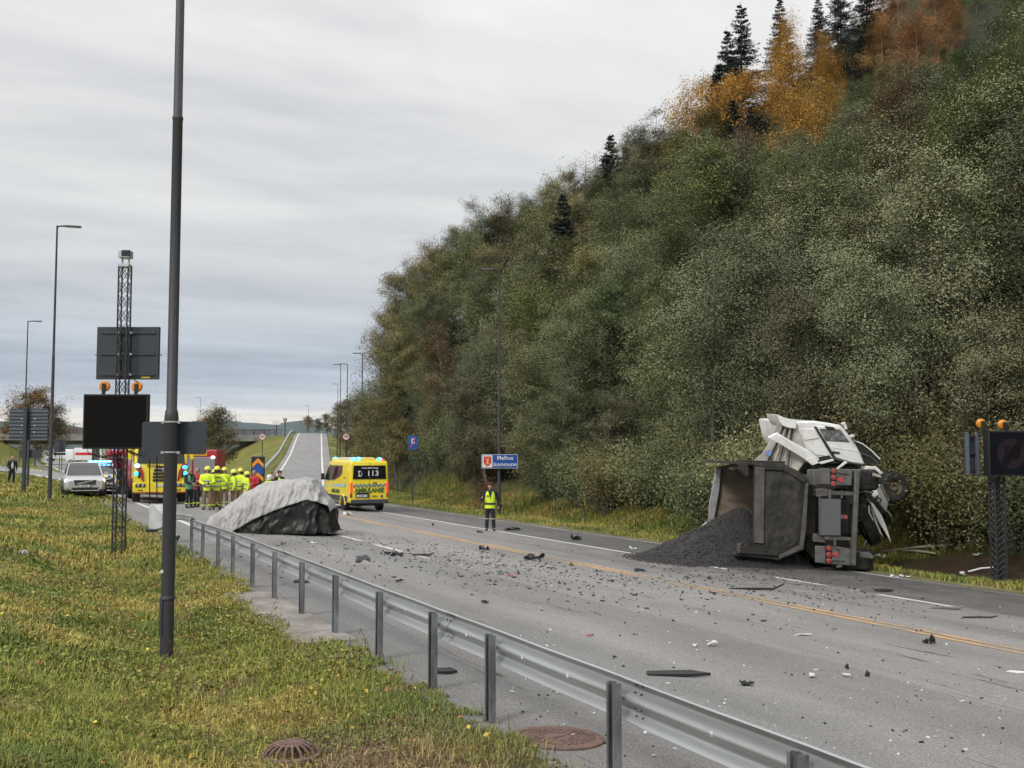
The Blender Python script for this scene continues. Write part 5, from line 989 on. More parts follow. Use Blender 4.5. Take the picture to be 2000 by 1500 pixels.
for s in (-1, 1):
    for n_, q in (('cab_window', ((1.0, 2.18), (1.28, 2.06), (1.86, 1.50), (1.05, 1.44))), ('side_window', ((-1.55, 2.22), (.78, 2.22), (.80, 1.46), (.1, 1.46), (-1.1, 1.68), (-1.5, 1.86)))):
        poly(amb, n_, [(x, s*(ay(z)+.004), z) for x, z in q], GLASS if n_ == 'cab_window' else GLASS_L, (0, s*.006, 0))
    # interior seen through the side window
    poly(amb, 'window_frame', [(.83, s*(ay(2.24)+.003), 2.26), (.90, s*(ay(2.24)+.003), 2.26), (.98, s*(ay(1.4)+.003), 1.40), (.90, s*(ay(1.4)+.003), 1.40)], BLKPL, (0, s*.004, 0))
    poly(amb, 'seat_silhouette', [(-.72, s*(ay(2.15)+.011), 2.18), (-.25, s*(ay(2.15)+.011), 2.12), (.05, s*(ay(1.8)+.011), 1.80), (.42, s*(ay(1.6)+.011), 1.52), (-.2, s*(ay(1.55)+.011), 1.56), (-.62, s*(ay(1.8)+.011), 1.78)], GLASS, (0, s*.002, 0))
    MB().box((-.2, s*1.0, .62), (4.7, .03, .26)).build('side_moulding', mat('grey side moulding', srgb(66, 68, 74), .55, var=.08) if 'grey side moulding' not in bpy.data.materials else bpy.data.materials['grey side moulding'], amb, bevel=.01)
    STRIPE = bpy.data.materials.get('pale blue stripe') or mat('pale blue stripe', (.35, .55, .62), .3, var=.25, scale=3)
    poly(amb, 'stripe', [(-2.2, s*(ay(1.3)+.004), 1.36), (2.3, s*(.952), 1.14), (2.3, s*(.952), 1.05), (-2.2, s*(ay(1.2)+.004), 1.20)], STRIPE, (0, s*.004, 0))
    tx(amb, 'AMBULANSE', .27, (-.35, s*(ay(.95)+.006), .93), GREENL, 'left' if s > 0 else 'right', 'side_lettering', bold=.006)
    tx(amb, '1 1 3', .16, (-1.95, s*(ay(1.75)+.004), 1.62), GREENL, 'left' if s > 0 else 'right', 'side_number', bold=.004)
    for x in (-1.75, 1.95):
        wheel(amb, x, s*.86, .36, .26)
        MB().path([(x+.43*math.cos(a), s*.985, .37+.42*math.sin(a)) for a in np.linspace(-.1, math.pi+.1, 12)], .05, 5).build('wheel_arch', YEL, amb)
        MB().lathe([(.001, 0), (.40, 0), (.40, .2), (.001, .2)], 20, Matrix.Translation((x, s*.80, .38)) @ Matrix.Rotation(-s*math.pi/2, 4, 'X')).build('wheel_well', BLKPL, amb)
    MB().box((1.72, s*1.12, 1.62), (.18, .16, .34)).build('mirror', BLKPL, amb, bevel=.03); MB().box((1.72, s*1.0, 1.5), (.08, .14, .06)).build('mirror_arm', BLKPL, amb)
    MB().box((-2.955, s*.90, 1.17), (.05, .12, .50)).build('tail_lamp', REDL, amb, bevel=.015); MB().box((-2.95, s*.91, .80), (.05, .11, .22)).build('tail_lamp_lower', REDLENS, amb, bevel=.01)
    MB().box((-.3, s*.95, .40), (3.0, .10, .05)).build('side_step', CHROME, amb, bevel=.01); MB().box((-2.3, s*1.0, .55), (.30, .02, .2)).build('side_reflector', mat('pale yellow reflector', (.7, .65, .3), .4, var=0) if 'pale yellow reflector' not in bpy.data.materials else bpy.data.materials['pale yellow reflector'], amb)
XR = -2.975
poly(amb, 'rear_window', [(XR, y, z) for y, z in ((.80, 2.24), (-.80, 2.24), (-.84, 1.58), (.84, 1.58))], GLASS, (-.012, 0, 0), bevel=.003)
MB().box((XR-.005, 0, 1.45), (.012, .012, 1.9)).build('door_gap', BLKPL, amb)
tx(amb, 'Helse Midt-Norge', .115, (XR-.016, -.02, 2.12), WHITES, 'rear', 'window_lettering', bold=.001)
tx(amb, '113', .36, (XR-.016, -.16, 1.85), WHITES, 'rear', 'window_number', xs=1.15, bold=.004)
ph = MB().path([(XR-.016, .50, 1.95), (XR-.016, .54, 1.90), (XR-.016, .54, 1.80), (XR-.016, .48, 1.74)], [.035, .018, .018, .035], 6); ph.build('phone_symbol', WHITES, amb)
MB().path([(XR-.015, .50+.14*math.cos(a)*.8, 1.84+.14*math.sin(a)) for a in np.linspace(.7, 5.6, 14)], .009, 4).build('phone_ring', WHITES, amb)
MB().lathe([(.001, 0), (.055, 0), (.055, .02), (.001, .02)], 16, Matrix.Translation((XR-.03, 0, 1.66)) @ Matrix.Rotation(math.pi/2, 4, 'Y')).build('badge', CHROME, amb)
MB().box((XR-.004, 0, 1.27), (.008, 1.62, .135)).build('check_band', mat('pale reflective band', (.5, .56, .5), .4, var=.05), amb)
for k in range(16):
    for r_ in range(2):
        if (k+r_) % 2 == 0: MB().box((XR-.010, -.76+k*.1013, 1.305-r_*.067), (.004, .1, .066)).build('check', GREENL, amb)
tx(amb, 'AMBULANSE', .29, (XR-.016, 0, 1.03), GREENL, 'rear', 'rear_lettering', bold=.010, xs=.90)
MB().box((XR-.006, .36, .80), (.012, .66, .24)).build('plate_recess', BLKPL, amb); MB().box((XR-.014, .38, .77), (.012, .52, .115)).build('number_plate', PLATE, amb); tx(amb, 'SJ 80017', .09, (XR-.022, .38, .77), BLACKS, 'rear', 'plate_lettering', bold=.001)
tx(amb, 'H-01', .14, (XR-.006, -.28, .74), BLACKS, 'rear', 'fleet_number', bold=.003); MB().lathe([(.001, 0), (.065, 0), (.065, .006), (.001, .006)], 12, Matrix.Translation((XR-.010, -.62, .74)) @ Matrix.Rotation(math.pi/2, 4, 'Y')).build('star_badge', BLUES, amb)
MB().box((-2.98, 0, .50), (.20, 1.86, .20)).build('rear_bumper', bpy.data.materials['grey side moulding'], amb, bevel=.03); MB().box((-3.02, -.25, 1.40), (.05, .2, .05)).build('door_handle', BLKPL, amb, bevel=.01)
MB().box((-.2, 0, .38), (5.2, 1.5, .2)).build('underbody', BLKPL, amb)
for x in (-2.55, 1.0):
    MB().loft([rring(x-.16, .82, 2.44, 2.56, .05), rring(x+.16, .80, 2.44, 2.58, .05)]).build('light_bar', YEL, amb)
for y, x in ((.74, -2.66), (.50, -2.72), (-.56, -2.74), (.62, 1.1), (-.62, 1.1)):
    MB().ball((x, y, 2.55), (.14, .13, .085), 10, 6).build('blue_lamp', BLUEL, amb); MB().ball((x-.09 if x < 0 else x+.09, y, 2.56), (.055, .055, .05), 8, 5).build('lamp_core', BLUEW, amb)
MB().ball((-2.74, -.76, 2.52), (.06, .07, .05), 8, 5).build('marker_lamp', REDL, amb); MB().path([(-2.6, .2, 2.56), (-2.68, .15, 2.62), (-2.68, -.3, 2.62), (-2.6, -.35, 2.56)], .018, 6).build('roof_rail', YEL, amb)
MB().box((-.6, 0, 2.56), (2.3, 1.2, .12)).build('roof_unit', WHITEP, amb, bevel=.04)

# ---- yellow fire engine
ft = thing('fire_engine', 'yellow-fronted fire engine facing the camera behind the lattice mast', 'fire engine', vplace(313, 50.5, 0)+Vector((0, 0, .015)), -HY-.06)
st = [(-2.3, 1.22, .95, 3.05, .12), (-.2, 1.24, .9, 3.05, .12), (.55, 1.24, .85, 3.0, .14), (.72, 1.22, .85, 2.7, .14), (.86, 1.21, .85, 1.95, .12), (.90, 1.20, .82, 1.8, .1), (.90, 1.16, .80, 1.0, .1)]
MB().loft([rring(x, w, a, b, r, 4, .05) for x, w, a, b, r in st]).build('cab', YEL, ft)
MB().loft([rring(x, w, a, b, r) for x, w, a, b, r in ((-.1, 1.25, .50, 1.0, .08), (.85, 1.25, .48, 1.02, .1), (1.02, 1.15, .5, .98, .1))]).build('bumper', YEL, ft)
MB().loft([rring(-2.35, 1.25, .6, 3.1, .08), rring(-7.2, 1.25, .6, 3.1, .08)]).build('equipment_body', REDP, ft)
poly(ft, 'windscreen', [(.895, 1.08, 1.90), (.895, -1.08, 1.90), (.70, -1.02, 2.78), (.70, 1.02, 2.78)], GLASS, (.03, 0, .006), bevel=.01)
for z, w in ((1.74, .42), (1.58, .52), (1.42, .58), (1.26, .60), (1.10, .60)): MB().box((.93, 0, z), (.08, w*2*.62, .10)).build('grille_slat', BLKPL, ft, bevel=.01)
MB().box((.985, 0, 1.66), (.03, .62, .03)).build('badge_bar', CHROME, ft)
for s in (-1, 1):
    MB().box((1.0, s*.92, .86), (.08, .46, .17)).build('headlight_housing', BLKPL, ft, bevel=.02)
    for dy in (-.11, .10): MB().lathe([(.001, 0), (.07, 0), (.07, .03), (.001, .04)], 14, Matrix.Translation((1.035, s*.92+dy, .87)) @ Matrix.Rotation(math.pi/2, 4, 'Y')).build('headlight', CHROME, ft)
    for dy in (-.12, .0): MB().box((1.03, s*.86+dy, .64), (.03, .07, .06)).build('fog_lamp', BLKPL, ft)
    poly(ft, 'red_flash', [(.925, s*1.20, 1.90), (.925, s*.98, 1.90), (.94, s*.80, 1.50), (.95, s*.74, 1.05), (.95, s*.82, 1.05), (.94, s*.95, 1.45), (.925, s*1.20, 1.72)], REDP, (.01, 0, 0))
    MB().box((.99, s*.62, .53), (.10, 1.2, .05)).build('red_band', REDP, ft)
    wheel(ft, -.25, s*1.05, .52, .34); wheel(ft, -4.6, s*1.02, .52, .56)
    MB().path([(-.25+.62*math.cos(a), s*1.235, .55+.60*math.sin(a)) for a in np.linspace(-.1, math.pi+.1, 12)], .05, 5).build('wheel_arch', BLKPL, ft)
    MB().box((.75, s*1.42, 2.35), (.2, .18, .55)).build('mirror', YEL, ft, bevel=.04); MB().path([(.75, s*1.2, 2.6), (.75, s*1.42, 2.55)], .025, 6).build('mirror_arm', BLKPL, ft)
    MB().box((.96, s*.98, 1.36), (.05, .10, .28)).build('air_slot', BLKPL, ft, bevel=.02)
    MB().ball((1.0, s*1.08, 1.80 if s < 0 else 1.72), (.06, .12, .09), 8, 6).build('blue_flasher', BLUEW if s < 0 else BLUEL, ft); MB().ball((1.0, s*1.12, 1.42), (.05, .10, .09), 8, 6).build('blue_flasher', BLUEL, ft)
    poly(ft, 'door_window', [(.55, s*1.225, 1.95), (.52, s*1.20, 2.70), (-.35, s*1.20, 2.70), (-.35, s*1.225, 1.95)], GLASS, (0, s*.01, 0))
MB().lathe([(.001, 0), (.13, 0), (.15, .03), (.001, .05)], 18, Matrix.Translation((.98, .18, 1.60)) @ Matrix.Rotation(math.pi/2, 4, 'Y')).build('spot_lamp', CHROME, ft)
MB().box((1.04, .0, .86), (.02, .5, .11)).build('number_plate', PLATE, ft); tx(ft, 'BRANN', .17, (.965, -.35, 1.79), BLACKS, 'front', 'lettering', bold=.003)
MB().box((-.2, 0, .7), (1.6, 1.8, .3)).build('chassis', BLKPL, ft); MB().box((-4.5, 0, .75), (5.5, 1.1, .35)).build('chassis', BLKPL, ft)
MB().box((-.3, 0, 3.12), (.5, 1.8, .14)).build('roof_light_bar', BLUEL, ft, bevel=.03)
# ---- red fire engine behind, side-on
f2 = thing('rescue_engine', 'red rescue engine with grey roller shutters half hidden behind the yellow one', 'fire engine', vplace(364, 62, 0), math.pi-YAW+.06)
MB().loft([rring(-2.05, 1.22, .6, 2.72, .10), rring(4.2, 1.22, .6, 2.72, .10)]).build('body', REDP, f2)
SHUT = mat('grey roller shutter', (.30, .30, .31), .45, .4, var=.08, stretch=(1, 1, 12), scale=2)
for x in (-1.35, -.05, 1.25, 2.55): MB().box((x, 1.235, 1.45), (1.22, .03, 1.5)).build('shutter', SHUT, f2, bevel=.01)
poly(f2, 'roof_band', [(-2.04, 1.235, 2.22), (4.2, 1.235, 2.22), (4.2, 1.235, 2.30), (-2.04, 1.235, 2.30)], GALV, (0, .015, 0))
MB().box((-.95, 1.25, 2.50), (1.1, .03, .26)).build('name_board', mat('yellow name board', (.75, .45, .04), .4, var=0), f2); tx(f2, 'REDNING', .22, (-.95, 1.27, 2.50), REDP, 'left', 'lettering', bold=.006)
MB().ball((-1.85, 1.27, 2.28), (.09, .05, .07), 8, 6).build('work_lamp', HEADL, f2)
for x in (-.9, 3.2):
    for s in (-1, 1): wheel(f2, x, s*1.05, .5, .34)
MB().box((1, 0, .6), (6, 1.6, .3)).build('chassis', BLKPL, f2)
# ---- red crew van in between
f3 = thing('crew_van', 'red crew van mostly hidden between the mast and the yellow fire engine', 'van', vplace(246, 68, 0), -HY)
MB().loft([rring(x, w, a, b, r, 4, .08) for x, w, a, b, r in ((-4.5, .98, .4, 2.5, .12), (-.8, .98, .4, 2.5, .12), (-.2, .97, .4, 2.35, .14), (.45, .96, .4, 1.5, .14), (1.1, .9, .42, 1.1, .12))]).build('body', REDP, f3)
poly(f3, 'windscreen', [(.50, .86, 1.55), (.50, -.86, 1.55), (-.12, -.76, 2.32), (-.12, .76, 2.32)], GLASS_L, (.03, 0, .03)); MB().box((1.08, 0, .8), (.1, 1.0, .22)).build('grille', BLKPL, f3)
for s in (-1, 1):
    MB().box((1.06, s*.72, .92), (.08, .3, .16)).build('headlight', HEADL, f3, bevel=.02); wheel(f3, .2, s*.85, .35, .24); wheel(f3, -3.2, s*.85, .35, .24); MB().box((-.2, s*.7, 2.56), (.2, .3, .1)).build('blue_lamp', BLUEL, f3)
MB().box((1.05, 0, .55), (.14, 1.8, .2)).build('bumper', WHITEP, f3, bevel=.03)
# ---- traffic held up beyond the overpass
def lorry(label, px, D, L, H, col, heading, w=2.5, name='lorry'):
    p = at(px, 880, D); z = g(p.x, p.y); t = thing(name, label, 'lorry' if name == 'lorry' else 'bus', (p.x, p.y, z+.05), heading)
    MB().loft([rring(-L/2, w/2, .7, H, .1), rring(L/2-2.2, w/2, .7, H, .1)]).build('cargo_body', col, t); MB().loft([rring(L/2-2.0, w/2, .6, H*.9, .2), rring(L/2, w/2*.96, .5, H*.86, .25)]).build('cab', WHITEP, t)
    MB().box((L/2-.02, 0, H*.62), (.12, w*.86, H*.25)).build('windscreen', GLASS, t)
    for s in (-1, 1):
        for x in (-L/2+1.4, L/2-1.4): wheel(t, x, s*(w/2-.15), .48, .3)
        MB().box((0-1, s*(w/2+.01), H*.62), (L-3.0, .03, H*.18)).build('side_band', REDS if name == 'lorry' else GLASS, t)
    return t
l1 = lorry('white lorry with red lettering waiting beyond the overpass pier', 170, 232, 9, 3.5, WHITEP, math.pi-YAW-.2)
lorry('white bus seen through the overpass at far left', 128, 262, 10, 3.1, WHITEP, math.pi-YAW, name='bus')

# ================================================================== THE WRECK
DW = 27.3                                        # metres ahead to the lorry's tail
wo_ = at(1600, 1105, DW); wo_.z = -.048*20.2
WR = thing('wrecked_lorry', 'white tipper lorry lying on its side against the slope, tail towards the camera', 'lorry', wo_, ROTV)
def w(px, py, d=0.0): return lo(px, py, DW+d, wo_, DW)          # pixel at depth d behind the tail plane, lorry frame
def wslab(name, pts, d, th, m, par=None, bev=0.0, vec=None, sharp=35):
    P = [w(*q[:2], q[2] if len(q) > 2 else d) for q in pts]; return MB().prism(P, vec if vec is not None else (0, th, 0)).build(name, m, par or WR, bevel=bev, sharp=sharp)
TUBM = mat('scratched dark tipper steel', (.027, .026, .023), .65, .2, var=.35, scale=3.5, dirt=(.085, .075, .062), dscale=2.4, damt=.38, bump=.5, bscale=7)
TUBR = mat('bare dirty steel rim', (.115, .108, .098), .6, .3, var=.35, scale=5, dirt=(.07, .06, .05), dscale=3)
RUST = mat('rust-streaked tipper lining', (.30, .235, .18), .6, .15, var=.35, scale=1.6, dirt=(.15, .085, .055), dscale=1.3, damt=.55, stretch=(1, .4, 1.8))
CHAS = mat('grimy dark chassis', (.022, .021, .020), .7, .2, var=.35, scale=6, dirt=(.06, .055, .048), dscale=4)
GREYP = mat('dusty grey lamp panel', (.125, .125, .122), .65, var=.2, scale=5, dirt=(.07, .065, .06), dscale=4); STEELB = mat('dirty steel beam', (.15, .142, .13), .55, .4, var=.25, scale=7, dirt=(.07, .065, .058), dscale=4)
CABW = mat('scuffed white cab paint', (.80, .80, .785), .35, var=.04, coat=.3, dirt=(.50, .48, .44), dscale=2.2, damt=.22); CABG = mat('dirty cream cab rear', (.50, .47, .42), .6, var=.12, dirt=(.25, .22, .18), dscale=2.0, damt=.5)
# tipper tub: tailgate at the rear, floor towards the chassis (right), open top facing left
tail = [(1473, 905), (1531, 906), (1560, 920), (1580, 936), (1576, 1034), (1570, 1074), (1523, 1094), (1433, 1085), (1434, 1081), (1471, 1077)]
wslab('tailgate', tail, .0, .07, TUBM, bev=.008)
# pressed field and ribs on the tailgate
wslab('tailgate_rib', [(1476, 912), (1494, 914), (1492, 1062), (1473, 1060)], -.07, .072, TUBR, bev=.015)
wslab('tailgate_rib', [(1440, 1068), (1521, 1075), (1519, 1086), (1438, 1080)], -.09, .092, TUBM, bev=.012)
wslab('tailgate_rib', [(1476, 907), (1531, 909), (1531, 919), (1476, 917)], -.06, .062, TUBM, bev=.012)
wslab('tailgate_rib', [(1531, 909), (1558, 921), (1576, 937), (1570, 944), (1552, 931), (1531, 920)], -.05, .052, TUBM, bev=.01)
wslab('tailgate_rib', [(1574, 944), (1579, 944), (1574, 1034), (1568, 1072), (1522, 1092), (1521, 1085), (1562, 1066)], -.04, .042, TUBR, bev=.008)
gu, gv = np.linspace(0, 1, 36), np.linspace(0, 1, 56); fld = []
for b_ in gv:                                     # dented inner field of the tailgate
    l_, r_ = 1494-.5*b_, np.interp(b_, [0, .16, .72, .92, 1], [1538, 1570, 1568, 1560, 1535])
    for a_ in gu:
        e_ = min(1, 8*min(a_, 1-a_, b_, 1-b_)); n_ = float(fbm(np.array([a_*3.0+.3]), np.array([b_*4.2]), 23)[0]-.35); q = w(l_+(r_-l_)*a_, 919+b_*154, -.006); fld.append(q+Vector((0, -.13*e_*max(-.1, n_)-.010*e_*float(fbm(np.array([a_*14.]), np.array([b_*20.]), 29)[0]), 0)))
k_ = (np.arange(55)[:, None]*36+np.arange(35)[None]).ravel(); link('tailgate_field', np_mesh('tailgate_field', np.array([tuple(p_) for p_ in fld]), np.stack([k_, k_+1, k_+37, k_+36], 1), None, True), TUBM, WR)
wslab('hinge_lug', [(1441, 1063), (1447, 1061), (1447, 1080), (1441, 1080)], -.12, .11, TUBR, bev=.01); wslab('hinge_lug', [(1445, 902), (1460, 902), (1464, 926), (1458, 931), (1447, 918)], -.06, .3, TUBM, bev=.01)
LT = 4.9
wslab('side_wall', [(1443, 902), (1531, 905), (1531, 909.5), (1443, 907)], .075, LT, TUBM); wslab('side_wall', [(1434, 1080), (1523, 1090), (1523, 1094), (1434, 1085)], .075, LT, TUBR)
wslab('side_chamfer', [(1531, 905), (1580, 935), (1576, 940), (1531, 910)], .075, LT, TUBR); wslab('side_chamfer', [(1523, 1094), (1570, 1074), (1567, 1069), (1523, 1088)], .075, LT, TUBM)
wslab('tub_floor', [(1576, 936), (1581, 936), (1571, 1074), (1566, 1072)], .075, LT, TUBM)
for d in (1.2, 2.4, 3.6): wslab('wall_rib', [(1440, 898), (1534, 901), (1534, 905), (1440, 902)], d, .14, TUBM, bev=.01)
# headboard with bent canopy, rust-coloured inside
hb = [(1397, 917, LT), (1400, 912, LT), (1446, 903, LT), (1500, 902, LT), (1535, 925, LT), (1533, 1040, LT), (1500, 1052, LT), (1380, 1040, LT), (1384, 1010, LT)]
wslab('headboard', hb, LT, .09, RUST)
wslab('headboard_edge', [(1397, 917, LT), (1408, 913, LT), (1404, 960, LT-.05), (1393, 1022, LT), (1382, 1030, LT), (1384, 985, LT)], LT, -.12, mat('pale dented rim', (.36, .36, .36), .45, .4, var=.2, scale=5), bev=.02, vec=(0, -.10, 0))
wslab('canopy_lip', [(1421, 917, LT), (1425, 911, LT), (1448, 904, LT), (1447, 910, LT)], LT, -.5, CABG, vec=(0, -.9, 0), bev=.02)
wslab('headboard_foot', [(1366, 1031, LT), (1380, 1020, LT), (1385, 1022, LT), (1372, 1036, LT)], LT, .1, CABW)
# chassis: rails run away from the camera; the lorry's upward side points left
wslab('chassis_rail', [(1594, 957), (1617, 955), (1617, 969), (1594, 970)], .05, 6.4, STEELB, bev=.01); wslab('chassis_rail', [(1589, 1043), (1612, 1045), (1612, 1060), (1588, 1058)], .05, 6.4, STEELB, bev=.01)
wslab('cross_member', [(1617, 959), (1668, 961), (1668, 968), (1617, 966)], .0, .12, STEELB, bev=.008); wslab('cross_member', [(1610, 1046), (1664, 1050), (1664, 1056), (1610, 1054)], .0, .12, STEELB, bev=.008)
wslab('underrun_bar', [(1671, 921), (1680, 921), (1672, 1104), (1662, 1104)], -.12, .13, STEELB, bev=.018)
for a in ((1619, 956, 1623, 974), (1643, 958, 1646, 973), (1629, 1050, 1633, 1066), (1600, 970, 1603, 1044)): wslab('bracket', [(a[0], a[1]), (a[2], a[1]), (a[2], a[3]), (a[0], a[3])], -.05, .08, STEELB)
wslab('blanked_plate', [(1604, 974), (1642, 975), (1642, 1046), (1603, 1045)], -.06, .02, mat('flat grey board', srgb(92, 95, 98), .6, var=.06, scale=3), bev=.003)  # plain grey rectangle standing for the blanked-out number plate
wslab('axle_housing', [(1640, 975), (1660, 975), (1660, 1045), (1640, 1045)], .5, .45, CHAS, bev=.05); wslab('underbody_block', [(1586, 930), (1650, 930), (1660, 1085), (1580, 1080)], 1.0, 5.0, CHAS, bev=.06)
wslab('gap_shade_slab', [(1581, 940), (1594, 935), (1590, 1090), (1574, 1075)], .4, 4.6, CHAS)  # dark slab standing in for shade in the gap beside the chassis
def lamps(cx, ys, panel_, tri, extra):
    pn = wslab('lamp_panel', panel_, -.02, .05, GREYP, bev=.02)
    for y in ys:
        c = w(cx, y, -.03); l = MB().lathe([(.001, 0), (.071, 0), (.071, .03), (.055, .045), (.001, .05)], 20, Matrix.Translation(c) @ Matrix.Rotation(math.pi/2, 4, 'X')).build('round_lamp', REDLENS, pn)
        MB().lathe([(.070, -.01), (.082, -.01), (.082, .018), (.070, .018)], 20, Matrix.Translation(c) @ Matrix.Rotation(math.pi/2, 4, 'X'), False).build('lamp_rim', BLKPL, pn)
    wslab('lamp_strip', [(cx-6, ys[0]-7), (cx+6, ys[0]-7), (cx+6, ys[2]+7), (cx-6, ys[2]+7)], -.04, .018, BLKPL, pn)
    wslab('triangle_reflector', tri, -.05, .028, mat('red triangle reflector', (.55, .06, .05), .35, var=.12) if 'red triangle reflector' not in bpy.data.materials else bpy.data.materials['red triangle reflector'], pn)
    for e in extra: wslab('panel_bar', e, -.06, .038, STEELB, pn, bev=.006)
lamps(1627.5, (920, 932.5, 945), [(1601, 914), (1664, 917), (1664, 949), (1602, 946)], [(1634.5, 937), (1646.5, 931), (1646.5, 943)], [[(1637, 921), (1658, 924), (1658, 927), (1637, 924)]])
lamps(1618.5, (1071, 1083.5, 1095.5), [(1592, 1066), (1640, 1068), (1674, 1074), (1671, 1106), (1592, 1099)], [(1625, 1083), (1636.5, 1077), (1636.5, 1089)], [[(1624, 1091), (1650, 1092), (1650, 1096), (1624, 1095)]])
for a, b, d in ((1588, 1602, .18), (1577, 1590, .36)): wslab('mudguard_flap', [(a, 917), (b, 916), (b, 947), (a, 949)], d, .04, GREYP, bev=.03)
for q in (((1651, 1010), .052), ((1634, 1070), .04)):
    MB().lathe([(.001, 0), (q[1], 0), (q[1], .04), (.001, .05)], 16, Matrix.Translation(w(*q[0], -.08)) @ Matrix.Rotation(math.pi/2, 4, 'X')).build('small_lamp', REDLENS if q[1] > .05 else STEELB, WR)
wslab('lamp_bracket', [(1641, 1006), (1650, 1006), (1650, 1013), (1641, 1013)], -.05, .03, STEELB); wslab('tow_hook', [(1640, 1096), (1645, 1096), (1645, 1108), (1634, 1110), (1634, 1105), (1640, 1103)], -.04, .05, STEELB, bev=.008)
def tyre(c, axis, r, wd, rim=True, par=None, rimm=RIM, tread=True):
    ax = Vector(axis).normalized(); M = Matrix.Translation(c) @ ax.to_track_quat('Z', 'Y').to_matrix().to_4x4(); h = wd/2
    t = MB().lathe([(r*.56, -h*.9), (r*.86, -h), (r*.97, -h*.85), (r, -h*.55), (r, h*.55), (r*.97, h*.85), (r*.86, h), (r*.56, h*.9), (r*.55, 0)], 40, M, False).build('tyre', RUBBER, par or WR)
    if tread:
        tb = MB()
        for k in range(40):
            a = 2*math.pi*k/40
            for zz_, q in ((-.62, .12), (-.2, -.12), (.2, .12), (.62, -.12)): tb.box(M @ Vector((r*math.cos(a+q*.3), r*math.sin(a+q*.3), zz_*h)), (.028, r*.115, h*.32), M.to_3x3() @ Matrix.Rotation(a, 3, 'Z'))
        tb.build('tread_blocks', RUBBER, t, kind='stuff')
    if rim:
        rm = MB().lathe([(.001, h*.2), (r*.14, h*.25), (r*.17, h*.55), (r*.26, h*.5), (r*.30, h*.1), (r*.45, -h*.1), (r*.53, h*.5), (r*.58, h*.85), (r*.58, -h*.8), (.001, -h*.8)], 30, M)
        for k in range(10): a = 2*math.pi*k/10; rm.lathe([(.001, 0), (.022, 0), (.022, .05), (.001, .05)], 6, M @ Matrix.Translation((r*.23*math.cos(a), r*.23*math.sin(a), h*.45)))
        rm.build('rim', rimm, t)
    return t
tyre(w(1672, 937, .75), (0, 0, 1), .56, .56); tyre(w(1664, 1092, .75), (0.02, 0, 1), .53, .50)
wslab('mudguard', [(1676, 917), (1700, 921), (1720, 928), (1723, 934), (1705, 930), (1676, 926)], .25, .5, CABG, bev=.02); wslab('mudguard', [(1678, 1078), (1700, 1080), (1709, 1088), (1704, 1092), (1678, 1089)], .2, .5, GREYP, bev=.02)
tyre(w(1690, 1022, 1.8), (.86, -.12, .40), .62, .34); tyre(w(1713, 1012, 2.1), (.86, -.15, .42), .60, .12, False, tread=False)
wslab('torn_mudguard', [(1699, 980), (1706, 984), (1722, 1006), (1732, 1030), (1741, 1060), (1727, 1036), (1716, 1018)], 1.35, .06, CABW, bev=.01); wslab('torn_mudguard', [(1700, 990), (1707, 1000), (1714, 1022), (1726, 1050), (1718, 1040), (1708, 1018)], 1.2, .05, CABG, bev=.01)
wslab('side_tank', [(1698, 960), (1720, 945), (1738, 975), (1732, 1003), (1716, 984)], 2.2, .55, mat('silver tank', (.42, .42, .40), .4, .5, var=.12, dirt=(.22, .2, .17), dscale=3), bev=.04); wslab('tank_strap', [(1719, 947), (1723, 946), (1739, 977), (1735, 980)], 2.15, .6, STEELB, bev=.01)
wslab('air_tank', [(1678, 966), (1690, 962), (1693, 976), (1684, 986), (1678, 984)], .9, .5, CHAS, bev=.05)
# cab, thrown round so that its right door faces the camera
CL = Vector((-.62, 2.2, .16))                    # across the cab, from the door side to the far side
DC = 3.4
side = [(1555, 823), (1591, 822), (1620, 826), (1644, 830), (1653, 841), (1669, 862), (1682, 885), (1691, 908), (1662, 905), (1629, 896), (1612, 902), (1590, 892), (1575, 880), (1562, 856)]
wslab('cab_shell', side, DC, 0, CABW, vec=CL, bev=.06)
wslab('cab_side_panel', [(1564, 838), (1590, 837), (1612, 870), (1624, 893), (1592, 888), (1578, 873)], DC-.02, .03, CABW, bev=.015)
wslab('stowage_hatch', [(1567, 838), (1588, 838), (1600, 856), (1572, 860)], DC-.045, .03, CABW, bev=.012)
dr_ = wslab('door', [(1595, 832), (1645, 834), (1664, 866), (1688, 906), (1662, 903), (1632, 893), (1613, 862)], DC-.05, .06, CABW, bev=.02)
wslab('door_gap', [(1590, 833), (1594, 833), (1632, 894), (1628, 896)], DC-.052, .03, BLKPL)
CRZ = mat('crazed side glass', (.05, .055, .06), .15, var=.9, scale=9, spec=.9, dirt=(.42, .44, .44), dscale=7, damt=.25)
wslab('door_window', [(1600, 837), (1642, 839), (1660, 864), (1613, 861)], DC-.065, .02, CRZ, dr_, bev=.004)
wslab('window_visor', [(1611, 832), (1628, 834), (1633, 839), (1617, 840)], DC-.10, .05, BLKPL, bev=.008)
wslab('door_handle', [(1626, 881), (1640, 883), (1640, 886), (1626, 885)], DC-.09, .03, BLKPL, dr_, bev=.004); wslab('door_crease', [(1622, 872), (1674, 880), (1675, 882), (1622, 874)], DC-.06, .015, CABW, dr_, bev=.004)
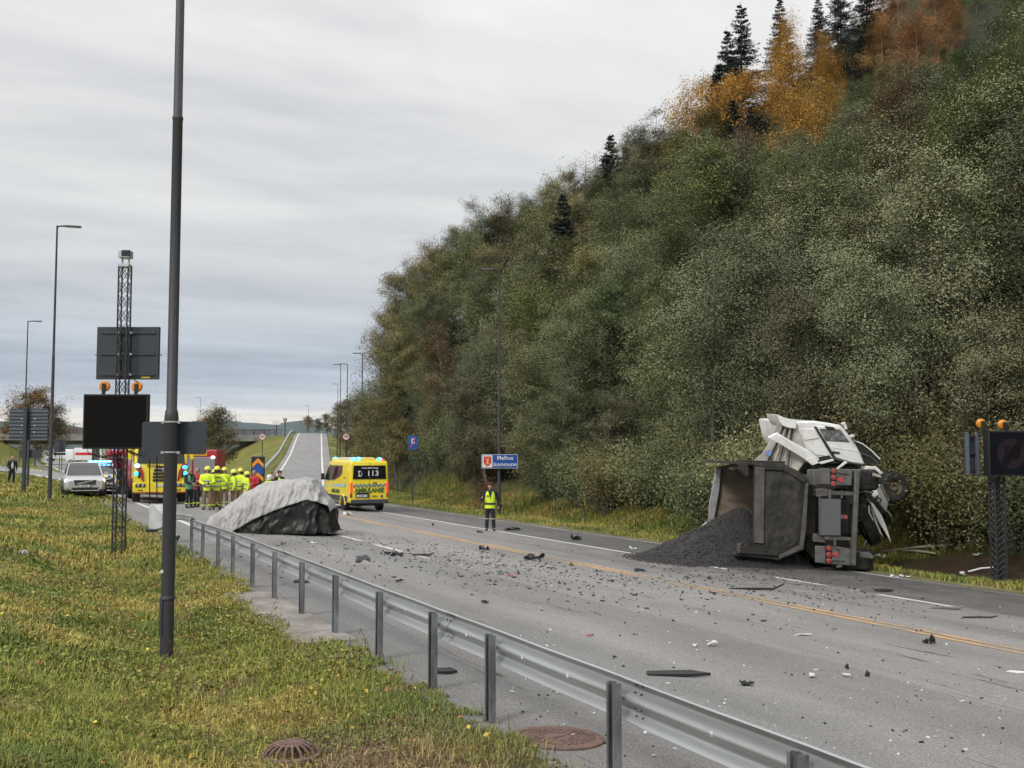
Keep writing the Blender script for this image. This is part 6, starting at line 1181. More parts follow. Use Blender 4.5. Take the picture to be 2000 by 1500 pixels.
# back of the cab, ribbed
for i, (a, b) in enumerate((((1553, 824), (1562, 856)), ((1562, 856), (1575, 882)))): pass
bk = [w(1556, 826, DC), w(1576, 884, DC), w(1573, 902, DC), w(1553, 928, DC+.3)]
MB().prism([w(1530, 832, DC+.1), w(1556, 824, DC-.02), w(1578, 884, DC-.02), w(1573, 902, DC-.1), w(1554, 928, DC-.2), w(1497, 905, DC+.2)], (-.02, .5, 0)).build('cab_rear', CABG, WR, bevel=.03)
for k in range(5):
    t_ = k/5; a = w(1531+t_*22, 834-t_*6, DC-.0); b = w(1500+t_*48, 905+t_*16, DC-.12); MB().path([a+Vector((0, -.03, 0)), b+Vector((0, -.05, 0))], .028 if k % 2 else .016, 6).build('rear_rib', CABG if k % 2 else BLKPL, WR)
MB().lathe([(.001, 0), (.085, 0), (.085, .01), (.001, .012)], 18, Matrix.Translation(w(1501, 885, DC-.12)) @ Matrix.Rotation(math.pi/2-.1, 4, 'X')).build('round_decal', mat('blue and white decal', (.12, .22, .42), .4, var=.7, scale=9), WR)
# wind deflectors torn loose
wslab('roof_deflector', [(1517, 809), (1530, 815), (1556, 822), (1556, 838), (1540, 836), (1528, 831), (1522, 822)], DC-.15, .05, CABW, vec=(-.10, .9, .06), bev=.02)
MB().loft([[w(1517, 812, DC-.1+d), w(1519, 826, DC-.1+d), w(1503, 862, DC-.1+d), w(1488, 886, DC-.1+d), w(1468, 902, DC-.1+d), w(1497, 903, DC-.1+d), w(1516, 866, DC-.1+d), w(1530, 830, DC-.1+d)] for d in (.12, .5)]).build('side_deflector', CABG, WR, bevel=.01)
wslab('side_fairing', [(1500, 855), (1517, 847), (1545, 864), (1575, 880), (1600, 899), (1584, 908), (1572, 897), (1526, 869)], DC-.35, .04, CABW, bev=.012, vec=(.02, .06, .05))
wslab('side_fairing', [(1573, 898), (1589, 893), (1600, 904), (1587, 909)], DC-.45, .03, CABW, bev=.008)
wslab('step_opening', [(1593, 894), (1620, 889), (1625, 897), (1598, 902)], DC-.06, .04, BLKPL, bev=.01); wslab('sill', [(1596, 903), (1628, 896), (1629, 900), (1604, 907)], DC-.09, .05, CABW, bev=.01)
wslab('engine_bay', [(1560, 918), (1600, 904), (1660, 906), (1700, 912), (1722, 935), (1735, 1000), (1700, 1040), (1620, 1060), (1570, 1030)], DC+.35, 1.9, CHAS, bev=.08)
wslab('cab_stay', [(1632, 916), (1637, 917), (1656, 903), (1651, 900)], DC-.2, .05, CABW, bev=.008)
# nose of the cab: split grille frame, bumper scraps, mirrors
wslab('grille_frame', [(1669, 861), (1676, 863), (1700, 879), (1719, 897), (1717, 906), (1692, 905), (1680, 884)], DC+.05, .08, BLKPL, bev=.02)
MB().path([w(1669, 861, DC), w(1685, 867, DC), (w(1703, 881, DC)), w(1719, 897, DC)], .022, 6).build('grille_edge', CABW, WR); MB().path([w(1680, 884, DC-.03), w(1700, 892, DC-.03), w(1716, 905, DC-.03)], .014, 5).build('grille_bar', GREYP, WR)
wslab('front_fender', [(1684, 924), (1694, 910), (1712, 911), (1728, 926), (1720, 927), (1706, 917), (1694, 922)], DC-.1, .5, CABW, bev=.02); wslab('fender_scrap', [(1688, 920), (1706, 918), (1712, 928), (1692, 930)], DC-.3, .05, CABW, bev=.01); wslab('fender_scrap', [(1700, 962), (1712, 955), (1716, 966), (1706, 972)], 1.9, .05, CABW, bev=.01)
MB().path([w(1644, 829, DC), w(1648, 826, DC), w(1653, 838, DC)], .05, 6).build('roof_horn', CABW, WR); wslab('mirror', [(1660, 850), (1667, 848), (1671, 852), (1662, 855)], DC-.2, .12, CABW, bev=.01)
MB().path([w(1664, 852, DC-.1), w(1668, 858, DC), w(1670, 862, DC)], .015, 5).build('mirror_arm', CABW, WR)
tyre(w(1742, 951, 3.0), (.28, -.95, .10), .44, .34, rimm=mat('brown dusty rim', (.24, .20, .155), .5, .5, var=.35, scale=9)); MB().path([w(1690, 960, 3.0), w(1742, 955, 3.3)], .08, 8).build('front_axle', CHAS, WR)
for k in range(14):                               # hoses and scraps hanging out of the underside
    a = (random.uniform(1640, 1735), random.uniform(925, 1060)); b = (a[0]+random.uniform(-16, 16), a[1]+random.uniform(4, 34)); d = random.uniform(.4, 2.2)
    MB().path([w(*a, d), w((a[0]+b[0])/2+random.uniform(-8, 8), (a[1]+b[1])/2, d-.1), w(*b, d)], random.choice((.012, .02, .03)), 5).build('hose', random.choice((CHAS, CHAS, STEELB, CABG)), WR)

# ---- spilled asphalt load
HEAP = mat('black asphalt chippings', (.030, .028, .028), .75, var=.35, scale=30, bump=.9, bscale=55)
def heap_h(L, dp):                               # L, depth in the lorry frame
    x0 = (1470-1000)/FPX*DW-wo_.dot(RGT); r = np.where(L < x0, (x0-L)/3.05, (L-x0)/2.2); q = np.where(dp < 1.55, (1.55-dp)/(1.62+.75*np.clip((x0-.6-L)/1.2, 0, 1)), (dp-1.55)/3.0)
    s = np.sqrt(r*r+q*q); return 1.55*np.clip(1-s, 0, 1)**1.18
ls, ds = np.linspace(-6.6, .0, 150), np.linspace(-1.2, 4.4, 120); LL, DD = np.meshgrid(ls, ds); hh = heap_h(LL, DD); ll, dd_ = LL.ravel(), DD.ravel(); h_ = hh.ravel()
wx, wy = wo_.x+RGT.x*ll+FWD.x*dd_, wo_.y+RGT.y*ll+FWD.y*dd_; base = -.048*wx
edge = (h_ > 0)*1.0; zz_ = base + h_ + (fbm(wx*9, wy*9, 3)-.5)*.09*np.clip(h_*6, 0, 1)+(fbm(wx*2, wy*2, 7)-.5)*.16*np.clip(h_*3, 0, 1) - .03*(h_ <= 0)
nx_ = len(ls); i_ = (np.arange(len(ds)-1)[:, None]*nx_+np.arange(nx_-1)[None]).ravel(); F_ = np.stack([i_, i_+1, i_+1+nx_, i_+nx_], 1); F_ = F_[(h_[F_] > 0).any(1)]
hp = thing('asphalt_heap', 'heap of black asphalt chippings spilled out of the tipper on to the road', 'heap', (wo_.x-4, wo_.y, -.8)); v_ = np.stack([wx, wy, zz_], 1)-np.array(hp.location); link('heap', np_mesh('heap', v_, F_, None, False), HEAP, hp)
n = 26000; L_ = RNG.uniform(-6.8, 0, n); D_ = RNG.uniform(-1.3, 4, n); hq = heap_h(L_, D_); k = (hq > 0) | ((heap_h(L_*.93-.1, D_*.9+.16) > 0) & (RNG.random(n) < .25)); L_, D_, hq = L_[k], D_[k], hq[k]; n = len(L_)
X, Y = wo_.x+RGT.x*L_+FWD.x*D_, wo_.y+RGT.y*L_+FWD.y*D_; C0 = np.stack([X, Y, -.048*X+hq+(fbm(X*2, Y*2, 7)-.5)*.16*np.clip(hq*3, 0, 1)+.005], 1)-np.array(hp.location)
octa = np.array([(1, 0, 0), (-1, 0, 0), (0, 1, 0), (0, -1, 0), (0, 0, 1), (0, 0, -1)], float); of = np.array([(0, 2, 4), (2, 1, 4), (1, 3, 4), (3, 0, 4), (2, 0, 5), (1, 2, 5), (3, 1, 5), (0, 3, 5)])
sv = octa[None]*RNG.uniform(.6, 1.4, (n, 6, 1))*RNG.uniform(.014, .038, n)[:, None, None]+C0[:, None]; link('loose_chippings', np_mesh('chippings', sv.reshape(-1, 3), (of[None]+6*np.arange(n)[:, None, None]).reshape(-1, 3)), mat('loose chipping', (.042, .039, .038), .7, var=.5, scale=25), hp, kind='stuff')

# ---- shrouded car under two tarpaulins
cv_o = on_road(525, 1044); cv_o.z = -.048*cv_o.x; DT = cv_o.dot(FWD)
tp = thing('covered_car', 'crashed car hidden under a grey sheet and a dark tarpaulin', 'covered car', cv_o, ROTV)
TS = DT/FPX
def topz(u):                                     # outline of the covered car, u in photo pixels
    return np.interp(u, [405, 418, 440, 462, 480, 500, 530, 560, 585, 600, 612, 622, 632, 640, 648], [1012, 1002, 984, 966, 955, 944, 937, 932.5, 931, 934, 950, 964, 978, 995, 1044])
def cover(name, m, U, tfun, inset, seed, amp, freq, ridge=.5):
    """sheet thrown over the car: for every station along the length an arch from the far ground to the near side, wrinkled"""
    nu, nv = len(U), 96; vs_ = np.zeros((nu, nv, 3)); nz = np.zeros((nu, nv)); ar = np.zeros((nu, nv)); xs_ = np.zeros((nu, nv))
    for i, u in enumerate(U):
        x = (u-525)*TS; top = max((1044-float(topz(u)))*TS*.93-inset+.02, .05); half = .98-inset-(.22 if u > 620 else 0); t1 = tfun(u)
        th = np.concatenate([np.linspace(math.pi, math.pi*.9, 60), np.linspace(math.pi*.9, math.pi*.1, 120)[1:], np.linspace(math.pi*.1, 0, 120)[1:]]); th = np.append(th[th > t1], t1); c, s_ = np.cos(th), np.sin(th)
        yy = half*np.sign(c)*np.abs(c)**.62*(1+.16*(1-np.maximum(s_, 0)**.5)); zz2 = top*np.maximum(s_, 0)**.50
        L_ = np.concatenate([[0], np.cumsum(np.hypot(np.diff(yy), np.diff(zz2)))]); q = np.linspace(0, 1, nv)*L_[-1]
        vs_[i, :, 0] = x; vs_[i, :, 1] = .98-np.interp(q, L_, yy); vs_[i, :, 2] = np.interp(q, L_, zz2); ar[i] = q-L_[-1]; xs_[i] = x
    d1 = np.gradient(vs_, axis=0); d2 = np.gradient(vs_, axis=1); nr = np.cross(d1, d2); nr /= np.linalg.norm(nr, axis=2)[..., None]+1e-9
    nr *= np.where(nr[..., 2:3] < 0, -1, 1)
    rid = lambda x, y, sd: 1-np.abs(fbm(x, y, sd, 3)-.5)*4.4
    fall = np.clip(-ar/ .9, 0, 1); wrp = (fbm(xs_*1.1, ar*1.1, seed+2)-.5)*1.2       # folds run down the sides, fanning out, and cross-wrinkle on top
    fold = rid(xs_*freq*1.5+wrp+ar*.35, ar*.45+seed, seed+5); fine = rid(xs_*freq*3.4+ar*2.0+wrp*2, ar*freq*1.6-xs_*1.5, seed+9)
    dis = amp*((fbm(xs_*1.3, ar*1.3, seed)-.5)*.55 + ridge*(np.sign(fold)*np.abs(fold)**1.6-.3)*.50*(1.1-.45*fall) + ridge*.26*(np.sign(fine)*np.abs(fine)**1.5-.2))
    if inset > 0: dis = dis-np.maximum(0, dis.max()*.75)*np.clip(vs_[..., 2]/.5, .25, 1)
    vs_ += nr*dis[..., None]; vs_[..., 2] = np.maximum(vs_[..., 2], .012)
    f = (np.arange(nu-1)[:, None]*nv+np.arange(nv-1)[None]).ravel(); me = np_mesh(name, vs_.reshape(-1, 3), np.stack([f, f+1, f+1+nv, f+nv], 1), None, True); o = link(name, me, m, tp)
    so = o.modifiers.new('thickness', 'SOLIDIFY'); so.thickness = .006; so.offset = -1; return o
GSH = mat('pale grey rescue sheet', (.40, .395, .39), .5, .0, var=.10, scale=2.5, bump=.35, bscale=11, dirt=(.20, .165, .15), dscale=1.7, damt=.22); DSH = mat('dark green-black tarpaulin', (.013, .014, .012), .42, var=.2, scale=2, bump=.12, bscale=7, spec=.35)
lower = lambda u: np.interp(u, [405, 455, 470, 489, 520, 546, 580, 606, 628, 640], [.002, .002, .03, .085, .16, .24, .34, .47, .74, .9])
cover('dark_tarpaulin', DSH, np.linspace(452, 650, 130), lambda u: .0, .05, 11, .15, .9, 1.0)
cover('grey_sheet', GSH, np.linspace(404, 640, 190), lambda u: float(lower(u)), .0, 4, .125, 1.9, 1.1)
BURN = mat('brown scorched fold', (.14, .10, .085), .8, var=.4, scale=8)
cf = MB()                                        # crumpled scorched folds at the left foot
for k in range(26):
    u = random.uniform(428, 466); h = random.uniform(.02, .5)*(1-abs(u-452)/40); p = Vector(((u-525)*TS, -.06-random.random()*.10+.20*h, max(.03, h))); d = Vector((random.uniform(-.16, .16), random.uniform(-.03, .03), random.uniform(-.05, .12))); cf.path([p-d, p+Vector((0, -.03, .02)), p+d], [.006, random.uniform(.014, .028), .005], 5)
cf.build('scorched_folds', BURN, tp)
MB().box((.2, 1.0, .40), (3.0, 1.5, .5)).build('car_body', CHAS, tp, bevel=.2)

# ---- debris
BITS = {'black': mat('broken black plastic', (.014, .014, .015), .5, var=.3), 'grey': mat('broken grey plastic', (.16, .16, .17), .5, var=.2), 'white': mat('broken white panel', (.70, .70, .68), .45, var=.08), 'red': mat('broken red lens', (.45, .04, .04), .35, var=.1), 'yellow': mat('broken yellow plastic', (.60, .48, .08), .5, var=.1), 'wood': mat('pale broken timber', (.42, .37, .29), .75, var=.2, stretch=(4, 1, 1)), 'tan': mat('brown board', (.20, .14, .10), .8, var=.2)}
def shard(mb, c, L, wd, h, rng):
    n = rng.randrange(5, 8); a0 = rng.uniform(0, 6.28); ca, sa = math.cos(a0), math.sin(a0); pts = []
    for k in range(n):
        a = 2*math.pi*k/n; r = rng.uniform(.55, 1.0); x, y = L/2*r*math.cos(a), wd/2*r*math.sin(a); pts.append(Vector(c)+Vector((x*ca-y*sa, x*sa+y*ca, .004+rng.random()*h)))
    return mb.prism(pts, (0, 0, .006+h*.35))
def bit(label, px, py, kind, L, wd=.12, h=.08, parts=3, name='wreck_fragment', flat=None, ground_=False, rot=None):
    p = on_ground(px, py) if ground_ else on_road(px, py); rg = random.Random(int(px*13+py)); t = thing(name, label, 'fragment', p, ROTV+(rot or 0), 'larger pieces of wreckage on the road and verge')
    m = MB()
    if flat == 'bar': m.path([(-L/2, 0, .03), (-L*.1, rg.uniform(-.03, .03), .035), (L*.3, 0, .03), (L/2, .02, .03+h)], [wd/2, wd/2, wd/2, wd/3], 6)
    elif flat == 'blade': m.prism([(-L/2, -wd/2, .01), (-L/2, wd/2, .03), (L*.2, wd/2, .04), (L/2, 0, .015), (L*.1, -wd/2, .01)], (0, 0, .03))
    else:
        for k in range(parts): shard(m, ((k-(parts-1)/2)*L/(parts+.5)+rg.uniform(-.03, .03), rg.uniform(-wd, wd)*.4, 0), L/parts*1.5, wd, h*rg.uniform(.4, 1.2), rg)
    m.build('main_piece', BITS[kind], t, bevel=.003 if flat is None else 0, sharp=20)
    if flat is None and parts > 2:
        q = MB()
        for k in range(2): q.path([(rg.uniform(-L/2, L/2), rg.uniform(-wd, wd)*.5, .02), (rg.uniform(-L/2, L/2)*.6, 0, h*rg.uniform(.5, 1.3)), (rg.uniform(-L/2, L/2), rg.uniform(-wd, wd)*.6, .02)], .012, 4)
        q.build('torn_strip', BITS['black'], t)
    return t
bit('long black plastic strip lying on the road nearest the guardrail', 1326, 1322, 'black', .72, .085, .05, flat='blade')
bit('bent black trim on the near lane left of two small black lumps', 1457, 1340, 'black', .24, .10, .07, 2); bit('small black lump, upper of a pair on the near lane', 1657, 1307, 'black', .07, .07, .06, 2); bit('small black lump, lower of a pair on the near lane', 1695, 1321, 'black', .08, .08, .06, 2)
bit('black clip shaped piece beside the yellow line', 1817, 1258, 'black', .20, .12, .09, 3); bit('white oblong scrap in the middle of the near lane', 1569, 1241, 'white', .26, .09, .04, 1); bit('white pointed shard on the near lane', 1587, 1325, 'white', .13, .09, .05, 1); bit('pale block shaped shard beside the black lumps', 1651, 1322, 'white', .14, .06, .04, 1)
bit('white shard in the near lane above the long strip', 1396, 1264, 'white', .15, .10, .05, 1); bit('white curved shard at the right edge of the road', 1981, 1315, 'white', .19, .08, .04, 1); bit('white fragment left of the long black strip', 1361, 1264, 'white', .10, .08, .05, 1)
bit('long thin black rod lying across the yellow line', 1478, 1153, 'black', 1.15, .05, .10, flat='bar'); bit('flat black flap on the lane dashes at right', 1727, 1156, 'black', .40, .12, .05, 2, flat='blade'); bit('dark metal bar on the right lane', 1852, 1191, 'grey', .62, .06, .04, flat='bar'); bit('thin black rod on the right lane below the dark bar', 1915, 1209, 'black', .62, .03, .02, flat='bar')
bit('large black bracket lying between the covered car and the officer', 770, 1087, 'black', .50, .20, .16, 4); bit('upright grey fin on a dark base near the guardrail', 712, 1106, 'grey', .34, .12, .24, 2); bit('long curved black hose piece behind the bracket', 826, 1086, 'black', .55, .05, .05, flat='bar'); bit('dark tangled lump before the yellow line', 946, 1075, 'black', .30, .16, .12, 4)
bit('largest black tangled wreckage on the yellow line', 1045, 1094, 'black', .56, .22, .12, 5); bit('white and black scrap by the ambulance on the yellow line', 678, 1007, 'white', .42, .2, .14, 3); bit('dark tangle on the white line right of the officer', 1000, 1037, 'black', .62, .24, .14, 5); bit('small dark lump at the feet of the officer', 936, 1041, 'black', .28, .12, .10, 3)
bit('black hub shaped scrap on the dark lane before the heap', 1124, 1056, 'black', .36, .22, .20, 4); bit('pale stone shaped scrap at the tip of the spilled heap', 1238, 1076, 'white', .22, .18, .14, 2); bit('white and grey panel scrap at the foot of the heap', 1340, 1080, 'white', .50, .24, .12, 4); bit('brown flat board on the dashes below the heap', 1385, 1098, 'tan', .55, .16, .05, flat='blade')
bit('yellow plastic scrap on the near side of the yellow line', 1115, 1104, 'yellow', .24, .10, .06, 1); bit('red and white lens shard on the near lane, upper', 1000, 1127, 'red', .20, .05, .03, 2); bit('grey cylinder scrap on the near lane', 985, 1123, 'grey', .26, .10, .09, 2); bit('red lens splinter on the near lane, lower', 1151, 1243, 'red', .14, .04, .03, 2)
bit('black wedge scrap on the yellow line before the heap', 1250, 1117, 'black', .30, .14, .08, 3); bit('dark flat scrap at the near guardrail foot', 870, 1317, 'black', .26, .07, .04, 2, flat='blade'); bit('dark bent scrap on the near lane left', 782, 1138, 'black', .20, .09, .07, 2); bit('black chip on the near lane under the officer', 950, 1180, 'black', .14, .08, .07, 2)
bit('dark slab scrap behind the guardrail posts', 590, 1139, 'black', .30, .10, .06, 2, flat='blade'); bit('black chunk behind the covered car tail', 845, 1029, 'black', .14, .10, .10, 2); bit('white foam shard on the dashes by the covered car', 610, 1062, 'white', .20, .10, .05, 2); bit('pale scrap beside the guardrail beam', 548, 1067, 'grey', .26, .14, .10, 2)
# long pieces at the torn-up verge
def stick(label, a, b, r, kind, D0=None):
    pa, pb = on_ground(*a)+UP*.06, on_ground(*b)+UP*.12; t = thing('wreck_fragment', label, 'fragment', pa, 0, 'larger pieces of wreckage on the road and verge'); M3 = MB().path([pa, (pa+pb)/2+UP*.03, pb], [r, r*1.05, r*.9], 8); M3.build('pole_piece', BITS[kind], t, True); return t
stick('long pale broken pole lying on the torn soil', (1722, 1081), (1861, 1072), .035, 'wood'); stick('shorter pale broken pole crossing the long one', (1762, 1079), (1827, 1089), .032, 'wood'); stick('white rod at the foot of the right sign post', (1891, 1121), (1940, 1117), .022, 'white')
bit('white and black fairing scrap lying on the torn soil', 1822, 1024, 'white', .85, .2, .16, 4, ground_=True, rot=.3); bit('white rag shaped scrap on the verge grass', 1912, 1085, 'white', .34, .14, .07, 2, ground_=True); bit('pale flat strips on the right edge line', 1757, 1127, 'white', .60, .16, .04, 4, ground_=True); bit('white folded scrap by the right sign foot', 1880, 1125, 'white', .24, .12, .12, 2, ground_=True)
bit('white splinters beside the lorry bottom wheel', 1722, 1090, 'white', .36, .18, .10, 4, ground_=True)
# crumbs of glass, plastic and soil nobody could count
fr = random.Random(3)
def crumbs(name, n, m, smin, smax, sampler, label):
    mb = MB()
    for _ in range(n):
        px, py = sampler(); p = on_road(px, py)
        if not 4.2 < p.x < 20.3: continue
        s = fr.uniform(smin, smax)*fr.uniform(.5, 1.2); shard(mb, p, s*fr.uniform(1, 2.6), s, s*.35, fr)
    mb.build(name, m, None, label=label, cat='debris', kind='stuff', sharp=0)
def band(): x = fr.gauss(930, 240); return x, 1030+(x-640)*.155+abs(fr.gauss(0, 1))*34
def low(): return fr.uniform(1000, 2000), fr.uniform(1140, 1480)
def front(): x = fr.gauss(1480, 150); return x, 1110+(x-1400)*.12+fr.gauss(18, 20)
def post(): return fr.gauss(560, 120), fr.uniform(1050, 1150)
crumbs('black_fragments', 760, BITS['black'], .018, .065, band, 'small black plastic fragments strewn between the covered car and the heap'); crumbs('soil_crumbs', 520, mat('dark soil crumb', (.03, .026, .024), .8, var=.3), .016, .055, front, 'dark crumbs and splinters strewn before the wrecked lorry')
crumbs('white_fragments', 230, BITS['white'], .014, .036, lambda: low() if fr.random() < .55 else band(), 'small white paint and glass fragments scattered over the road'); crumbs('dark_fragments', 170, BITS['black'], .012, .038, low, 'small dark fragments scattered over the near lanes'); crumbs('shoulder_fragments', 160, BITS['black'], .015, .05, post, 'small dark fragments along the guardrail foot'); crumbs('grey_fragments', 200, BITS['grey'], .015, .05, band, 'small grey fragments strewn before the officer')

# ================================================================== PEOPLE  (local: x forward, y left, z up)
SKIN = mat('skin', (.42, .24, .17), .55, var=.08); HAIR_D = mat('dark hair', (.03, .022, .018), .7, var=.2); HAIR_G = mat('grey hair', (.22, .20, .18), .7, var=.2)
HIVIS = mat('high-visibility yellow', (.70, .90, .04), .6, var=.12, scale=7); NAVY = mat('navy uniform cloth', (.012, .014, .022), .8, var=.2, scale=9); TANT = mat('tan fire trousers', (.20, .135, .075), .8, var=.2, scale=8); BLK = mat('black boots', (.012, .012, .012), .6, var=.1)
REDJ = mat('red rescue jacket', (.40, .025, .025), .7, var=.12); GREENJ = mat('green vest', (.12, .32, .20), .7, var=.12); SILV = mat('grey reflective tape', (.45, .46, .44), .4, .2, var=.1); DKBAND = mat('dark band', (.03, .03, .03), .7, var=0); WHITEC = mat('white shirt', (.65, .64, .60), .8, var=.08); BROWNC = mat('brown jacket', (.10, .06, .035), .8, var=.2)
HELM_Y = mat('yellow helmet', (.74, .78, .08), .35, var=.05, coat=.4); HELM_W = mat('white helmet', (.72, .72, .70), .35, var=.05, coat=.4); BERET = mat('dark red cap', (.10, .02, .022), .8, var=.1); EYE = mat('dark eye', (.02, .015, .012), .3, var=0); GLOVE = mat('dark gloves', (.02, .02, .02), .8, var=.1); HELM_R = mat('dark cap', (.03, .02, .025), .7, var=.1)
def caps(mb, p0, p1, r0, r1=None, n=9):
    p0, p1 = Vector(p0), Vector(p1); r1 = r0 if r1 is None else r1; d = (p1-p0).normalized() if (p1-p0).length > 1e-5 else Vector((0, 0, 1))
    return mb.path([p0-d*r0*.92, p0-d*r0*.6, p0, p1, p1+d*r1*.6, p1+d*r1*.92], [r0*.35, r0*.8, r0, r1, r1*.8, r1*.35], n)
def torso(mb, secs, lean=0.0, n=14):            # (z, half depth, half width, x shift)
    return mb.loft([[Vector((x+a*math.cos(t), b*math.sin(t), z)) for t in (2*math.pi*k/n for k in range(n))] for z, a, b, x in secs])
def skinned(mb, name, voxel, smooth=3):
    me = mb.mesh('tmp', 0); o = bpy.data.objects.new('tmp', me); COL.objects.link(o); r = o.modifiers.new('r', 'REMESH'); r.mode = 'VOXEL'; r.voxel_size = voxel; r.use_smooth_shade = True
    s = o.modifiers.new('s', 'SMOOTH'); s.iterations = smooth; s.factor = .5
    bpy.context.view_layer.update(); m2 = bpy.data.meshes.new_from_object(o.evaluated_get(bpy.context.evaluated_depsgraph_get())); bpy.data.objects.remove(o, do_unlink=True); m2.name = name; return m2
POSE = {'stand': dict(), 'arms_front': dict(el=[(.06, .27, 1.17), (.06, -.27, 1.17)], wr=[(.30, .10, 1.12), (.30, -.10, 1.08)]), 'one_up': dict(el=[(-.02, .28, 1.15), (.10, -.29, 1.18)], wr=[(.08, .27, .90), (.30, -.20, 1.22)]),
        'walk': dict(kn=[(.16, .10, .52), (-.06, -.10, .50)], an=[(.12, .11, .10), (-.36, -.11, .16)], el=[(-.10, .28, 1.16), (.08, -.28, 1.16)], wr=[(-.02, .27, .92), (.26, -.22, 1.0)]), 'hips': dict(el=[(-.06, .40, 1.18), (-.06, -.40, 1.18)], wr=[(.06, .20, 1.00), (.06, -.20, 1.00)]),
        'officer': dict(kn=[(.05, .12, .50), (.0, -.11, .50)], an=[(.03, .14, .09), (-.04, -.12, .09)], el=[(-.03, .29, 1.16), (.04, -.30, 1.17)], wr=[(.05, .31, .91), (.22, -.30, 1.22)])}
BODY = {}
def person(label, loc, heading, pose='stand', top=HIVIS, legs=TANT, hat='helmet', hatm=HELM_Y, hair=HAIR_D, bands=True, vest=None, under=None, gloves=None, cat='person', group=None, back=None, knees=None, key=None, tilt=0.0, shirt=None):
    t = thing('person', label, cat, loc, (0, tilt, heading), group)
    P = POSE[pose]; kn = P.get('kn', [(.02, .11, .50), (.02, -.11, .50)]); an = P.get('an', [(0, .12, .09), (0, -.12, .09)]); el = P.get('el', [(-.03, .28, 1.16), (-.03, -.28, 1.16)]); wr = P.get('wr', [(.06, .28, .91), (.06, -.28, .91)])
    if key and key in BODY: ms = BODY[key]
    else:
        b = MB(); b.ball((.01, 0, 1.665), (.098, .078, .118), 14, 10); b.ball((.055, 0, 1.60), (.05, .055, .05), 10, 7); b.ball((.108, 0, 1.652), (.022, .013, .024), 7, 5)
        for s in (1, -1): b.ball((-.005, s*.080, 1.655), (.022, .010, .032), 6, 5)
        caps(b, (-.01, 0, 1.45), (.0, 0, 1.58), .058); torso(b, [(.86, .10, .15, 0), (1.0, .10, .14, 0), (1.2, .11, .15, 0), (1.40, .11, .18, 0), (1.49, .06, .10, 0)])
        for i, s in enumerate((1, -1)):
            caps(b, (0, s*.09, .92), kn[i], .085, .058); caps(b, kn[i], an[i], .056, .038); caps(b, an[i], Vector(an[i])+Vector((.15, s*.02, -.05)), .04, .034)
            caps(b, (0, s*.185, 1.43), el[i], .055, .040); caps(b, el[i], wr[i], .038, .027)
            W_ = Vector(wr[i]); dv = (W_-Vector(el[i])).normalized(); sd = Vector((1, 0, 0)) if abs(dv.x) < .7 else Vector((0, 0, 1)); sd = (sd-dv*sd.dot(dv)).normalized(); nv_ = dv.cross(sd)
            caps(b, W_, W_+dv*.075, .026, .032)
            for k in range(4):
                a_ = W_+dv*.085+sd*(k-1.5)*.020; l = (.062, .074, .070, .054)[k]; m1 = a_+dv*l*.55+nv_*.006*s; caps(b, a_, m1, .0105, .0095, 6); caps(b, m1, m1+dv*l*.35+nv_*.022*s, .0095, .0085, 6)
            th = W_+dv*.03+sd*.028; caps(b, th, th+sd*.025+dv*.035, .0115, .010, 6); caps(b, th+sd*.025+dv*.035, th+sd*.022+dv*.065, .010, .009, 6)
        j = MB(); torso(j, [(.80, .135, .185, 0), (.95, .135, .18, 0), (1.18, .14, .185, 0), (1.38, .145, .215, 0), (1.47, .11, .17, 0), (1.53, .075, .085, -.005)])
        for i, s in enumerate((1, -1)): caps(j, (0, s*.20, 1.43), el[i], .078, .062); caps(j, el[i], Vector(el[i]).lerp(Vector(wr[i]), .93), .060, .046)
        l_ = MB(); torso(l_, [(.78, .12, .165, 0), (.95, .12, .165, 0), (1.02, .11, .15, 0)])
        for i, s in enumerate((1, -1)): caps(l_, (0, s*.09, .88), kn[i], .108, .082); caps(l_, kn[i], Vector(kn[i]).lerp(Vector(an[i]), .93), .080, .068)
        bt = MB()
        for i, s in enumerate((1, -1)): caps(bt, Vector(an[i])+Vector((0, 0, .10)), Vector(an[i])+Vector((0, 0, -.02)), .062, .056); caps(bt, Vector(an[i])+Vector((-.03, 0, -.04)), Vector(an[i])+Vector((.16, s*.02, -.045)), .050, .044)
        ms = (skinned(b, 'body', .0125), skinned(j, 'jacket', .02), skinned(l_, 'trousers', .02), skinned(bt, 'boots', .018))
        if key: BODY[key] = ms
    bo = link('body', ms[0].copy(), SKIN, t)
    link('jacket', ms[1].copy(), under or top, t); link('trousers', ms[2].copy(), legs, t); link('boots', ms[3].copy(), BLK, t)
    for s in (1, -1): MB().ball((.098, s*.033, 1.675), (.008, .013, .009), 6, 4).build('eye', EYE, t)
    MB().ball((.100, 0, 1.592), (.008, .026, .007), 6, 4).build('mouth', mat('lips', (.28, .11, .09), .5, var=0) if 'lips' not in bpy.data.materials else bpy.data.materials['lips'], t)
    if hat == 'helmet':
        MB().lathe([(.135, 1.69), (.140, 1.70), (.130, 1.74), (.110, 1.80), (.07, 1.835), (.001, 1.85)], 18, Matrix.Translation((-.005, 0, 0)) @ Matrix.Diagonal((1.08, .95, 1, 1))).build('helmet', hatm, t); MB().box((.0, 0, 1.83), (.20, .03, .035)).build('helmet_crest', hatm, t, bevel=.01)
        MB().lathe([(.10, 1.56), (.112, 1.60), (.115, 1.69), (.10, 1.70)], 14, Matrix.Translation((-.03, 0, 0)), False).build('neck_guard', DKBAND if hatm is not HELM_W else hatm, t)
    elif hat == 'cap': MB().lathe([(.105, 1.70), (.112, 1.72), (.118, 1.76), (.09, 1.795), (.001, 1.80)], 16, Matrix.Translation((-.005, 0, 0)) @ Matrix.Diagonal((1.05, .9, 1, 1))).build('cap', hatm, t)
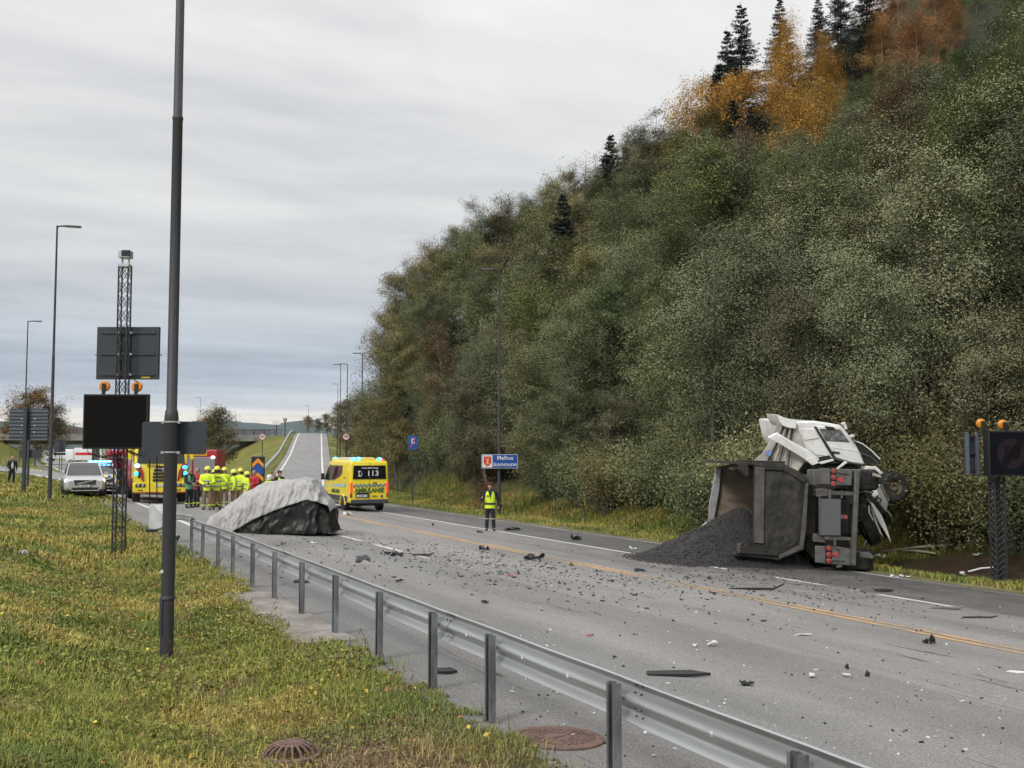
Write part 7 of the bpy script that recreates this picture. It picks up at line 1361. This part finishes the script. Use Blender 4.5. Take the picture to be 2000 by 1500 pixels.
    if hat in ('hair', 'cap'):
        hb_ = MB(); hb_.ball((-.022, 0, 1.70), (.098, .088, .095), 14, 8); hb_.ball((-.055, 0, 1.64), (.06, .078, .075), 10, 7); hb_.build('hair', hair, t)
    if vest:
        torso(MB(), [(.84, .150, .200, 0), (.98, .150, .196, 0), (1.20, .155, .200, 0), (1.38, .158, .205, 0), (1.47, .12, .15, 0)]).build('vest', vest, t)
        MB().prism([(.165, -.075, 1.48), (.165, .075, 1.48), (.168, 0, 1.18)], (-.06, 0, 0)).build('vest_opening', under or top, t)
    if shirt: MB().ball((.09, 0, 1.2), (.07, .10, .28), 10, 8).build('shirt', shirt, t)
    if bands:
        for z in (1.0, 1.22) if not vest else (1.02,):
            rr = (.142, .192) if not vest else (.157, .206); MB().loft([[Vector((rr[0]*math.cos(a), rr[1]*math.sin(a), z+dz_)) for a in np.linspace(0, 2*math.pi, 22)[:-1]] for dz_ in (-.025, .025)], False).build('reflective_band', SILV if not vest else DKBAND, t)
            MB().loft([[Vector((rr[0]*1.004*math.cos(a), rr[1]*1.004*math.sin(a), z-.04+dz_)) for a in np.linspace(0, 2*math.pi, 22)[:-1]] for dz_ in (-.012, .012)], False).build('dark_band', DKBAND, t)
    for i in range(2):
        if knees:
            a, c = Vector(kn[i]), Vector(an[i]); q = a.lerp(c, .1 if knees == 'k' else .72); d = (c-a).normalized(); MB().path([q-d*.02, q+d*.02], .088 if knees == 'k' else .080, 12, False).build('leg_band', SILV if knees == 'k' else HIVIS, t)
        if gloves: 
            W_ = Vector(wr[i]); MB().ball(W_+(W_-Vector(el[i])).normalized()*.06, (.045, .045, .06), 8, 6).build('glove', GLOVE, t)
    if back: tx(t, back, .10, (-.150, 0, 1.36), BLACKS, 'rear', 'back_lettering', bold=.002)
    if hat == 'helmet' or 'helper' in label: k_ = random.Random(label).uniform(.93, 1.05); t.scale = (k_, k_*random.Random(label+'w').uniform(.95, 1.12), k_)
    return t
def pspot(px, D, dz=0): p = at(px, 880, D); return Vector((p.x, p.y, -.048*min(max(p.x, 3.8), 20.2)+.008+dz))
HC = math.atan2(-FWD.y, -FWD.x)                  # heading of someone facing the camera
FFG = 'firefighters standing in a group'
person('firefighter with yellow helmet facing the camera, left end of the group', pspot(406, 45.5), HC+.2, 'arms_front', gloves=True, knees='a', key='af', group=FFG)
person('firefighter seen from behind with dark lettering on the back', pspot(425, 46), HC+math.pi+.15, 'hips', back='BRANN', knees='a', key='hp', group=FFG)
person('firefighter facing the camera right of the one seen from behind', pspot(439, 49.5), HC+.5, 'stand', knees='a', key='st', group=FFG)
person('firefighter turned left in the middle of the group', pspot(457, 46.5), HC-1.2, 'one_up', gloves=True, knees='a', key='ou', group=FFG)
person('firefighter behind the shrouded car turned left, second from the right helmet', pspot(470, 50), HC-.4, 'arms_front', knees='a', key='af', group=FFG)
person('firefighter at the right end of the yellow helmets behind the shrouded car', pspot(483, 48), HC-1.1, 'stand', knees='a', key='st', group=FFG)
person('yellow helmet of a firefighter just behind the one seen from behind', pspot(420, 48.5), HC+math.pi-.4, 'stand', knees='a', key='st', group=FFG)
person('paramedic in a green vest and dark trousers beside the fire engine', pspot(371, 46.5), HC+1.0, 'arms_front', NAVY, NAVY, 'hair', hair=HAIR_D, vest=GREENJ, under=NAVY, bands=False, knees='a', key='af2')
person('paramedic in a red jacket next to the green-vested one', pspot(386, 47.5), HC-.6, 'arms_front', REDJ, NAVY, 'hair', hair=HAIR_G, knees='a', key='af2')
person('helper in a red and dark jacket behind the shrouded car, before the chevron sign', pspot(497, 50), HC-.3, 'arms_front', REDJ, NAVY, 'hair', hair=HAIR_G, bands=False, key='af2')
person('responder in a white helmet bending behind the shrouded car', pspot(527, 49, -.12), HC+math.pi-.6, 'arms_front', HIVIS, NAVY, 'helmet', HELM_W, key='af')
person('dark-haired helper in a brown coat behind the shrouded car', pspot(537, 50, -.10), HC+.6, 'stand', BROWNC, NAVY, 'hair', bands=False, key='st')
person('responder in a yellow vest over dark clothes, right end behind the shrouded car', pspot(547, 49.5, .02), HC+.9, 'stand', NAVY, NAVY, 'cap', HELM_R, vest=HIVIS, under=NAVY, key='st')
op = on_road(957, 1037); person('officer in a yellow vest and dark uniform standing alone on the road', op+UP*.008, HC+.05, 'officer', NAVY, NAVY, 'cap', BERET, vest=HIVIS, under=NAVY, knees='k')
of_ = [o for o in COL.objects if o.get('label', '').startswith('officer')][0]
MB().box((.163, -.10, 1.30), (.02, .10, .035)).build('name_tab', DKBAND, of_)
bx = thing('hand_device', 'dark hand-held device held at the officer\'s hip', 'device', op+RGT*.36-FWD*.06+UP*.80, ROTV); MB().box((0, 0, 0), (.20, .08, .06)).build('casing', BLKPL, bx, bevel=.015); MB().box((.02, -.03, .04), (.06, .04, .03)).build('grip', BLKPL, bx, bevel=.01)
p = at(24, 880, 66); person('man in a dark jacket over a white shirt striding up the far left bank', (p.x, p.y, g(p.x, p.y)), HC+.6, 'walk', NAVY, NAVY, 'hair', hair=HAIR_G, bands=False, shirt=WHITEC, tilt=.12)

# ================================================================== HAZE
def haze_box(x0, x1, y0, y1, z0, z1, dens):
    m = bpy.data.materials.new('thin haze'); m.use_nodes = True; t = m.node_tree; t.nodes.clear(); v = t.nodes.new('ShaderNodeVolumePrincipled'); o = t.nodes.new('ShaderNodeOutputMaterial'); t.links.new(v.outputs[0], o.inputs['Volume'])
    v.inputs['Density'].default_value = dens; v.inputs['Density Attribute'].default_value = ''; m.cycles.homogeneous_volume = True; v.inputs['Color'].default_value = (.50, .66, .86, 1); v.inputs['Anisotropy'].default_value = .2
    MB().box(((x0+x1)/2, (y0+y1)/2, (z0+z1)/2), (x1-x0, y1-y0, z1-z0)).build('haze', m, None, sharp=0, kind='stuff', label='thin bluish haze over the distance', cat='haze')
haze_box(-3000, 4200, -120, 5300, -6, 140, .00006)
